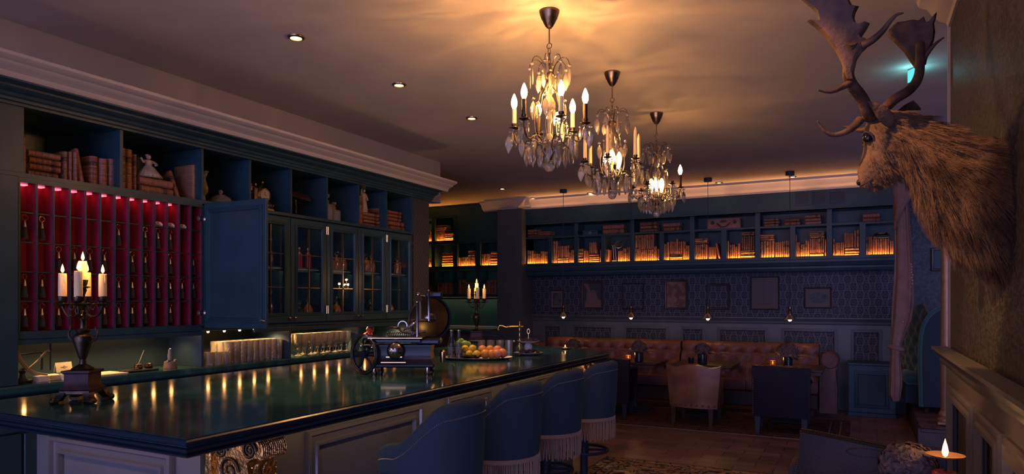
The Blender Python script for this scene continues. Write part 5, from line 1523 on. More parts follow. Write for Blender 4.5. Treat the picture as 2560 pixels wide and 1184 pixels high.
dish = tag(MB().lathe([(0, 0), (.05, 0), (.075, .012), (.078, .03), (.075, .03), (.07, .015), (.045, .006), (0, .005)], 18).build('glass_dish', M['glass'], None, smooth=10, loc=(*at(1178, -.01).xy, ztr)), 'low cut glass dish under the lemons', 'dish')
for k, (u, dd, zz) in enumerate(((1163, .02, .066), (1181, .02, .068), (1173, -.05, .034), (1191, -.05, .033))):
    fruit('lemon', 'lemon', .0265, (*at(u, dd).xy, ztr + zz), ['lemon nearest the soda bottles, upper of the heap', 'upper lemon next to the oranges', 'lower front lemon in the dish', 'lower front lemon touching the oranges'][k], 'fruit', 'lemons', (1.2, .3, [.2, 2.2, .7, 1.9][k]))
for k, (u, dd, zz, mk, r) in enumerate(((1206, .03, .06, 'orange', .031), (1225, .035, .06, 'orange', .031), (1244, .035, .055, 'grapefruit', .034), (1213, -.05, .034, 'orange', .034), (1229, -.045, .033, 'orange', .033), (1243, -.045, .034, 'grapefruit', .034), (1256, .0, .036, 'grapefruit', .034))):
    fruit('orange' if mk == 'orange' else 'grapefruit', mk, r, (*at(u, dd).xy, ztr + zz), ['orange beside the lemons, back row', 'orange in the middle of the back row', 'pinkish grapefruit topmost at the tap side', 'front orange next to the lemons', 'front orange in the middle', 'pinkish grapefruit at the front of the tray', 'pinkish grapefruit last towards the cake stand'][k], 'fruit', 'citrus on the tray', (k * .7, .5, k))
# tumblers in a line behind the tray
for k, u in enumerate((1204, 1227, 1250, 1272)):
    o = tb.copy(); COL.objects.link(o); q = on_z(u, 882, ZB); o.location = (q.x, q.y, ZB + .0008); o.scale = (.95, .95, 1.2)
    tag(o, f'clear tumbler behind the fruit tray, {ORD[k]} from the lemons', 'glass', 'tumblers behind the tray')
q = on_z(1285, 880, ZB)
t = thing('shaker_jar', 'small dark jar with a white knob between tumblers and cake stand', 'jar', (q.x, q.y, ZB + .0008))
MB().lathe([(0, 0), (.012, 0), (.012, .07), (.008, .08), (0, .08)], 14).build('body', M['black'], t)
MB().ball((0, 0, .088), .009, 10, 8).build('knob', M['porcelain'], t)
# two tier stand with dried fruit
q = on_z(1321, 886, ZB)
t = thing('cake_stand', 'two tier pale cake stand with ring handle beside the tray', 'stand', (q.x, q.y, ZB + .0008))
MB().lathe([(0, .004), (.05, 0), (.06, 0), (.112, .014), (.116, .018), (.108, .018), (.055, .007), (0, .008)], 32).build('lower_plate', M['porcelain'], t)
MB().lathe([(0, .092), (.04, .09), (.086, .104), (.09, .108), (.083, .108), (.04, .096), (0, .097)], 32).build('upper_plate', M['porcelain'], t)
MB().lathe([(.014, .009), (.03, .03), (.032, .07), (.02, .088), (.012, .0895)], 16).build('pedestal', M['porcelain'], t)
MB().tube([(0, 0, .098), (0, 0, .165)], .003, 6).ring((0, 0, 0), .014, .0028, 20, 6, Matrix.Translation((0, 0, .18)) @ Matrix.Rotation(YAW, 4, 'Z') @ Matrix.Rotation(PI / 2, 4, 'X') @ Matrix.Diagonal((.7, 1.3, 1, 1))).build('ring_handle', M['brass'], t)
for nm, R, z0, n_, lb in (('lower', .09, .012, 26, 'heap of dark dried fruit on the lower tier'), ('upper', .066, .1, 20, 'heap of dark dried fruit on the upper tier')):
    mb = MB()
    for k in range(n_):
        a, rr = RND.uniform(0, 6.28), R * math.sqrt(RND.random())
        if rr < .036 and nm == 'lower': rr = .045
        if rr < .012: rr = .02
        mb.ball((rr * math.cos(a), rr * math.sin(a), z0 + .009 + .028 * (1 - rr / R) * RND.random()), (.017, .013, .010), 9, 6, None)
    o = mb.build('dried_fruit', M['fig'], None, loc=(q.x, q.y, ZB + .0008)); tag(o, lb, 'dried fruit', None, 'stuff')
# brass beer tap
q = on_z(1299, 864, ZB)
t = thing('bar_tap', 'slender brass swan arm tap at the far end of the bar', 'tap', (q.x, q.y, ZB + .0005), YAW)
MB().lathe([(0, 0), (.028, 0), (.028, .006), (.014, .014), (.012, .03), (.016, .038), (.011, .05), (.010, .075), (.014, .085), (.010, .10), (.009, .13), (.013, .14), (.010, .15), (.010, .17), (.014, .18), (.010, .195), (.008, .205), (.011, .212), (.006, .224), (0, .226)], 16).build('pillar', M['brass'], t)
MB().tube([(.035, 0, .178), (0, 0, .178), (-.05, 0, .178), (-.095, 0, .176), (-.12, 0, .170), (-.15, 0, .18), (-.175, 0, .185), (-.19, 0, .175), (-.197, 0, .155)], [.005, .008, .008, .009, .007, .007, .007, .007, .007], 10).build('swivel_arm', M['brass'], t)
MB().lathe([(0, 0), (.008, 0), (.012, .004), (.008, .012), (0, .012)], 12, Matrix.Translation((-.198, 0, .142))).build('nozzle', M['brass'], t)
# tea light in a shallow dish
q = on_z(1413, 872, ZB)
t = thing('tea_light', 'small tea light on a bright saucer at the far bar end', 'candle', (q.x, q.y, ZB + .0008))
MB().lathe([(0, 0), (.03, 0), (.052, .006), (.054, .009), (.03, .004), (0, .004)], 28).build('saucer', M['brass'], t)
MB().lathe([(0, .0042), (.019, .0042), (.019, .016), (.017, .016), (.017, .013), (0, .013)], 18).build('wax_cup', M['wax'], t)
MB().lathe([(0, .016), (.004, .019), (.005, .025), (.002, .034), (0, .038)], 8).build('flame', M['flame'], t)
# ------------------------------------------------------------------ flywheel meat slicer
q = on_z(985, 934, ZB)
t = thing('meat_slicer', 'black and chrome flywheel meat slicer standing on the bar', 'slicer', (q.x, q.y + .06, ZB + .0008), YAW)
for x, y in ((-.13, -.10), (.17, -.10), (-.13, .10), (.17, .10)):
    MB().lathe([(0, 0), (.016, 0), (.018, .01), (.012, .022), (.012, .042), (0, .042)], 12, Matrix.Translation((x, y, 0))).build('foot', M['chrome'], t)
mb = MB().box(-.15, .21, -.115, .115, .04, .062, .008)
mb.loft([[(-.14 + i, -.10 + i, z), (.20 - i, -.10 + i, z), (.20 - i, .10 - i, z), (-.14 + i, .10 - i, z)] for i, z in ((0, .062), (.01, .075), (.018, .12), (.012, .155), (.012, .165))])
mb.box(.10, .235, -.06, .10, .165, .20, .01)
mb.build('body', M['black'], t)
MB().lathe([(0, 0), (.045, 0), (.05, .012), (.046, .03), (.03, .045), (0, .05)], 20, Matrix.Translation((-.01, -.095, .135)) @ Matrix.Rotation(PI / 2, 4, 'X')).build('gear_cover', M['chrome'], t)
mb = MB().box(-.06, .03, -.125, -.118, .098, .104).box(-.09, .05, -.12, -.115, .068, .073)
mb.build('trim_line', M['brass'], t)
# flywheel
W = Matrix.Translation((-.195, -.06, .112)) @ Matrix.Rotation(math.radians(-38), 4, 'Z') @ Matrix.Rotation(PI / 2, 4, 'X')
mb = MB().ring((0, 0, 0), .104, .011, 40, 10, W)
for k in range(5):
    a = k * 2 * PI / 5 + .3
    mb.tube([(.018 * math.cos(a), .018 * math.sin(a), 0), (.06 * math.cos(a + .25), .06 * math.sin(a + .25), 0), (.098 * math.cos(a), .098 * math.sin(a), 0)], [.009, .006, .008], 8, W)
mb.lathe([(0, -.014), (.022, -.014), (.022, .014), (0, .014)], 16, W)
mb.build('flywheel', M['black'], t)
MB().ring((0, 0, .009), .108, .0045, 40, 6, W).ring((0, 0, .009), .097, .0025, 40, 6, W).build('flywheel_rim', M['chrome'], t)
mb = MB().tube([(.07, .055, .01), (.07, .055, .075)], .009, 10, W).ball((0, 0, 0), .014, 10, 8, W @ Matrix.Translation((.07, .055, .078)))
mb.build('crank_handle', M['chrome'], t)
MB().tube([(-.19, -.05, .11), (-.10, .0, .11)], .014, 12).build('axle', M['steel'], t)
# carriage table
MB().box(-.17, .145, -.115, .075, .1995, .212, .005).build('table_plate', M['chrome'], t)
MB().box(-.16, .13, -.09, .06, .178, .199, .004).box(-.20, -.14, -.10, .04, .203, .218, .004).build('carriage', M['black'], t)
# blade
BL = Matrix.Translation((.165, .065, .315)) @ Matrix.Rotation(math.radians(28), 4, 'Z') @ Matrix.Rotation(PI / 2, 4, 'X')
MB().lathe([(0, .004), (.06, .004), (.112, .0005), (.118, 0), (.112, -.001), (.06, -.004), (0, -.004)], 48, BL).build('blade', M['chrome'], t)
MB().lathe([(0, .005), (.028, .005), (.028, .02), (.012, .028), (0, .028)], 20, BL).build('blade_hub', M['chrome'], t)
mb = MB(); mb.lathe([(.119, -.012), (.129, -.012), (.131, 0), (.129, .012), (.119, .012)], 36, BL, a0=-PI * .55, a1=PI * .62); mb.build('blade_guard', M['black'], t)
MB().box(.14, .235, .045, .10, .436, .468, .008).build('sharpener_cap', M['black'], t)
MB().ball((.10, .02, .452), .013, 10, 8).tube([(.105, .03, .445), (.15, .06, .44)], .005, 8).build('sharpener_knob', M['chrome'], t)
# posts, clamps, press
MB().lathe([(.0085, .21), (.0085, .40), (.011, .405), (.011, .412), (0, .414)], 14, Matrix.Translation((.105, -.05, 0))).build('post', M['chrome'], t)
MB().lathe([(.007, .30), (.007, .47), (.009, .473), (.009, .478), (0, .48)], 14, Matrix.Translation((.168, -.02, 0))).build('post', M['chrome'], t)
pr = MB().loft([[(x + .010 * math.cos(a) * w_, .0 + .045 * math.sin(a) * w_, z + .006 * math.cos(a)) for a in [k * PI / 6 for k in range(12)]] for x, z, w_ in ((-.075, .262, .25), (-.065, .266, .7), (-.04, .268, 1.0), (-.01, .262, .9), (.005, .254, .4))], Matrix.Translation((0, -.03, 0)))
pr.build('press_plate', M['chrome'], t)
MB().tube([(.0, -.03, .25), (.03, -.03, .235), (.09, -.035, .232), (.15, -.03, .24)], [.007, .008, .010, .008], 10).tube([(.02, -.02, .245), (.08, -.02, .285), (.11, -.03, .30), (.17, .0, .30)], [.006, .009, .007, .008], 10).build('clamp_arm', M['chrome'], t)
mb = MB()
for k in range(14): mb.tube([(-.07 + k * .012, -.10, .222), (-.068 + k * .012, -.06, .236), (-.065 + k * .012, -.03, .228)], .003, 5)
mb.build('gripper_teeth', M['steel'], t)
MB().tube([(.045, .01, .255), (.05, .01, .31), (.065, .01, .36), (.085, .01, .388), (.10, .01, .395)], [.006, .011, .012, .009, .006], 10, flat=.6).build('curved_handle', M['chrome'], t)
MB().ring((0, 0, 0), .026, .004, 24, 6, Matrix.Translation((.01, .02, .272)) @ Matrix.Rotation(PI / 2, 4, 'X')).build('thickness_dial', M['steel'], t)
MB().lathe([(0, 0), (.014, 0), (.018, .03), (.018, .06), (.010, .07), (0, .072)], 14, Matrix.Translation((.243, .02, .06))).build('side_knob', M['brass'], t)

# ------------------------------------------------------------------ desk things on the back counter under the keys
def o_(u, v, X=-4.1): return on_x(u, v, X)
bs = o_(95, 955, -4.05)
t = thing('letter_scale', 'antique quadrant letter scale with a curved ivory band', 'scale', (-4.06, o_(100, 950, -4.06).y, ZCN + .0008))
oy = t.location.y
def sc(u, v, dx=0): p = on_x(u, v, -4.06); return (dx, p.y - oy, p.z - ZCN)
arc = [sc(u, v) for u, v in ((42, 868), (47, 890), (57, 908), (72, 924), (92, 934), (118, 938))]
M['ivory'] = P('aged ivory scale', (.26, .2, .15), .5)
MB().tube(arc, .010, 10, flat=.5).build('quadrant', M['ivory'], t)
MB().tube([sc(66, 926), sc(92, 904), sc(116, 878), (sc(124, 878))], .006, 8).build('pointer_arm', M['ivory'], t)
MB().tube([sc(131, 925, -.02), sc(131, 858, -.02)], .0045, 8).tube([sc(112, 925, -.03), sc(112, 880, -.03)], .007, 8).tube([sc(40, 888, -.02), sc(128, 880, -.02)], .004, 6).build('upright_rod', M['blackmetal'], t)
a, b = sc(88, 856), sc(172, 848)
MB().box(-.06, .04, min(a[1], b[1]), max(a[1], b[1]), a[2] - .008, a[2] + .006, .003).build('weighing_plate', M['slate'], t)
MB().lathe([(0, 0), (.028, 0), (.03, .01), (.016, .025), (.012, .05), (.02, .065), (.006, .08), (0, .08)], 14, Matrix.Translation((.0, sc(56, 950)[1], 0))).box(-.05, .02, sc(60, 950)[1], sc(125, 950)[1], 0, .012, .003).build('cast_base', M['blackmetal'], t)
def slab(name, label, cat, u0, u1, v, X0_, X1_, h, m, n=1, group=None, rz=0):
    a, b = on_x(u0, v, X0_).y, on_x(u1, v, X0_).y
    mb = MB()
    for k in range(n):
        j = RND.uniform(-.003, .003)
        mb.box(X1_ + j, X0_ + j, a + j, b + j, k * h / n, (k + .86) * h / n, .0008)
    o = mb.build(name, m, None, loc=(0, 0, ZCN + .0008)); return tag(o, label, cat, group)
slab('card_stack', 'stack of cream cards at the counter edge beside the letter scale', 'cards', 98, 124, 953, -3.98, -4.05, .034, M['paper'], 7)
slab('card_stack', 'low stack of cream cards in the lamplight behind the near candelabra', 'cards', 126, 163, 945, -4.02, -4.12, .03, M['paper'], 5)
slab('note_box', 'short stack of cream cards pressed against the candelabra plinth', 'cards', 164, 176, 950, -3.97, -4.04, .035, M['paper'], 4)
slab('paper_sheets', 'bright spread of cream paper sheets on the back counter', 'paper', 236, 320, 938, -3.96, -4.14, .012, M['paper'], 4)
q = on_x(167, 944, -4.11)
t = thing('tent_card', 'small cream card with a round crest standing on the back counter', 'card', (-4.13, q.y, ZCN + .032), PI / 2 + .15)
MB().box(-.05, .05, -.001, .001, 0, .056, 0, Matrix.Rotation(-.2, 4, 'X')).box(-.05, .05, .021, .023, 0, .054, 0, Matrix.Rotation(.2, 4, 'X')).build('card', M['paper'], t)
MB().ring((0, 0, 0), .006, .0011, 16, 5, Matrix.Rotation(-.2, 4, 'X') @ Matrix.Translation((0, -.0015, .03)) @ Matrix.Rotation(PI / 2, 4, 'X')).box(-.022, -.009, -.0018, -.0011, .0285, .0305, 0, Matrix.Rotation(-.2, 4, 'X')).box(.009, .022, -.0018, -.0011, .0285, .0305, 0, Matrix.Rotation(-.2, 4, 'X')).build('crest', M['ink'], t)
q = on_x(352, 925, -4.06)
t = thing('pen_stand', 'dark inkwell stand with a slanting pen on the back counter', 'pen stand', (-4.07, q.y, ZCN + .0008))
MB().box(-.045, .05, -.11, .10, 0, .014, .004).build('tray', M['blackmetal'], t)
MB().lathe([(.022, 0), (.026, .012), (.02, .03), (.012, .034), (0, .034)], 14, Matrix.Translation((0, .06, .014))).build('inkwell', M['bronze'], t)
MB().lathe([(.022, 0), (.026, .012), (.02, .03), (.012, .034), (0, .034)], 14, Matrix.Translation((0, -.01, .014))).build('inkwell', M['bronze'], t)
MB().tube([(0, -.01, .04), (-.01, .035, .13)], [.003, .002], 6).build('pen', M['steel'], t)
MB().tube([(.02, -.14, .01), (.03, -.03, .02)], [.003, .006], 6).build('letter_opener', M['oldbrass'], t)
q = on_x(428, 918, -4.05)
t = thing('cruet_stand', 'small wooden drum stand with a metal capped bottle on the counter', 'stand', (-4.06, q.y, ZCN + .0008))
M['oak'] = mottle(P('worn oak', (.22, .14, .09), .5), (.16, .10, .065), (.28, .18, .11), 20)
MB().lathe([(0, 0), (.042, 0), (.042, .006), (.036, .045), (0, .047)], 20).build('drum', M['oak'], t)
MB().lathe([(0, .0475), (.015, .0475), (.016, .09), (.012, .105), (.013, .115), (.008, .13), (0, .133)], 14).build('bottle', M['slate'], t)
for sy in (-1, 1): MB().lathe([(0, .0475), (.011, .0475), (.011, .056), (0, .057)], 12, Matrix.Translation((.012, sy * .026, 0))).build('peg', M['pewter'], t)

# ================================================================== SEATING
# chesterfield sofas along the back wall
def tuft_panel(mb, x0, x1, pts_prof, nx, rows, depth, out):
    pass
def sofa(name, label, x0, x1, arm_left, arm_right):
    t = thing(name, label, 'sofa', ((x0 + x1) / 2, 9.55, 0), 0, 'button backed leather sofas')
    L_ = (x1 - x0); h = L_ / 2
    # tufted back: heightfield in (x, s) along a rolled profile
    prof = [(.58, .42), (.60, .55), (.63, .68), (.66, .78), (.655, .84), (.68, .878), (.72, .88), (.765, .86), (.78, .80), (.775, .70)]
    acc = [0]
    for i in range(1, len(prof)): acc.append(acc[-1] + math.dist(prof[i], prof[i - 1]))
    def at_s(s):
        for i in range(1, len(prof)):
            if s <= acc[i] + 1e-9:
                k = (s - acc[i - 1]) / (acc[i] - acc[i - 1])
                return (prof[i - 1][0] + (prof[i][0] - prof[i - 1][0]) * k, prof[i - 1][1] + (prof[i][1] - prof[i - 1][1]) * k), (prof[i][0] - prof[i - 1][0], prof[i][1] - prof[i - 1][1])
        return prof[-1], (0, -1)
    pitch = .20
    ncell = max(4, round(L_ / pitch)); pitch = L_ / ncell
    nx, ns = ncell * 6, 40
    buttons = []
    rowsz = [.12, .26, .40]
    vs, fs = [], []
    for i in range(nx + 1):
        x = -h + L_ * i / nx
        for j in range(ns + 1):
            s = acc[-1] * j / ns
            (y, z), (ty, tz) = at_s(s)
            n_ = math.hypot(ty, tz) or 1
            ny, nz = -tz / n_, ty / n_
            dd = 9
            for r, sr in enumerate(rowsz):
                off = .5 if r % 2 else 0
                kx = round((x + h) / pitch - off) + off
                dd = min(dd, math.hypot((x + h) - kx * pitch, (s - sr) * 1.0))
            # diagonal pleats
            fx_ = (x + h) / pitch; fs_ = (s - .12) / .14
            pl = min(abs(((fx_ + fs_ * .5) % 1) - 0), 1 - ((fx_ + fs_ * .5) % 1), abs(((fx_ - fs_ * .5) % 1)), 1 - ((fx_ - fs_ * .5) % 1)) if s < .41 else min((fx_ % 1), 1 - (fx_ % 1))
            puff = .048 * math.sin(min(1, dd / .10) * PI / 2) + .012 * min(1, pl / .16)
            vs.append((x, y - .55 + ny * puff * -1 * -1, z + nz * puff))
    for i in range(nx):
        for j in range(ns):
            a = i * (ns + 1) + j
            fs.append((a, a + 1, a + ns + 2, a + ns + 1))
    mb = MB(); mb.add(vs, fs)
    mb.build('tufted_back', M['sofa'], t, smooth=60)
    mb = MB()
    for r, sr in enumerate(rowsz):
        off = .5 if r % 2 else 0
        for k in range(ncell + 1):
            x = -h + (k + off) * pitch
            if x > h - .01 or x < -h + .01: continue
            (y, z), _t = at_s(sr)
            mb.ball((x, y - .55 - .004, z), (.017, .010, .017), 10, 6)
    mb.build('buttons', M['darkleather'], t)
    MB().box(-h, h, .05, .22, .09, .80, .02).build('back_frame', M['sofa'], t)
    # seat cushions and front rail
    n_c = 2
    for k in range(n_c):
        a = -h + L_ * k / n_c; b = a + L_ / n_c
        MB().loft([[(a + i, -.08 + i * .6, z), (b - i, -.08 + i * .6, z), (b - i, .13, z), (a + i, .13, z)] for i, z in ((.012, .31), (.004, .33), (.003, .42), (.012, .445), (.05, .455))]).build('seat_cushion', M['sofa'], t, smooth=50)
    MB().box(-h, h, -.07, .04, .10, .305, .015).build('front_rail', M['darkleather'], t)
    for sx in (-1, 1):
        MB().lathe([(.02, 0), (.028, .02), (.03, .09), (0, .09)], 12, Matrix.Translation((sx * (h - .08), .0, 0))).build('foot', M['wood'], t)
    for s_, on in ((-1, arm_left), (1, arm_right)):
        if not on: continue
        A = (h + .005) * s_
        def arm_ring(y, k):
            pts = []
            for q in range(26):
                a = -PI / 2 + 2 * PI * q / 26
                pts.append((A + s_ * (.13 + .0) + s_ * .105 * math.cos(a) * k, y, .745 + .105 * math.sin(a) * k))
            return pts
        MB().loft([arm_ring(-.12, .9), arm_ring(-.105, 1.0), arm_ring(.15, 1), arm_ring(.22, 1)]).build('rolled_arm', M['sofa'], t, smooth=50)
        mb = MB(); x0_, x1_ = A + s_ * .012, A + s_ * .21
        mb.loft([[(x0_, -.105, z), (x1_ - s_ * i, -.105, z), (x1_ - s_ * i, .2, z), (x0_, .2, z)] for i, z in ((.0, .08), (.0, .4), (.015, .60), (.0, .68))])
        mb.build('arm_panel', M['sofa'], t)
        mb = MB()
        for q in range(24):
            a = PI * (-.15) + PI * 1.3 * q / 23
            mb.ball((A + s_ * .13 + .085 * math.cos(a), -.121, .745 + .085 * math.sin(a)), .0055, 6, 4)
        for q in range(26):
            mb.ball((A + s_ * .195, -.107, .12 + q * .022), .0055, 6, 4); mb.ball((A + s_ * .035, -.107, .12 + q * .022), .0055, 6, 4)
        pts = [(A + s_ * .13 + .07 * (1 - k / 30 * .8) * math.cos(k * .42), -.121, .745 + .07 * (1 - k / 30 * .8) * math.sin(k * .42)) for k in range(30)]
        mb.build('nailheads', M['oldbrass'], t)
        MB().tube(pts, .004, 5).build('scroll', M['sofa'], t)
    return t
xm = on_y(1714, 870, 9.9).x
sofa('chesterfield_sofa', 'oxblood button back sofa with rolled end arm beside the grille cabinet', xm + .012, -.47, False, True)
sofa('chesterfield_sofa', 'oxblood button back sofa running from the bar to the middle seam', -4.3, xm - .012, True, False)

# low tables with pots and votive candles
def low_table(x, label):
    t = thing('low_table', label, 'table', (x, 9.06, .0135), 0, 'square tables before the sofas')
    MB().box(-.38, .38, -.36, .35, .642, .6715, .006).build('table_top', M['wood'], t)
    MB().box(-.36, .36, -.34, .33, .60, .6415, .003).build('apron', M['wood'], t)
    MB().lathe([(.05, .05), (.035, .08), (.03, .3), (.045, .55), (.06, .5995)], 16).build('pedestal', M['blackmetal'], t)
    MB().box(-.22, .22, -.22, .22, 0, .03, .01).lathe([(.12, .03), (.06, .05), (.0, .05)], 16).build('foot_plate', M['blackmetal'], t)
    return t
TX = [-2.74, -1.79, -.76]
for i, x in enumerate(TX):
    low_table(x, ['square dark table beside the dark armchair near the bar', 'square dark table before the tan leather armchair', 'square dark table behind the black square backed chair'][i])
def hydrangea(parent, c, R, nfl, seed, pr=.018, m='petal'):
    r = random.Random(seed); mb = MB()
    for k in range(nfl):
        z = 1 - 1.35 * (k + .5) / nfl; a = k * 2.39996
        q = math.sqrt(max(0, 1 - z * z))
        d = Vector((q * math.cos(a), q * math.sin(a), z))
        p = Vector(c) + Vector((d.x * R, d.y * R, d.z * R * .85)) * r.uniform(.86, 1.06)
        u_ = d.orthogonal().normalized(); w_ = d.cross(u_)
        rot = r.uniform(0, PI)
        for j in range(4):
            b = rot + j * PI / 2
            e = u_ * math.cos(b) + w_ * math.sin(b); f = d.cross(e)
            s_ = pr * r.uniform(.8, 1.15)
            tip = p + e * s_ + d * s_ * r.uniform(-.1, .3)
            cu = d * s_ * .16
            mb.add([p, p + e * s_ * .35 + f * s_ * .42 + cu, p + e * s_ * .75 + f * s_ * .42 + cu, tip, p + e * s_ * .75 - f * s_ * .42 + cu, p + e * s_ * .35 - f * s_ * .42 + cu, p + e * s_ * .5], [(0, 1, 6), (1, 2, 6), (2, 3, 6), (3, 4, 6), (4, 5, 6), (5, 0, 6)])
    return mb.build('flower_head', M[m], parent, smooth=0, fix=False)
def leaves(parent, c, R, n, seed, L_=.05):
    r = random.Random(seed); mb = MB()
    for k in range(n):
        a = r.uniform(0, 2 * PI); el = r.uniform(-.6, .35)
        d = Vector((math.cos(a) * math.cos(el), math.sin(a) * math.cos(el), math.sin(el)))
        s_ = Vector((-math.sin(a), math.cos(a), 0)); p = Vector(c) + d * R * .8
        q = p + d * L_; nn = d.cross(s_)
        mb.add([p, p + d * L_ * .5 + s_ * L_ * .32 + nn * .004, q - Vector((0, 0, L_ * .2)), p + d * L_ * .5 - s_ * L_ * .32 + nn * .004, p + d * L_ * .5 - nn * .004], [(0, 1, 4), (1, 2, 4), (2, 3, 4), (3, 0, 4)])
    return mb.build('leaves', M['leaf'], parent, smooth=0, fix=False)
def flower_pot(loc, label, R, seed, pot=True, ph=.13, prad=.06):
    t = thing('flower_pot', label, 'flowers', loc, 0, 'hydrangea pots')
    MB().lathe([(0, 0), (prad * .85, 0), (prad, .01), (prad, ph), (prad * .9, ph), (prad * .9, .02), (0, .015)], 20).build('pot', M['vase'], t)
    hydrangea(t, (0, 0, ph + R * .55), R, int(60 + R * 700), seed)
    leaves(t, (0, 0, ph + R * .35), R, 26, seed + 1)
    return t
def votive(loc, label, m='amber', lit=True):
    t = thing('votive_candle', label, 'candle', loc, 0, 'votive candles')
    MB().lathe([(0, 0), (.034, 0), (.037, .01), (.037, .085), (.034, .085), (.034, .012), (0, .01)], 20).build('glass_cup', M[m], t)
    MB().lathe([(0, .0105), (.030, .0105), (.030, .04), (0, .042)], 16).build('wax', M['wax'], t)
    if lit: MB().lathe([(0, .044), (.005, .05), (.007, .06), (.003, .075), (0, .082)], 8).build('flame', M['flame'], t)
    return t
ZTB = .6855
flower_pot((TX[0] + .13, 8.82, ZTB), 'dusky flower pot on the table nearest the bar, with an amber votive', .105, 5)
votive((TX[0] + .00, 8.78, ZTB), 'glowing amber votive on the table nearest the bar')
flower_pot((TX[1] - .0, 8.86, ZTB), 'dusky flower pot on the middle table behind the tan armchair', .095, 15)
votive((TX[1] - .13, 8.80, ZTB), 'dark votive cup on the middle table', 'vase')
flower_pot((TX[2] - .02, 8.84, ZTB), 'largest dusky flower pot, on the table by the rolled sofa arm', .125, 25)
votive((TX[2] - .18, 8.80, ZTB), 'glowing amber votive on the table by the rolled sofa arm')
q = on_y(1430, 855, 8.9)
flower_pot((q.x, 8.95, ZTB), 'small dusky flower head seen past the far end of the bar', .10, 35)
low_table(q.x, 'square dark table mostly hidden behind the far bar end')
for a in ((TX[0], 'amber'), (TX[2], 'amber')):
    pl = bpy.data.lights.new('votive light', 'POINT'); pl.energy = .7; pl.color = (1, .45, .12); pl.shadow_soft_size = .02
    po = bpy.data.objects.new('votive_glow', pl); COL.objects.link(po); po.location = (a[0] + (0 if a[0] < -2 else -.18), 8.79, ZTB + .105)

# armchairs
def armchair(name, label, loc, rz, w_, d_, hb, m, scalloped=False, legm='wood', armh=.58):
    """Origin at floor centre of the back's outer face; the chair faces +Y."""
    t = thing(name, label, 'armchair', loc, rz, 'armchairs')
    h = w_ / 2
    n_ = 24
    top = []
    def zt(x):
        k = abs(x) / h
        if scalloped: return hb + (.028 * math.cos(k * PI * 1.0) if k < .62 else -.010 + .03 * ((k - .62) / .38) ** 2)
        return hb - .006 * k * k
    rings = []
    for i in range(n_ + 1):
        x = -h + w_ * i / n_
        z1 = zt(x)
        flare = 1.0
        if scalloped: flare = .86
        yb = .0 + (.07 if scalloped else .012) * (abs(x) / h) ** 2.2
        xx = lambda z: x * (flare + (1 - flare) * min(1, max(0, (z - .2) / (hb - .2))))
        rings.append([(xx(.2), yb, .2), (xx(.45), yb - .006, .45), (xx(z1 - .06), yb - .012, z1 - .06), (xx(z1 - .012), yb - .004, z1 - .012), (xx(z1), yb + .04, z1), (xx(z1 - .02), yb + .085, z1 - .02), (xx(.5), yb + .10, .5), (xx(.2), yb + .10, .2)])
    MB().loft(rings).build('backrest', m, t, smooth=55)
    mb = MB()
    for i in range(46):
        x = -h + w_ * (i + .5) / 46
        mb.ball((x, .0 + (.07 if scalloped else .012) * (abs(x) / h) ** 2.2 + .008, zt(x) + .002), .006, 6, 4)
    if not scalloped:
        for sx in (-1, 1):
            for k in range(24): mb.ball((sx * (h - .012), .004, .22 + k * (hb - .25) / 24), .005, 6, 4)
    else:
        for k in range(9): mb.ball((-h * .8 + k * h * .2, -.008 + .07 * abs(-.8 + k * .2) ** 2.2, .235), .011, 8, 5)
    mb.build('nailheads', M['oldbrass'], t)
    fl = .86 if scalloped else 1
    for s_ in (-1, 1):
        a0, a1 = s_ * (h * fl - .01), s_ * (h * fl - .11)
        rr = []
        for y, z, r_ in ((.09, armh + .03, .05), (.2, armh + .02, .055), (.45, armh, .055), (d_ - .06, armh - .01, .058), (d_ - .02, armh - .012, .05)):
            rr.append([((a0 + a1) / 2 + s_ * .012 + r_ * math.cos(q * PI / 6), y, z + r_ * .8 * math.sin(q * PI / 6)) for q in range(12)])
        MB().loft(rr).build('arm', m, t, smooth=60)
        MB().box(min(a0, a1) + .01, max(a0, a1) - .01, .101, d_ - .03, .2, armh - .03, .012).build('side_panel', m, t)
    MB().box(-h * fl + .115, h * fl - .115, .102, d_ - .01, .2, .33, .015).build('seat_base', m, t)
    MB().box(-h * fl + .118, h * fl - .118, .104, d_ + .01, .331, .46, .04).build('seat_cushion', m, t, smooth=60)
    for sx in (-1, 1):
        for y in (.05, d_ - .07):
            MB().loft([[(sx * (h * fl - .06) + a * r_, y + b * r_ + dy_, z) for a, b in ((-1, -1), (1, -1), (1, 1), (-1, 1))] for r_, z, dy_ in ((.018, 0, -.02 if y < .1 else .0), (.024, .10, -.008 if y < .1 else 0), (.03, .2, 0))]).build('leg', M[legm], t)
    return t
pB = (-1.795, 8.27)
armchair('club_armchair', 'worn tan leather armchair with scalloped nail trimmed back', (-1.79, 8.22, .0135), math.radians(-4), .66, .50, .70, M['leather'], True)
armchair('square_armchair', 'black square backed leather armchair beside the tan one', (-.775, 8.0, .0135), math.radians(2), .60, .60, .765, M['blackleather'], False, 'blackmetal', .56)
armchair('square_armchair', 'dark leather armchair half hidden behind the last bar stool', (-2.86, 8.2, .0135), math.radians(5), .60, .50, .76, M['blackleather'], False, 'blackmetal', .60)

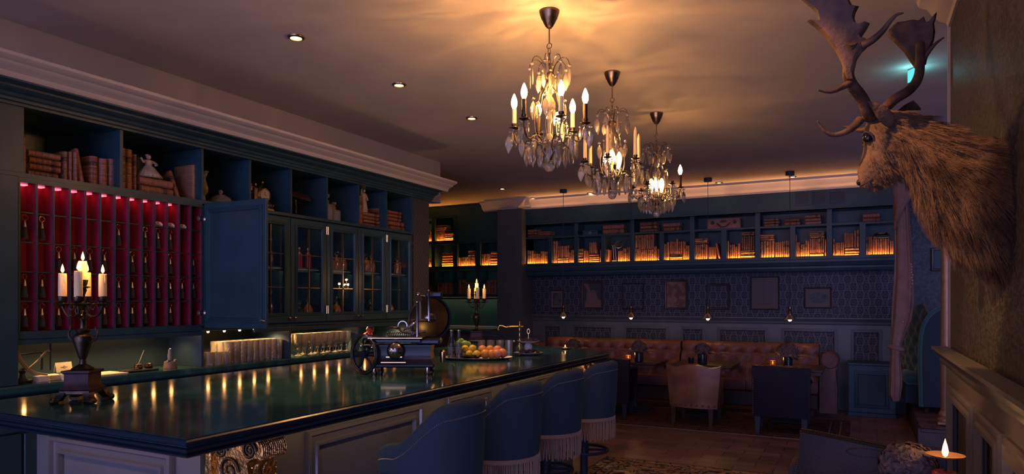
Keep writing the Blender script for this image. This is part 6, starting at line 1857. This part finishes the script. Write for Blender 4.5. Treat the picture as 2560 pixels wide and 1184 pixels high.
# near armchair at the bottom edge, wide winged back seen from behind
pc = on_z(2180, 1184, .55)
t = thing('wing_armchair', 'dark brown leather armchair back with nail trim and studded oval, bottom edge of the view', 'armchair', (.015, 4.02, 0), math.radians(-3))
t.scale = (.90, 1, 1)
def wz(x): return .77 + .0 - .085 * max(0, (x + .1)) - .02 * max(0, -x - .25)
rings = []
for i in range(31):
    x = -.34 + .68 * i / 30
    z1 = .795 - .075 * (i / 30) ** 1.3
    yb = .03 * (x / .34) ** 2
    def xx(z, x=x):
        k = max(0, min(1, (z1 - z) / .35)); return x * (1 + .18 * k * k) if True else x
    rings.append([(xx(.15), yb, .15), (xx(.42), yb - .012, .42), (xx(.6), yb - .014, .6), (xx(z1 - .02), yb - .006, z1 - .02), (xx(z1), yb + .03, z1), (xx(z1 - .02), yb + .09, z1 - .02), (xx(.5), yb + .13, .5), (xx(.15), yb + .13, .15)])
MB().loft(rings).build('backrest', M['darkleather'], t, smooth=55)
mb = MB()
for i in range(70):
    x = -.335 + .67 * i / 69; z1 = .795 - .075 * (i / 69) ** 1.3
    mb.ball((x, .03 * (x / .34) ** 2 + .004, z1 - .001), .0055, 6, 4)
for k in range(44):
    z = .78 - k * .013; kk = max(0, min(1, (.795 - z) / .35)); mb.ball((-.343 * (1 + .18 * kk * kk), .035, z), .0055, 6, 4)
mb.build('nailheads', M['oldbrass'], t)
mb = MB()
for k in range(46):
    a = 2 * PI * k / 46
    mb.ball((.01 + .10 * math.cos(a), -.010, .715 - .01 + .022 * math.sin(a)), .004, 6, 4)
mb.build('studded_oval', M['oldbrass'], t)
for s_ in (-1, 1):
    MB().loft([[(s_ * .37 + r_ * math.cos(q * PI / 6), y, .54 + r_ * math.sin(q * PI / 6)) for q in range(12)] for y, r_ in ((.08, .05), (.2, .07), (.55, .07), (.62, .055))]).build('arm', M['darkleather'], t, smooth=60)
    MB().box(s_ * .33, s_ * .42, .135, .60, .15, .48, .02).build('side_panel', M['darkleather'], t)
    for y in (.06, .56): MB().lathe([(.018, 0), (.026, .1), (.03, .149)], 10, Matrix.Translation((s_ * .32, y, 0))).build('leg', M['wood'], t)
MB().box(-.32, .32, .14, .63, .15, .45, .05).build('seat_cushion', M['darkleather'], t, smooth=60)

# near table with pot and candle holder
zt_ = .62
t = thing('side_table', 'dark round side table under the flower pot and flaming candle', 'table', (.185, 2.56, 0))
MB().lathe([(0, .745), (.20, .745), (.205, .75), (.20, .765), (0, .765)], 36).build('table_top', M['wood'], t)
MB().lathe([(.03, .03), (.025, .1), (.03, .6), (.06, .744)], 16).build('pedestal', M['wood'], t)
MB().lathe([(.0, 0), (.16, 0), (.16, .01), (.05, .029), (0, .029)], 24).build('foot', M['wood'], t)
q = on_y(2270, 1150, 2.60)
t = thing('flower_pot', 'large dusky hydrangea pot at the bottom corner beside the flame', 'flowers', (q.x, 2.60, .7655), 0, 'hydrangea pots')
MB().lathe([(0, 0), (.04, 0), (.05, .01), (.05, .10), (.045, .10), (.043, .02), (0, .015)], 20).build('pot', M['vase'], t)
hydrangea(t, (0, 0, q.z - .7655 - .015), .082, 120, 77, .022)
leaves(t, (0, 0, q.z - .7655 - .05), .075, 40, 78, .05)
q = on_y(2363, 1140, 2.5)
t = thing('saucer_candle', 'tall red glass candle holder with a flame in a copper saucer', 'candle', (q.x, 2.5, .7655))
hz = q.z - .7655
MB().lathe([(0, 0), (.036, 0), (.04, .01), (.036, hz - .05), (.03, hz - .045), (0, hz - .045)], 20).build('glass_column', M['redglass'], t)
MB().tube([(0, 0, hz - .046), (0, 0, hz - .008)], .005, 8).build('stem', M['blackmetal'], t)
MB().lathe([(0, hz - .008), (.02, hz - .008), (.05, hz + .003), (.054, hz + .006), (.05, hz + .006), (.02, hz - .003), (0, hz - .003)], 36).build('saucer', M['copper'], t)
MB().lathe([(0, hz - .002), (.006, hz + .002), (.0095, hz + .014), (.0065, hz + .032), (.0025, hz + .047), (0, hz + .056)], 12).build('flame', M['flame'], t)
pl = bpy.data.lights.new('saucer flame light', 'POINT'); pl.energy = .6; pl.color = (1, .5, .16); pl.shadow_soft_size = .012
po = bpy.data.objects.new('flame_glow', pl); COL.objects.link(po); po.parent = t; po.location = (0, 0, hz + .07)

# radiator cabinet with cane grille beside the sofa
a, b = on_y(2121, 1046, 9.92), on_y(2240, 910, 9.92)
t = thing('grille_cabinet', 'green radiator cabinet with a fine grille front beside the sofa', 'cabinet', ((a.x + b.x) / 2, 9.92, 0))
h, H_ = (b.x - a.x) / 2, b.z
MB().box(-h, h, 0, .43, .05, H_ - .03, .004).build('body', M['green'], t)
MB().box(-h - .015, h + .015, -.02, .43, H_ - .029, H_, .006).build('top', M['green'], t)
MB().box(-h - .008, h + .008, -.012, .43, 0, .049, .004).build('skirting', M['green'], t)
mb = MB(); rectframe(mb, lambda p, q_, d: (p, -d, q_), -h + .07, h - .07, .11, H_ - .10, mould(.05)); mb.build('door_frame', M['green'], t)
mb = MB()
x0, x1, z0, z1 = -h + .115, h - .115, .155, H_ - .145
for k in range(25): mb.box(x0 + (x1 - x0) * k / 24 - .0018, x0 + (x1 - x0) * k / 24 + .0018, -.006, -.002, z0, z1)
for k in range(29): mb.box(x0, x1, -.009, -.006, z0 + (z1 - z0) * k / 28 - .0018, z0 + (z1 - z0) * k / 28 + .0018)
mb.build('grille', M['blackmetal'], t)

# rugs
o = MB().box(-2.14, 2.14, -.75, .75, 0, .012, .004).build('rug', _rug('red brown rug', [(.12, .06, .045), (.035, .028, .04), (.24, .16, .12), (.22, .15, .11)], (4.28, 1.5), 8, 30), None, loc=(-2.22, 8.67, .0008))
tag(o, 'dark red brown patterned rug under the armchairs and tables', 'rug')
o = MB().box(-1.0, 1.0, -.45, .45, 0, .012, .004).build('rug', _rug('cream vine rug', [(.40, .25, .14), (.05, .045, .05), (.22, .12, .08), (.12, .06, .05)], (2.0, .9), 7, 24), None, loc=(-1.16, 5.775, .0008))
tag(o, 'cream rug with dark vine scrolls on the parquet near the bar stools', 'rug')
# dark stool by the recess counter
o = dup(s0, (-4.62, 8.45, 0), -PI / 2, 'dark rounded bar stool back far off at the recess counter')

# ------------------------------------------------------------------ curtain, tied back
t = thing('curtain', 'dusty pink curtain tied back beside the grille cabinet, lace edge', 'curtain', (0, 0, 0))
Yc = 9.22
path = [(401, 2240, 2268), (430, 2238, 2270), (470, 2236, 2272), (520, 2232, 2274), (580, 2236, 2278), (650, 2236, 2283), (700, 2234, 2286), (760, 2229, 2286), (800, 2228, 2278), (835, 2227, 2262), (862, 2225, 2254), (885, 2226, 2250), (920, 2223, 2254), (960, 2221, 2256), (985, 2221, 2252), (1000, 2228, 2248)]
rings = []
for v, u0, u1 in path:
    a, b = on_y(u0, v, Yc), on_y(u1, v, Yc)
    wd = b.x - a.x; cxm = (a.x + b.x) / 2
    ring = []
    nn = 56
    for k in range(nn):
        th = 2 * PI * k / nn
        am = 1 + .0 * k
        fold = .018 * math.sin(th * 7 + v * .004) * min(1, wd / .2)
        ring.append((cxm + (wd / 2) * math.cos(th), Yc + (.07 + fold) * math.sin(th) + .012 * math.sin(th * 9), a.z + 0))
    rings.append(ring)
MB().loft(rings).build('drape', M['fabric'], t, smooth=80)
pts = [on_y(u, v, Yc - .06) for u, v in ((2277, 660), (2281, 700), (2272, 750), (2262, 790), (2252, 830), (2244, 858))]
mb = MB()
for k in range(len(pts) - 1):
    for q in range(6):
        p = pts[k].lerp(pts[k + 1], q / 6); mb.ball((p.x + .006 * math.sin(q * 2), p.y, p.z), (.010, .006, .012), 6, 5)
mb.build('lace_edge', M['lace'], t)
p = on_y(2239, 868, Yc)
MB().ring((0, 0, 0), .085, .016, 24, 8, Matrix.Translation((p.x, Yc, p.z)) @ Matrix.Rotation(.25, 4, 'Y') @ Matrix.Diagonal((1, .9, 1.6, 1))).build('tie_back', M['fabric'], t)
rings = []
for v, u0, u1 in ((425, 2238, 2290), (450, 2234, 2300), (480, 2232, 2290), (520, 2238, 2262), (555, 2234, 2244), (575, 2233, 2240)):
    a, b = on_y(u0, v, Yc - .1), on_y(u1, v, Yc - .1)
    rings.append([((a.x + b.x) / 2 + (b.x - a.x) / 2 * math.cos(q * PI / 12), Yc - .1 + (.03 + .012 * math.sin(q * 1.3)) * math.sin(q * PI / 12), a.z) for q in range(24)])
MB().loft(rings).build('pelmet_swag', M['fabric'], t, smooth=80)

# ------------------------------------------------------------------ green buttoned sofa on the platform, rounded side towards the room
t = thing('porter_sofa', 'tall green tufted sofa with rounded end panel on the platform', 'sofa', (.76, 9.35, .179))
# rounded end panel (faces the room's near side)
sil = [(-.12, .07), (-.13, .5), (-.125, .85), (-.09, 1.04), (-.02, 1.16), (.08, 1.235), (.22, 1.28), (.62, 1.29), (.62, .07)]
MB().loft([[(x, y, z) for x, z in sil] for y in (0, .10)]).build('end_panel', M['velvet'], t)
mb = MB(); mb.tube([(x, -.004, z) for x, z in sil[:-1]], .022, 8); mb.build('piped_edge', M['velvet_light'], t)
# tufted inner back wrapping round, opening to the left
mb = MB(); vs = []; fs = []
na, nz = 30, 26
for i in range(na + 1):
    a = i / na
    x = -.02 - .22 * math.sin(a * PI * .5) + .0; y = .14 + .9 * a
    for j in range(nz + 1):
        zz = .45 + (.62 + .25 * (1 - a)) * j / nz
        bx = abs(((a * 4 + j * .12) % 1) - .5) * 2; bz = abs(((a * 4 - j * .12) % 1) - .5) * 2
        pf = .045 * (1 - max(1 - bx, 1 - bz) ** 3)
        vs.append((x - pf, y - .02, zz))
for i in range(na):
    for j in range(nz):
        k = i * (nz + 1) + j; fs.append((k, k + 1, k + nz + 2, k + nz + 1))
mb.add(vs, fs); mb.build('tufted_back', M['velvet_light'], t, smooth=60)
MB().box(-.05, .6, .10, 1.0, .07, 1.0, .03).build('back_frame', M['velvet'], t)
MB().box(-.30, -.02, .16, 1.0, .30, .44, .05).build('seat_cushion', M['velvet_light'], t, smooth=60)
MB().box(-.28, -.05, .16, 1.0, .08, .295, .01).build('seat_base', M['velvet'], t)
for x, y in ((-.06, .05), (.3, .05), (.56, .05), (-.2, .95), (.56, .95)):
    MB().lathe([(.022, 0), (.03, .02), (.02, .035), (.028, .05), (0, .069)], 12, Matrix.Translation((x, y, 0))).build('foot', M['wood'], t)
# ================================================================== MOUNTED FALLOW DEER HEAD ON THE NEAR WALL
YS_ = 2.90
t = thing('deer_head', 'mounted fallow deer head with broad palmed antlers on the near wall', 'hunting trophy', (XR, YS_, 2.0))
base = Vector((XR, YS_, 2.0))
secs = [((2144, 438), (2150, 466), .020), ((2142, 428), (2158, 473), .034), ((2149, 410), (2178, 474), .043), ((2156, 388), (2196, 462), .047), ((2160, 365), (2216, 448), .056), ((2157, 338), (2236, 432), .072),
        ((2164, 305), (2250, 424), .080), ((2182, 283), (2262, 428), .078), ((2210, 273), (2272, 446), .082), ((2238, 274), (2288, 478), .095), ((2272, 282), (2308, 508), .112), ((2312, 298), (2334, 534), .130), ((2362, 330), (2372, 562), .150), ((2418, 352), (2418, 596), .168), ((2466, 346), (2466, 620), .180), ((2503, 328), (2503, 628), .185)]
rings, wts = [], []
for i, (tp, bt, wd) in enumerate(secs):
    a, b = on_y(tp[0], tp[1], YS_), on_y(bt[0], bt[1], YS_)
    c = (a + b) / 2 - base; e = (a - b) / 2
    ring = []
    for k in range(28):
        th = 2 * PI * k / 28
        ce, se = math.cos(th), math.sin(th)
        ww = wd * (1 - .16 * max(0, ce) if i > 7 else 1 - .10 * max(0, -ce))
        ring.append(c + e * ce + Vector((0, ww * se, 0)))
    rings.append(ring)
rings[-1] = [Vector((-.001, p.y, p.z)) for p in rings[-1]]
hd = MB().loft(rings).build('head_and_neck', [M['skin_fur']], t, smooth=180)
sm = hd.modifiers.new('round', 'SUBSURF'); sm.levels = 1; sm.render_levels = 2
vg = hd.vertex_groups.new(name='length'); vd = hd.vertex_groups.new(name='density')
for j in range(len(secs)):
    L_ = .0 if j < 2 else .12 + .03 * (j - 2) if j < 7 else min(1, .35 + .09 * (j - 7))
    for k in range(28):
        th = 2 * PI * k / 28
        vg.add([j * 28 + k], L_ * (1.0 if math.cos(th) > -.6 else 1.25), 'REPLACE'); vd.add([j * 28 + k], 0 if j < 1 else 1, 'REPLACE')
pm = hd.modifiers.new('fur', 'PARTICLE_SYSTEM')
ps = hd.particle_systems[0]; st = ps.settings
st.name = 'deer fur'
st.type = 'HAIR'; st.count = 7000; st.hair_length = .024; st.hair_step = 3; st.display_step = 2; st.render_step = 3
st.use_advanced_hair = True
st.normal_factor = .010; st.object_align_factor = (.022, 0, -.026); st.factor_random = .016
st.child_type = 'INTERPOLATED'; st.rendered_child_count = 9; st.child_length = 1.0
st.clump_factor = .35; st.roughness_2 = .012; st.roughness_endpoint = .008
st.root_radius = .5; st.tip_radius = .08; st.radius_scale = .0035
ps.vertex_group_length = 'length'; ps.vertex_group_density = 'density'
def rel(u, v, y): return on_y(u, v, y) - base
# nose, eyes, ears
MB().ball((0, 0, 0), (.013, .024, .013), 16, 10, Matrix.Translation(rel(2150, 455, YS_))).build('nose', M['fur_dark'], t)
for sy in (-1, 1):
    MB().ball((0, 0, 0), (.0175, .012, .0165), 16, 12, Matrix.Translation(rel(2166, 354, YS_) + Vector((.004, sy * .066, 0)))).build('eye', M['eye'], t)
    MB().tube([rel(2156, 348, YS_) + Vector((0, sy * .064, 0)), rel(2164, 340, YS_) + Vector((0, sy * .072, 0)), rel(2178, 347, YS_) + Vector((0, sy * .072, 0)), rel(2186, 362, YS_) + Vector((0, sy * .068, 0))], [.003, .005, .005, .003], 10).build('eyelid', M['fur_dark'], t)
MB().tube([rel(2150, 468, YS_) + Vector((0, -.024, 0)), rel(2164, 462, YS_) + Vector((0, -.040, 0)), rel(2180, 452, YS_) + Vector((0, -.044, 0))], .003, 6).build('mouth_line', M['fur_dark'], t)
MB().ball((0, 0, 0), (.004, .003, .006), 10, 8, Matrix.Translation(rel(2153, 446, YS_) + Vector((0, -.030, 0)))).build('nostril', M['fur_dark'], t)
def ear(pts, label=None):
    rr = []
    for (u, v, y, w_, th) in pts:
        c = rel(u, v, y)
        rr.append([c + Vector((.5 * w_ * math.cos(q * PI / 6), th * math.sin(q * PI / 6) - .25 * w_ * abs(math.cos(q * PI / 6)), w_ * math.cos(q * PI / 6) * .75)) for q in range(12)])
    return MB().loft(rr).build('ear', M['skin_fur'], t, smooth=60)
ear([(2234, 312, 2.83, .014, .018), (2222, 300, 2.80, .027, .014), (2206, 284, 2.775, .029, .009), (2188, 268, 2.76, .017, .006), (2178, 260, 2.752, .009, .004), (2169, 253, 2.75, .0015, .0015)])
ear([(2232, 290, 2.97, .016, .014), (2252, 276, 3.02, .026, .012), (2274, 264, 3.06, .024, .009), (2292, 270, 3.09, .012, .006), (2302, 274, 3.11, .003, .002)])

def tine(pts, y0, y1, r0, r1, flat=1.0, n=10):
    """A tapering horn through picture points, its distance running from y0 to y1."""
    m = len(pts)
    P3, R = [], []
    # densify
    dens = []
    for i in range(m - 1):
        for q in range(4):
            k = q / 4
            p_1 = pts[max(0, i - 1)]; p0 = pts[i]; p1 = pts[i + 1]; p2 = pts[min(m - 1, i + 2)]
            f = lambda a_, b_, c_, d_: .5 * ((2 * b_) + (-a_ + c_) * k + (2 * a_ - 5 * b_ + 4 * c_ - d_) * k * k + (-a_ + 3 * b_ - 3 * c_ + d_) * k ** 3)
            dens.append((f(p_1[0], p0[0], p1[0], p2[0]), f(p_1[1], p0[1], p1[1], p2[1])))
    dens.append(pts[-1])
    for i, (u, v) in enumerate(dens):
        k = i / (len(dens) - 1)
        P3.append(rel(u, v, y0 + (y1 - y0) * k)); R.append(r0 + (r1 - r0) * k)
    return P3, R
def antler(beam, yb, palm, yp, spikes, tines, rbase):
    a = None
    mb = MB()
    P3, R = tine(beam, yb[0], yb[1], rbase, rbase * .85)
    mb.tube(P3, R, 12)
    mb.ball(P3[0], (rbase * 1.35, rbase * 1.35, rbase * .9), 12, 8)
    out = [rel(u, v, yp + (v + 60) * .0002) for u, v in palm]
    c = sum(out, Vector()) / len(out)
    def lay(k, dy): return [c + (p - c) * k + Vector((0, dy, 0)) for p in out]
    L0, L1, L2 = lay(.86, -.021), lay(1.0, -.006), lay(.86, .017)
    L1b = lay(1.0, .004)
    n = len(out)
    vs = L0 + L1 + L1b + L2
    fs = [tuple(range(n)), tuple(range(4 * n - 1, 3 * n - 1, -1))]
    for j in range(3):
        fs += [(j * n + i, j * n + (i + 1) % n, (j + 1) * n + (i + 1) % n, (j + 1) * n + i) for i in range(n)]
    mb.add(vs, fs)
    for pts, y0, y1, r0 in tines:
        Q, R = tine(pts, y0, y1, r0, .0025); mb.tube(Q, R, 10)
    o = mb.build('antler', M['antler'], t, smooth=50)
    return o
antler([(2176, 292), (2168, 278), (2160, 255), (2146, 233), (2129, 211), (2121, 190), (2122, 168), (2128, 140), (2130, 105)], (2.85, 2.60),
       [(2104, 160), (2092, 134), (2068, 100), (2050, 80), (2034, 66), (2018, 55), (2034, 58), (2046, 57), (2043, 44), (2040, 30), (2024, 16), (2004, 0), (1988, -22), (1974, -40), (1992, -36), (2012, -40), (2020, -62), (2034, -84), (2046, -62), (2062, -66), (2080, -90), (2092, -70), (2102, -60), (2112, -30), (2123, 0), (2130, 14), (2147, 17), (2139, 32), (2136, 46), (2141, 62), (2156, 68), (2174, 60), (2164, 78), (2154, 92), (2160, 106), (2174, 108), (2168, 118), (2154, 132), (2142, 150), (2137, 172), (2132, 198), (2118, 198), (2110, 176)], 2.585, None,
       [([(2150, 300), (2132, 318), (2111, 331), (2082, 337), (2058, 324), (2044, 302)], 2.84, 2.74, .0165), ([(2124, 208), (2103, 219), (2076, 230), (2045, 225)], 2.70, 2.62, .013), ([(2158, 112), (2180, 101), (2205, 79), (2226, 52), (2242, 37), (2258, 33)], 2.60, 2.56, .0145)], .0215)
antler([(2206, 282), (2216, 268), (2238, 247), (2268, 229), (2287, 210), (2298, 184), (2300, 150), (2300, 110)], (2.95, 3.20),
       [(2288, 172), (2278, 158), (2260, 131), (2240, 110), (2220, 91), (2222, 76), (2234, 64), (2244, 56), (2262, 54), (2281, 50), (2296, 52), (2309, 42), (2314, 56), (2324, 54), (2333, 42), (2342, 31), (2340, 46), (2335, 60), (2338, 80), (2335, 102), (2326, 124), (2316, 142), (2309, 172), (2304, 196), (2291, 196)], 3.20, None,
       [([(2196, 296), (2176, 318), (2150, 325), (2126, 318), (2108, 316)], 2.96, 3.04, .015), ([(2306, 160), (2315, 138), (2338, 110), (2360, 93)], 3.20, 3.16, .0135)], .020)
# ================================================================== CRYSTAL CHANDELIERS
def crystal_data():
    mb = MB()
    n = 8
    rr = []
    for z, w_ in ((0, .06), (-.13, .30), (-.36, .5), (-.60, .5), (-.82, .30), (-1.0, .03)):
        rr.append([(w_ * math.cos(2 * PI * k / n), w_ * .36 * math.sin(2 * PI * k / n), z) for k in range(n)])
    mb.loft(rr)
    mb.loft([[(w_ * math.cos(2 * PI * k / n), w_ * math.sin(2 * PI * k / n), z) for k in range(n)] for z, w_ in ((.05, .05), (.10, .26), (.16, .30), (.20, .10))])
    o = mb.build('crystal', M['crystal'], None, smooth=0); me = o.data; bpy.data.objects.remove(o); return me
CRY = crystal_data()
def dapple(ld, scale=5.0):
    """Light broken up by the cut glass around the bulb: its strength varies with direction."""
    ld.use_nodes = True
    nt = ld.node_tree
    em = nt.nodes['Emission']
    tc = nt.nodes.new('ShaderNodeTexCoord'); mp = nt.nodes.new('ShaderNodeMapping'); mp.inputs['Scale'].default_value = (scale, scale * 2.6, scale * .7)
    nz = nt.nodes.new('ShaderNodeTexNoise'); nz.inputs['Scale'].default_value = 1.0; nz.inputs['Detail'].default_value = 5.0; nz.inputs['Distortion'].default_value = .9
    mr = nt.nodes.new('ShaderNodeMapRange'); mr.inputs[1].default_value = .33; mr.inputs[2].default_value = .67; mr.inputs[3].default_value = .35; mr.inputs[4].default_value = 1.65
    nt.links.new(tc.outputs['Normal'], mp.inputs[0]); nt.links.new(mp.outputs[0], nz.inputs['Vector']); nt.links.new(nz.outputs['Fac'], mr.inputs[0]); nt.links.new(mr.outputs[0], em.inputs['Strength'])
def chandelier(loc, label, arms, rot, core, glow):
    """arms: six entries 'bulb', 'wax' or None; core: how many lit inner bulbs; origin at the ceiling."""
    t = thing('chandelier', label, 'chandelier', loc, 0, 'crystal chandeliers over the bar stools')
    met = M['oldbrass']
    MB().lathe([(0, -.098), (.014, -.098), (.022, -.088), (.034, -.068), (.037, -.058), (.046, -.045), (.047, -.04), (.055, -.018), (.058, -.006), (.058, 0)], 28).build('ceiling_canopy', met, t)
    mb = MB().tube([(0, 0, -.098), (0, 0, -.185)], .0045, 8)
    mb.ring((0, 0, 0), .015, .0028, 18, 6, Matrix.Translation((0, 0, -.20)) @ Matrix.Rotation(PI / 2, 4, 'X'))
    z = -.214
    k = 0
    while z > -.345:
        mb.ring((0, 0, 0), .012, .0028, 14, 6, Matrix.Translation((0, 0, z - .017)) @ Matrix.Rotation(k * PI / 2, 4, 'Z') @ Matrix.Rotation(PI / 2, 4, 'X') @ Matrix.Diagonal((.6, 1.6, 1, 1)))
        z -= .029; k += 1
    mb.build('chain', met, t)
    mb = MB().lathe([(0, -.352), (.02, -.352), (.03, -.36), (.03, -.372), (.018, -.385), (.010, -.40), (.008, -.80), (.02, -.81), (.024, -.83), (.015, -.85), (0, -.852)], 16)
    for q in range(8):
        a = q * PI / 4 + rot
        T = Matrix.Rotation(a, 4, 'Z')
        mb.tube([(.02, 0, -.366), (.032, 0, -.32), (.055, 0, -.283), (.085, 0, -.272), (.108, 0, -.288), (.116, 0, -.315)], .0026, 6, T)
    for q in range(6):
        T = Matrix.Rotation(q * PI / 3 + rot + .5, 4, 'Z')
        mb.tube([(.012, 0, -.41), (.028, 0, -.44), (.05, 0, -.47), (.062, 0, -.52), (.085, 0, -.60), (.085, 0, -.68), (.055, 0, -.76), (.018, 0, -.825)], .0028, 6, T)
    mb.build('frame', met, t)
    MB().lathe([(.010, -.388), (.02, -.40), (.027, -.43), (.022, -.47), (.014, -.485), (.024, -.50), (.036, -.525), (.034, -.555), (.018, -.575), (.013, -.60), (.02, -.62), (.012, -.64), (.011, -.70), (.024, -.72), (.03, -.74), (.012, -.76)], 14).build('glass_baluster', M['crystal'], t, smooth=10)
    MB().lathe([(.01, -.79), (.045, -.775), (.066, -.762), (.068, -.764), (.046, -.785), (.02, -.802)], 20).build('glass_dish', M['crystal'], t, smooth=10)
    MB().ball((0, 0, -.888), .031, 12, 9).build('glass_ball', M['crystal'], t, smooth=0)
    waxes = []
    for q, kind in enumerate(arms):
        a = q * PI / 3 + rot
        T = Matrix.Rotation(a, 4, 'Z')
        mb = MB().tube([(.02, 0, -.82), (.05, 0, -.765), (.09, 0, -.728), (.13, 0, -.735), (.165, 0, -.755), (.195, 0, -.735), (.207, 0, -.69), (.207, 0, -.662)], [.005, .0045, .004, .004, .004, .004, .004, .005], 8, T)
        mb.lathe([(0, -.664), (.013, -.662), (.03, -.656), (.031, -.653), (.015, -.650), (.013, -.645), (.016, -.638), (.016, -.630), (0, -.630)], 16, T @ Matrix.Translation((.207, 0, 0)))
        arm = mb.build('arm', M['bronze'], t)
        TT = T @ Matrix.Translation((.207, 0, 0))
        if kind == 'bulb':
            MB().lathe([(.0125, -.6295), (.0125, -.545), (0, -.543)], 14, TT).build('candle_sleeve', M['wax'] if (q % 2) else M['bronze'], arm)
            MB().lathe([(.009, -.5425), (.0165, -.525), (.0185, -.508), (.0155, -.49), (.009, -.472), (.003, -.459), (0, -.456)], 14, TT).build('bulb', M['bulb'], arm)
        elif kind == 'wax':
            waxes.append(TT.translation + Vector((0, 0, -.6295)))
    for q in range(core):
        a = q * 2 * PI / max(1, core) + .8
        x, y = (.052 * math.cos(a), .052 * math.sin(a))
        MB().lathe([(0, -.70), (.010, -.695), (.018, -.66), (.024, -.63), (.021, -.60), (.010, -.575), (0, -.57)], 14, Matrix.Translation((x, y, 0))).build('inner_bulb', M['bulb_core'], t)
    for q, e in enumerate(glow):
        pl = bpy.data.lights.new('crystal glow', 'POINT'); pl.energy = e; pl.color = (1, .45, .13); pl.shadow_soft_size = .014
        dapple(pl, 4.5 + q)
        po = bpy.data.objects.new('crystal_glow', pl); COL.objects.link(po); po.parent = t
        a = q * 2 * PI / len(glow) + rot
        po.location = (.10 * math.cos(a + .26), .10 * math.sin(a + .26), -.455)
    pl = bpy.data.lights.new('inner glow', 'POINT'); pl.energy = 2.2; pl.color = (1, .5, .17); pl.shadow_soft_size = .03
    po = bpy.data.objects.new('inner_glow', pl); COL.objects.link(po); po.parent = t; po.location = (.10 * math.cos(rot), .10 * math.sin(rot), -.70)
    def hang(r, a, z, L_, wd=.36):
        o = bpy.data.objects.new('crystal', CRY); COL.objects.link(o); o.parent = t
        o.location = (r * math.cos(a), r * math.sin(a), z - L_ * .2); o.scale = (L_ * wd, L_ * wd, L_)
        o.rotation_euler = (RND.uniform(-.06, .06), RND.uniform(-.06, .06), RND.uniform(0, PI))
    for q in range(8):
        hang(.116, q * PI / 4 + rot, -.312, .105)
        hang(.060, q * PI / 4 + rot + .39, -.352, .085)
    for q in range(6):
        a = q * PI / 3 + rot
        for j in range(4):
            b = a + j * PI / 2
            hang(math.hypot(.207 * math.cos(a) + .029 * math.cos(b), .207 * math.sin(a) + .029 * math.sin(b)), math.atan2(.207 * math.sin(a) + .029 * math.sin(b), .207 * math.cos(a) + .029 * math.cos(b)), -.668, .075 if j else .11, .4)
        hang(.135, a, -.755, .105); hang(.165, a + PI / 6, -.72, .10)
        hang(.095, a + .5, -.50, .105)
    for q in range(12):
        hang(.11, q * PI / 6 + rot + .2, -.765, .095)
    for q in range(8):
        hang(.058, q * PI / 4 + rot, -.80, .075)
    return t, waxes
CH = [(-1.58, 3.57), (-1.60, 4.74), (-1.60, 5.95)]
c_1, w_1 = chandelier((*CH[0], CEIL), 'largest looking crystal chandelier with candle shaped bulbs lit, over the near stools', ['bulb'] * 6, math.radians(12), 1, (9, 9, 9))
c_2, w_2 = chandelier((*CH[1], CEIL), 'middle crystal chandelier with unlit white tapers and a glowing core', ['wax'] * 6, math.radians(40), 3, (2, 2))
c_3, w_3 = chandelier((*CH[2], CEIL), 'last crystal chandelier, one bulb lit on its curtain side arm and a glowing core', ['bulb', None, None, 'wax', None, None], math.radians(24), 3, (2.5,))
for ci, (ws, c) in enumerate(((w_2, CH[1]), (w_3, CH[2]))):
    for k, p in enumerate(ws):
        q = Vector((c[0], c[1], CEIL)) + p
        t = thing('taper_candle', f'unlit ivory taper, {ORD[k]} around the ring of the middle chandelier' if ci == 0 else 'single unlit ivory taper on the last chandelier', 'candle', q, 0, 'unlit tapers on the chandeliers')
        MB().lathe([(0, 0), (.0135, 0), (.012, .15), (.0115, .165), (.006, .19), (0, .2)], 14).build('wax', M['wax'], t)
        MB().tube([(0, 0, .198), (.001, 0, .209)], .0011, 5).build('wick', M['ink'], t)
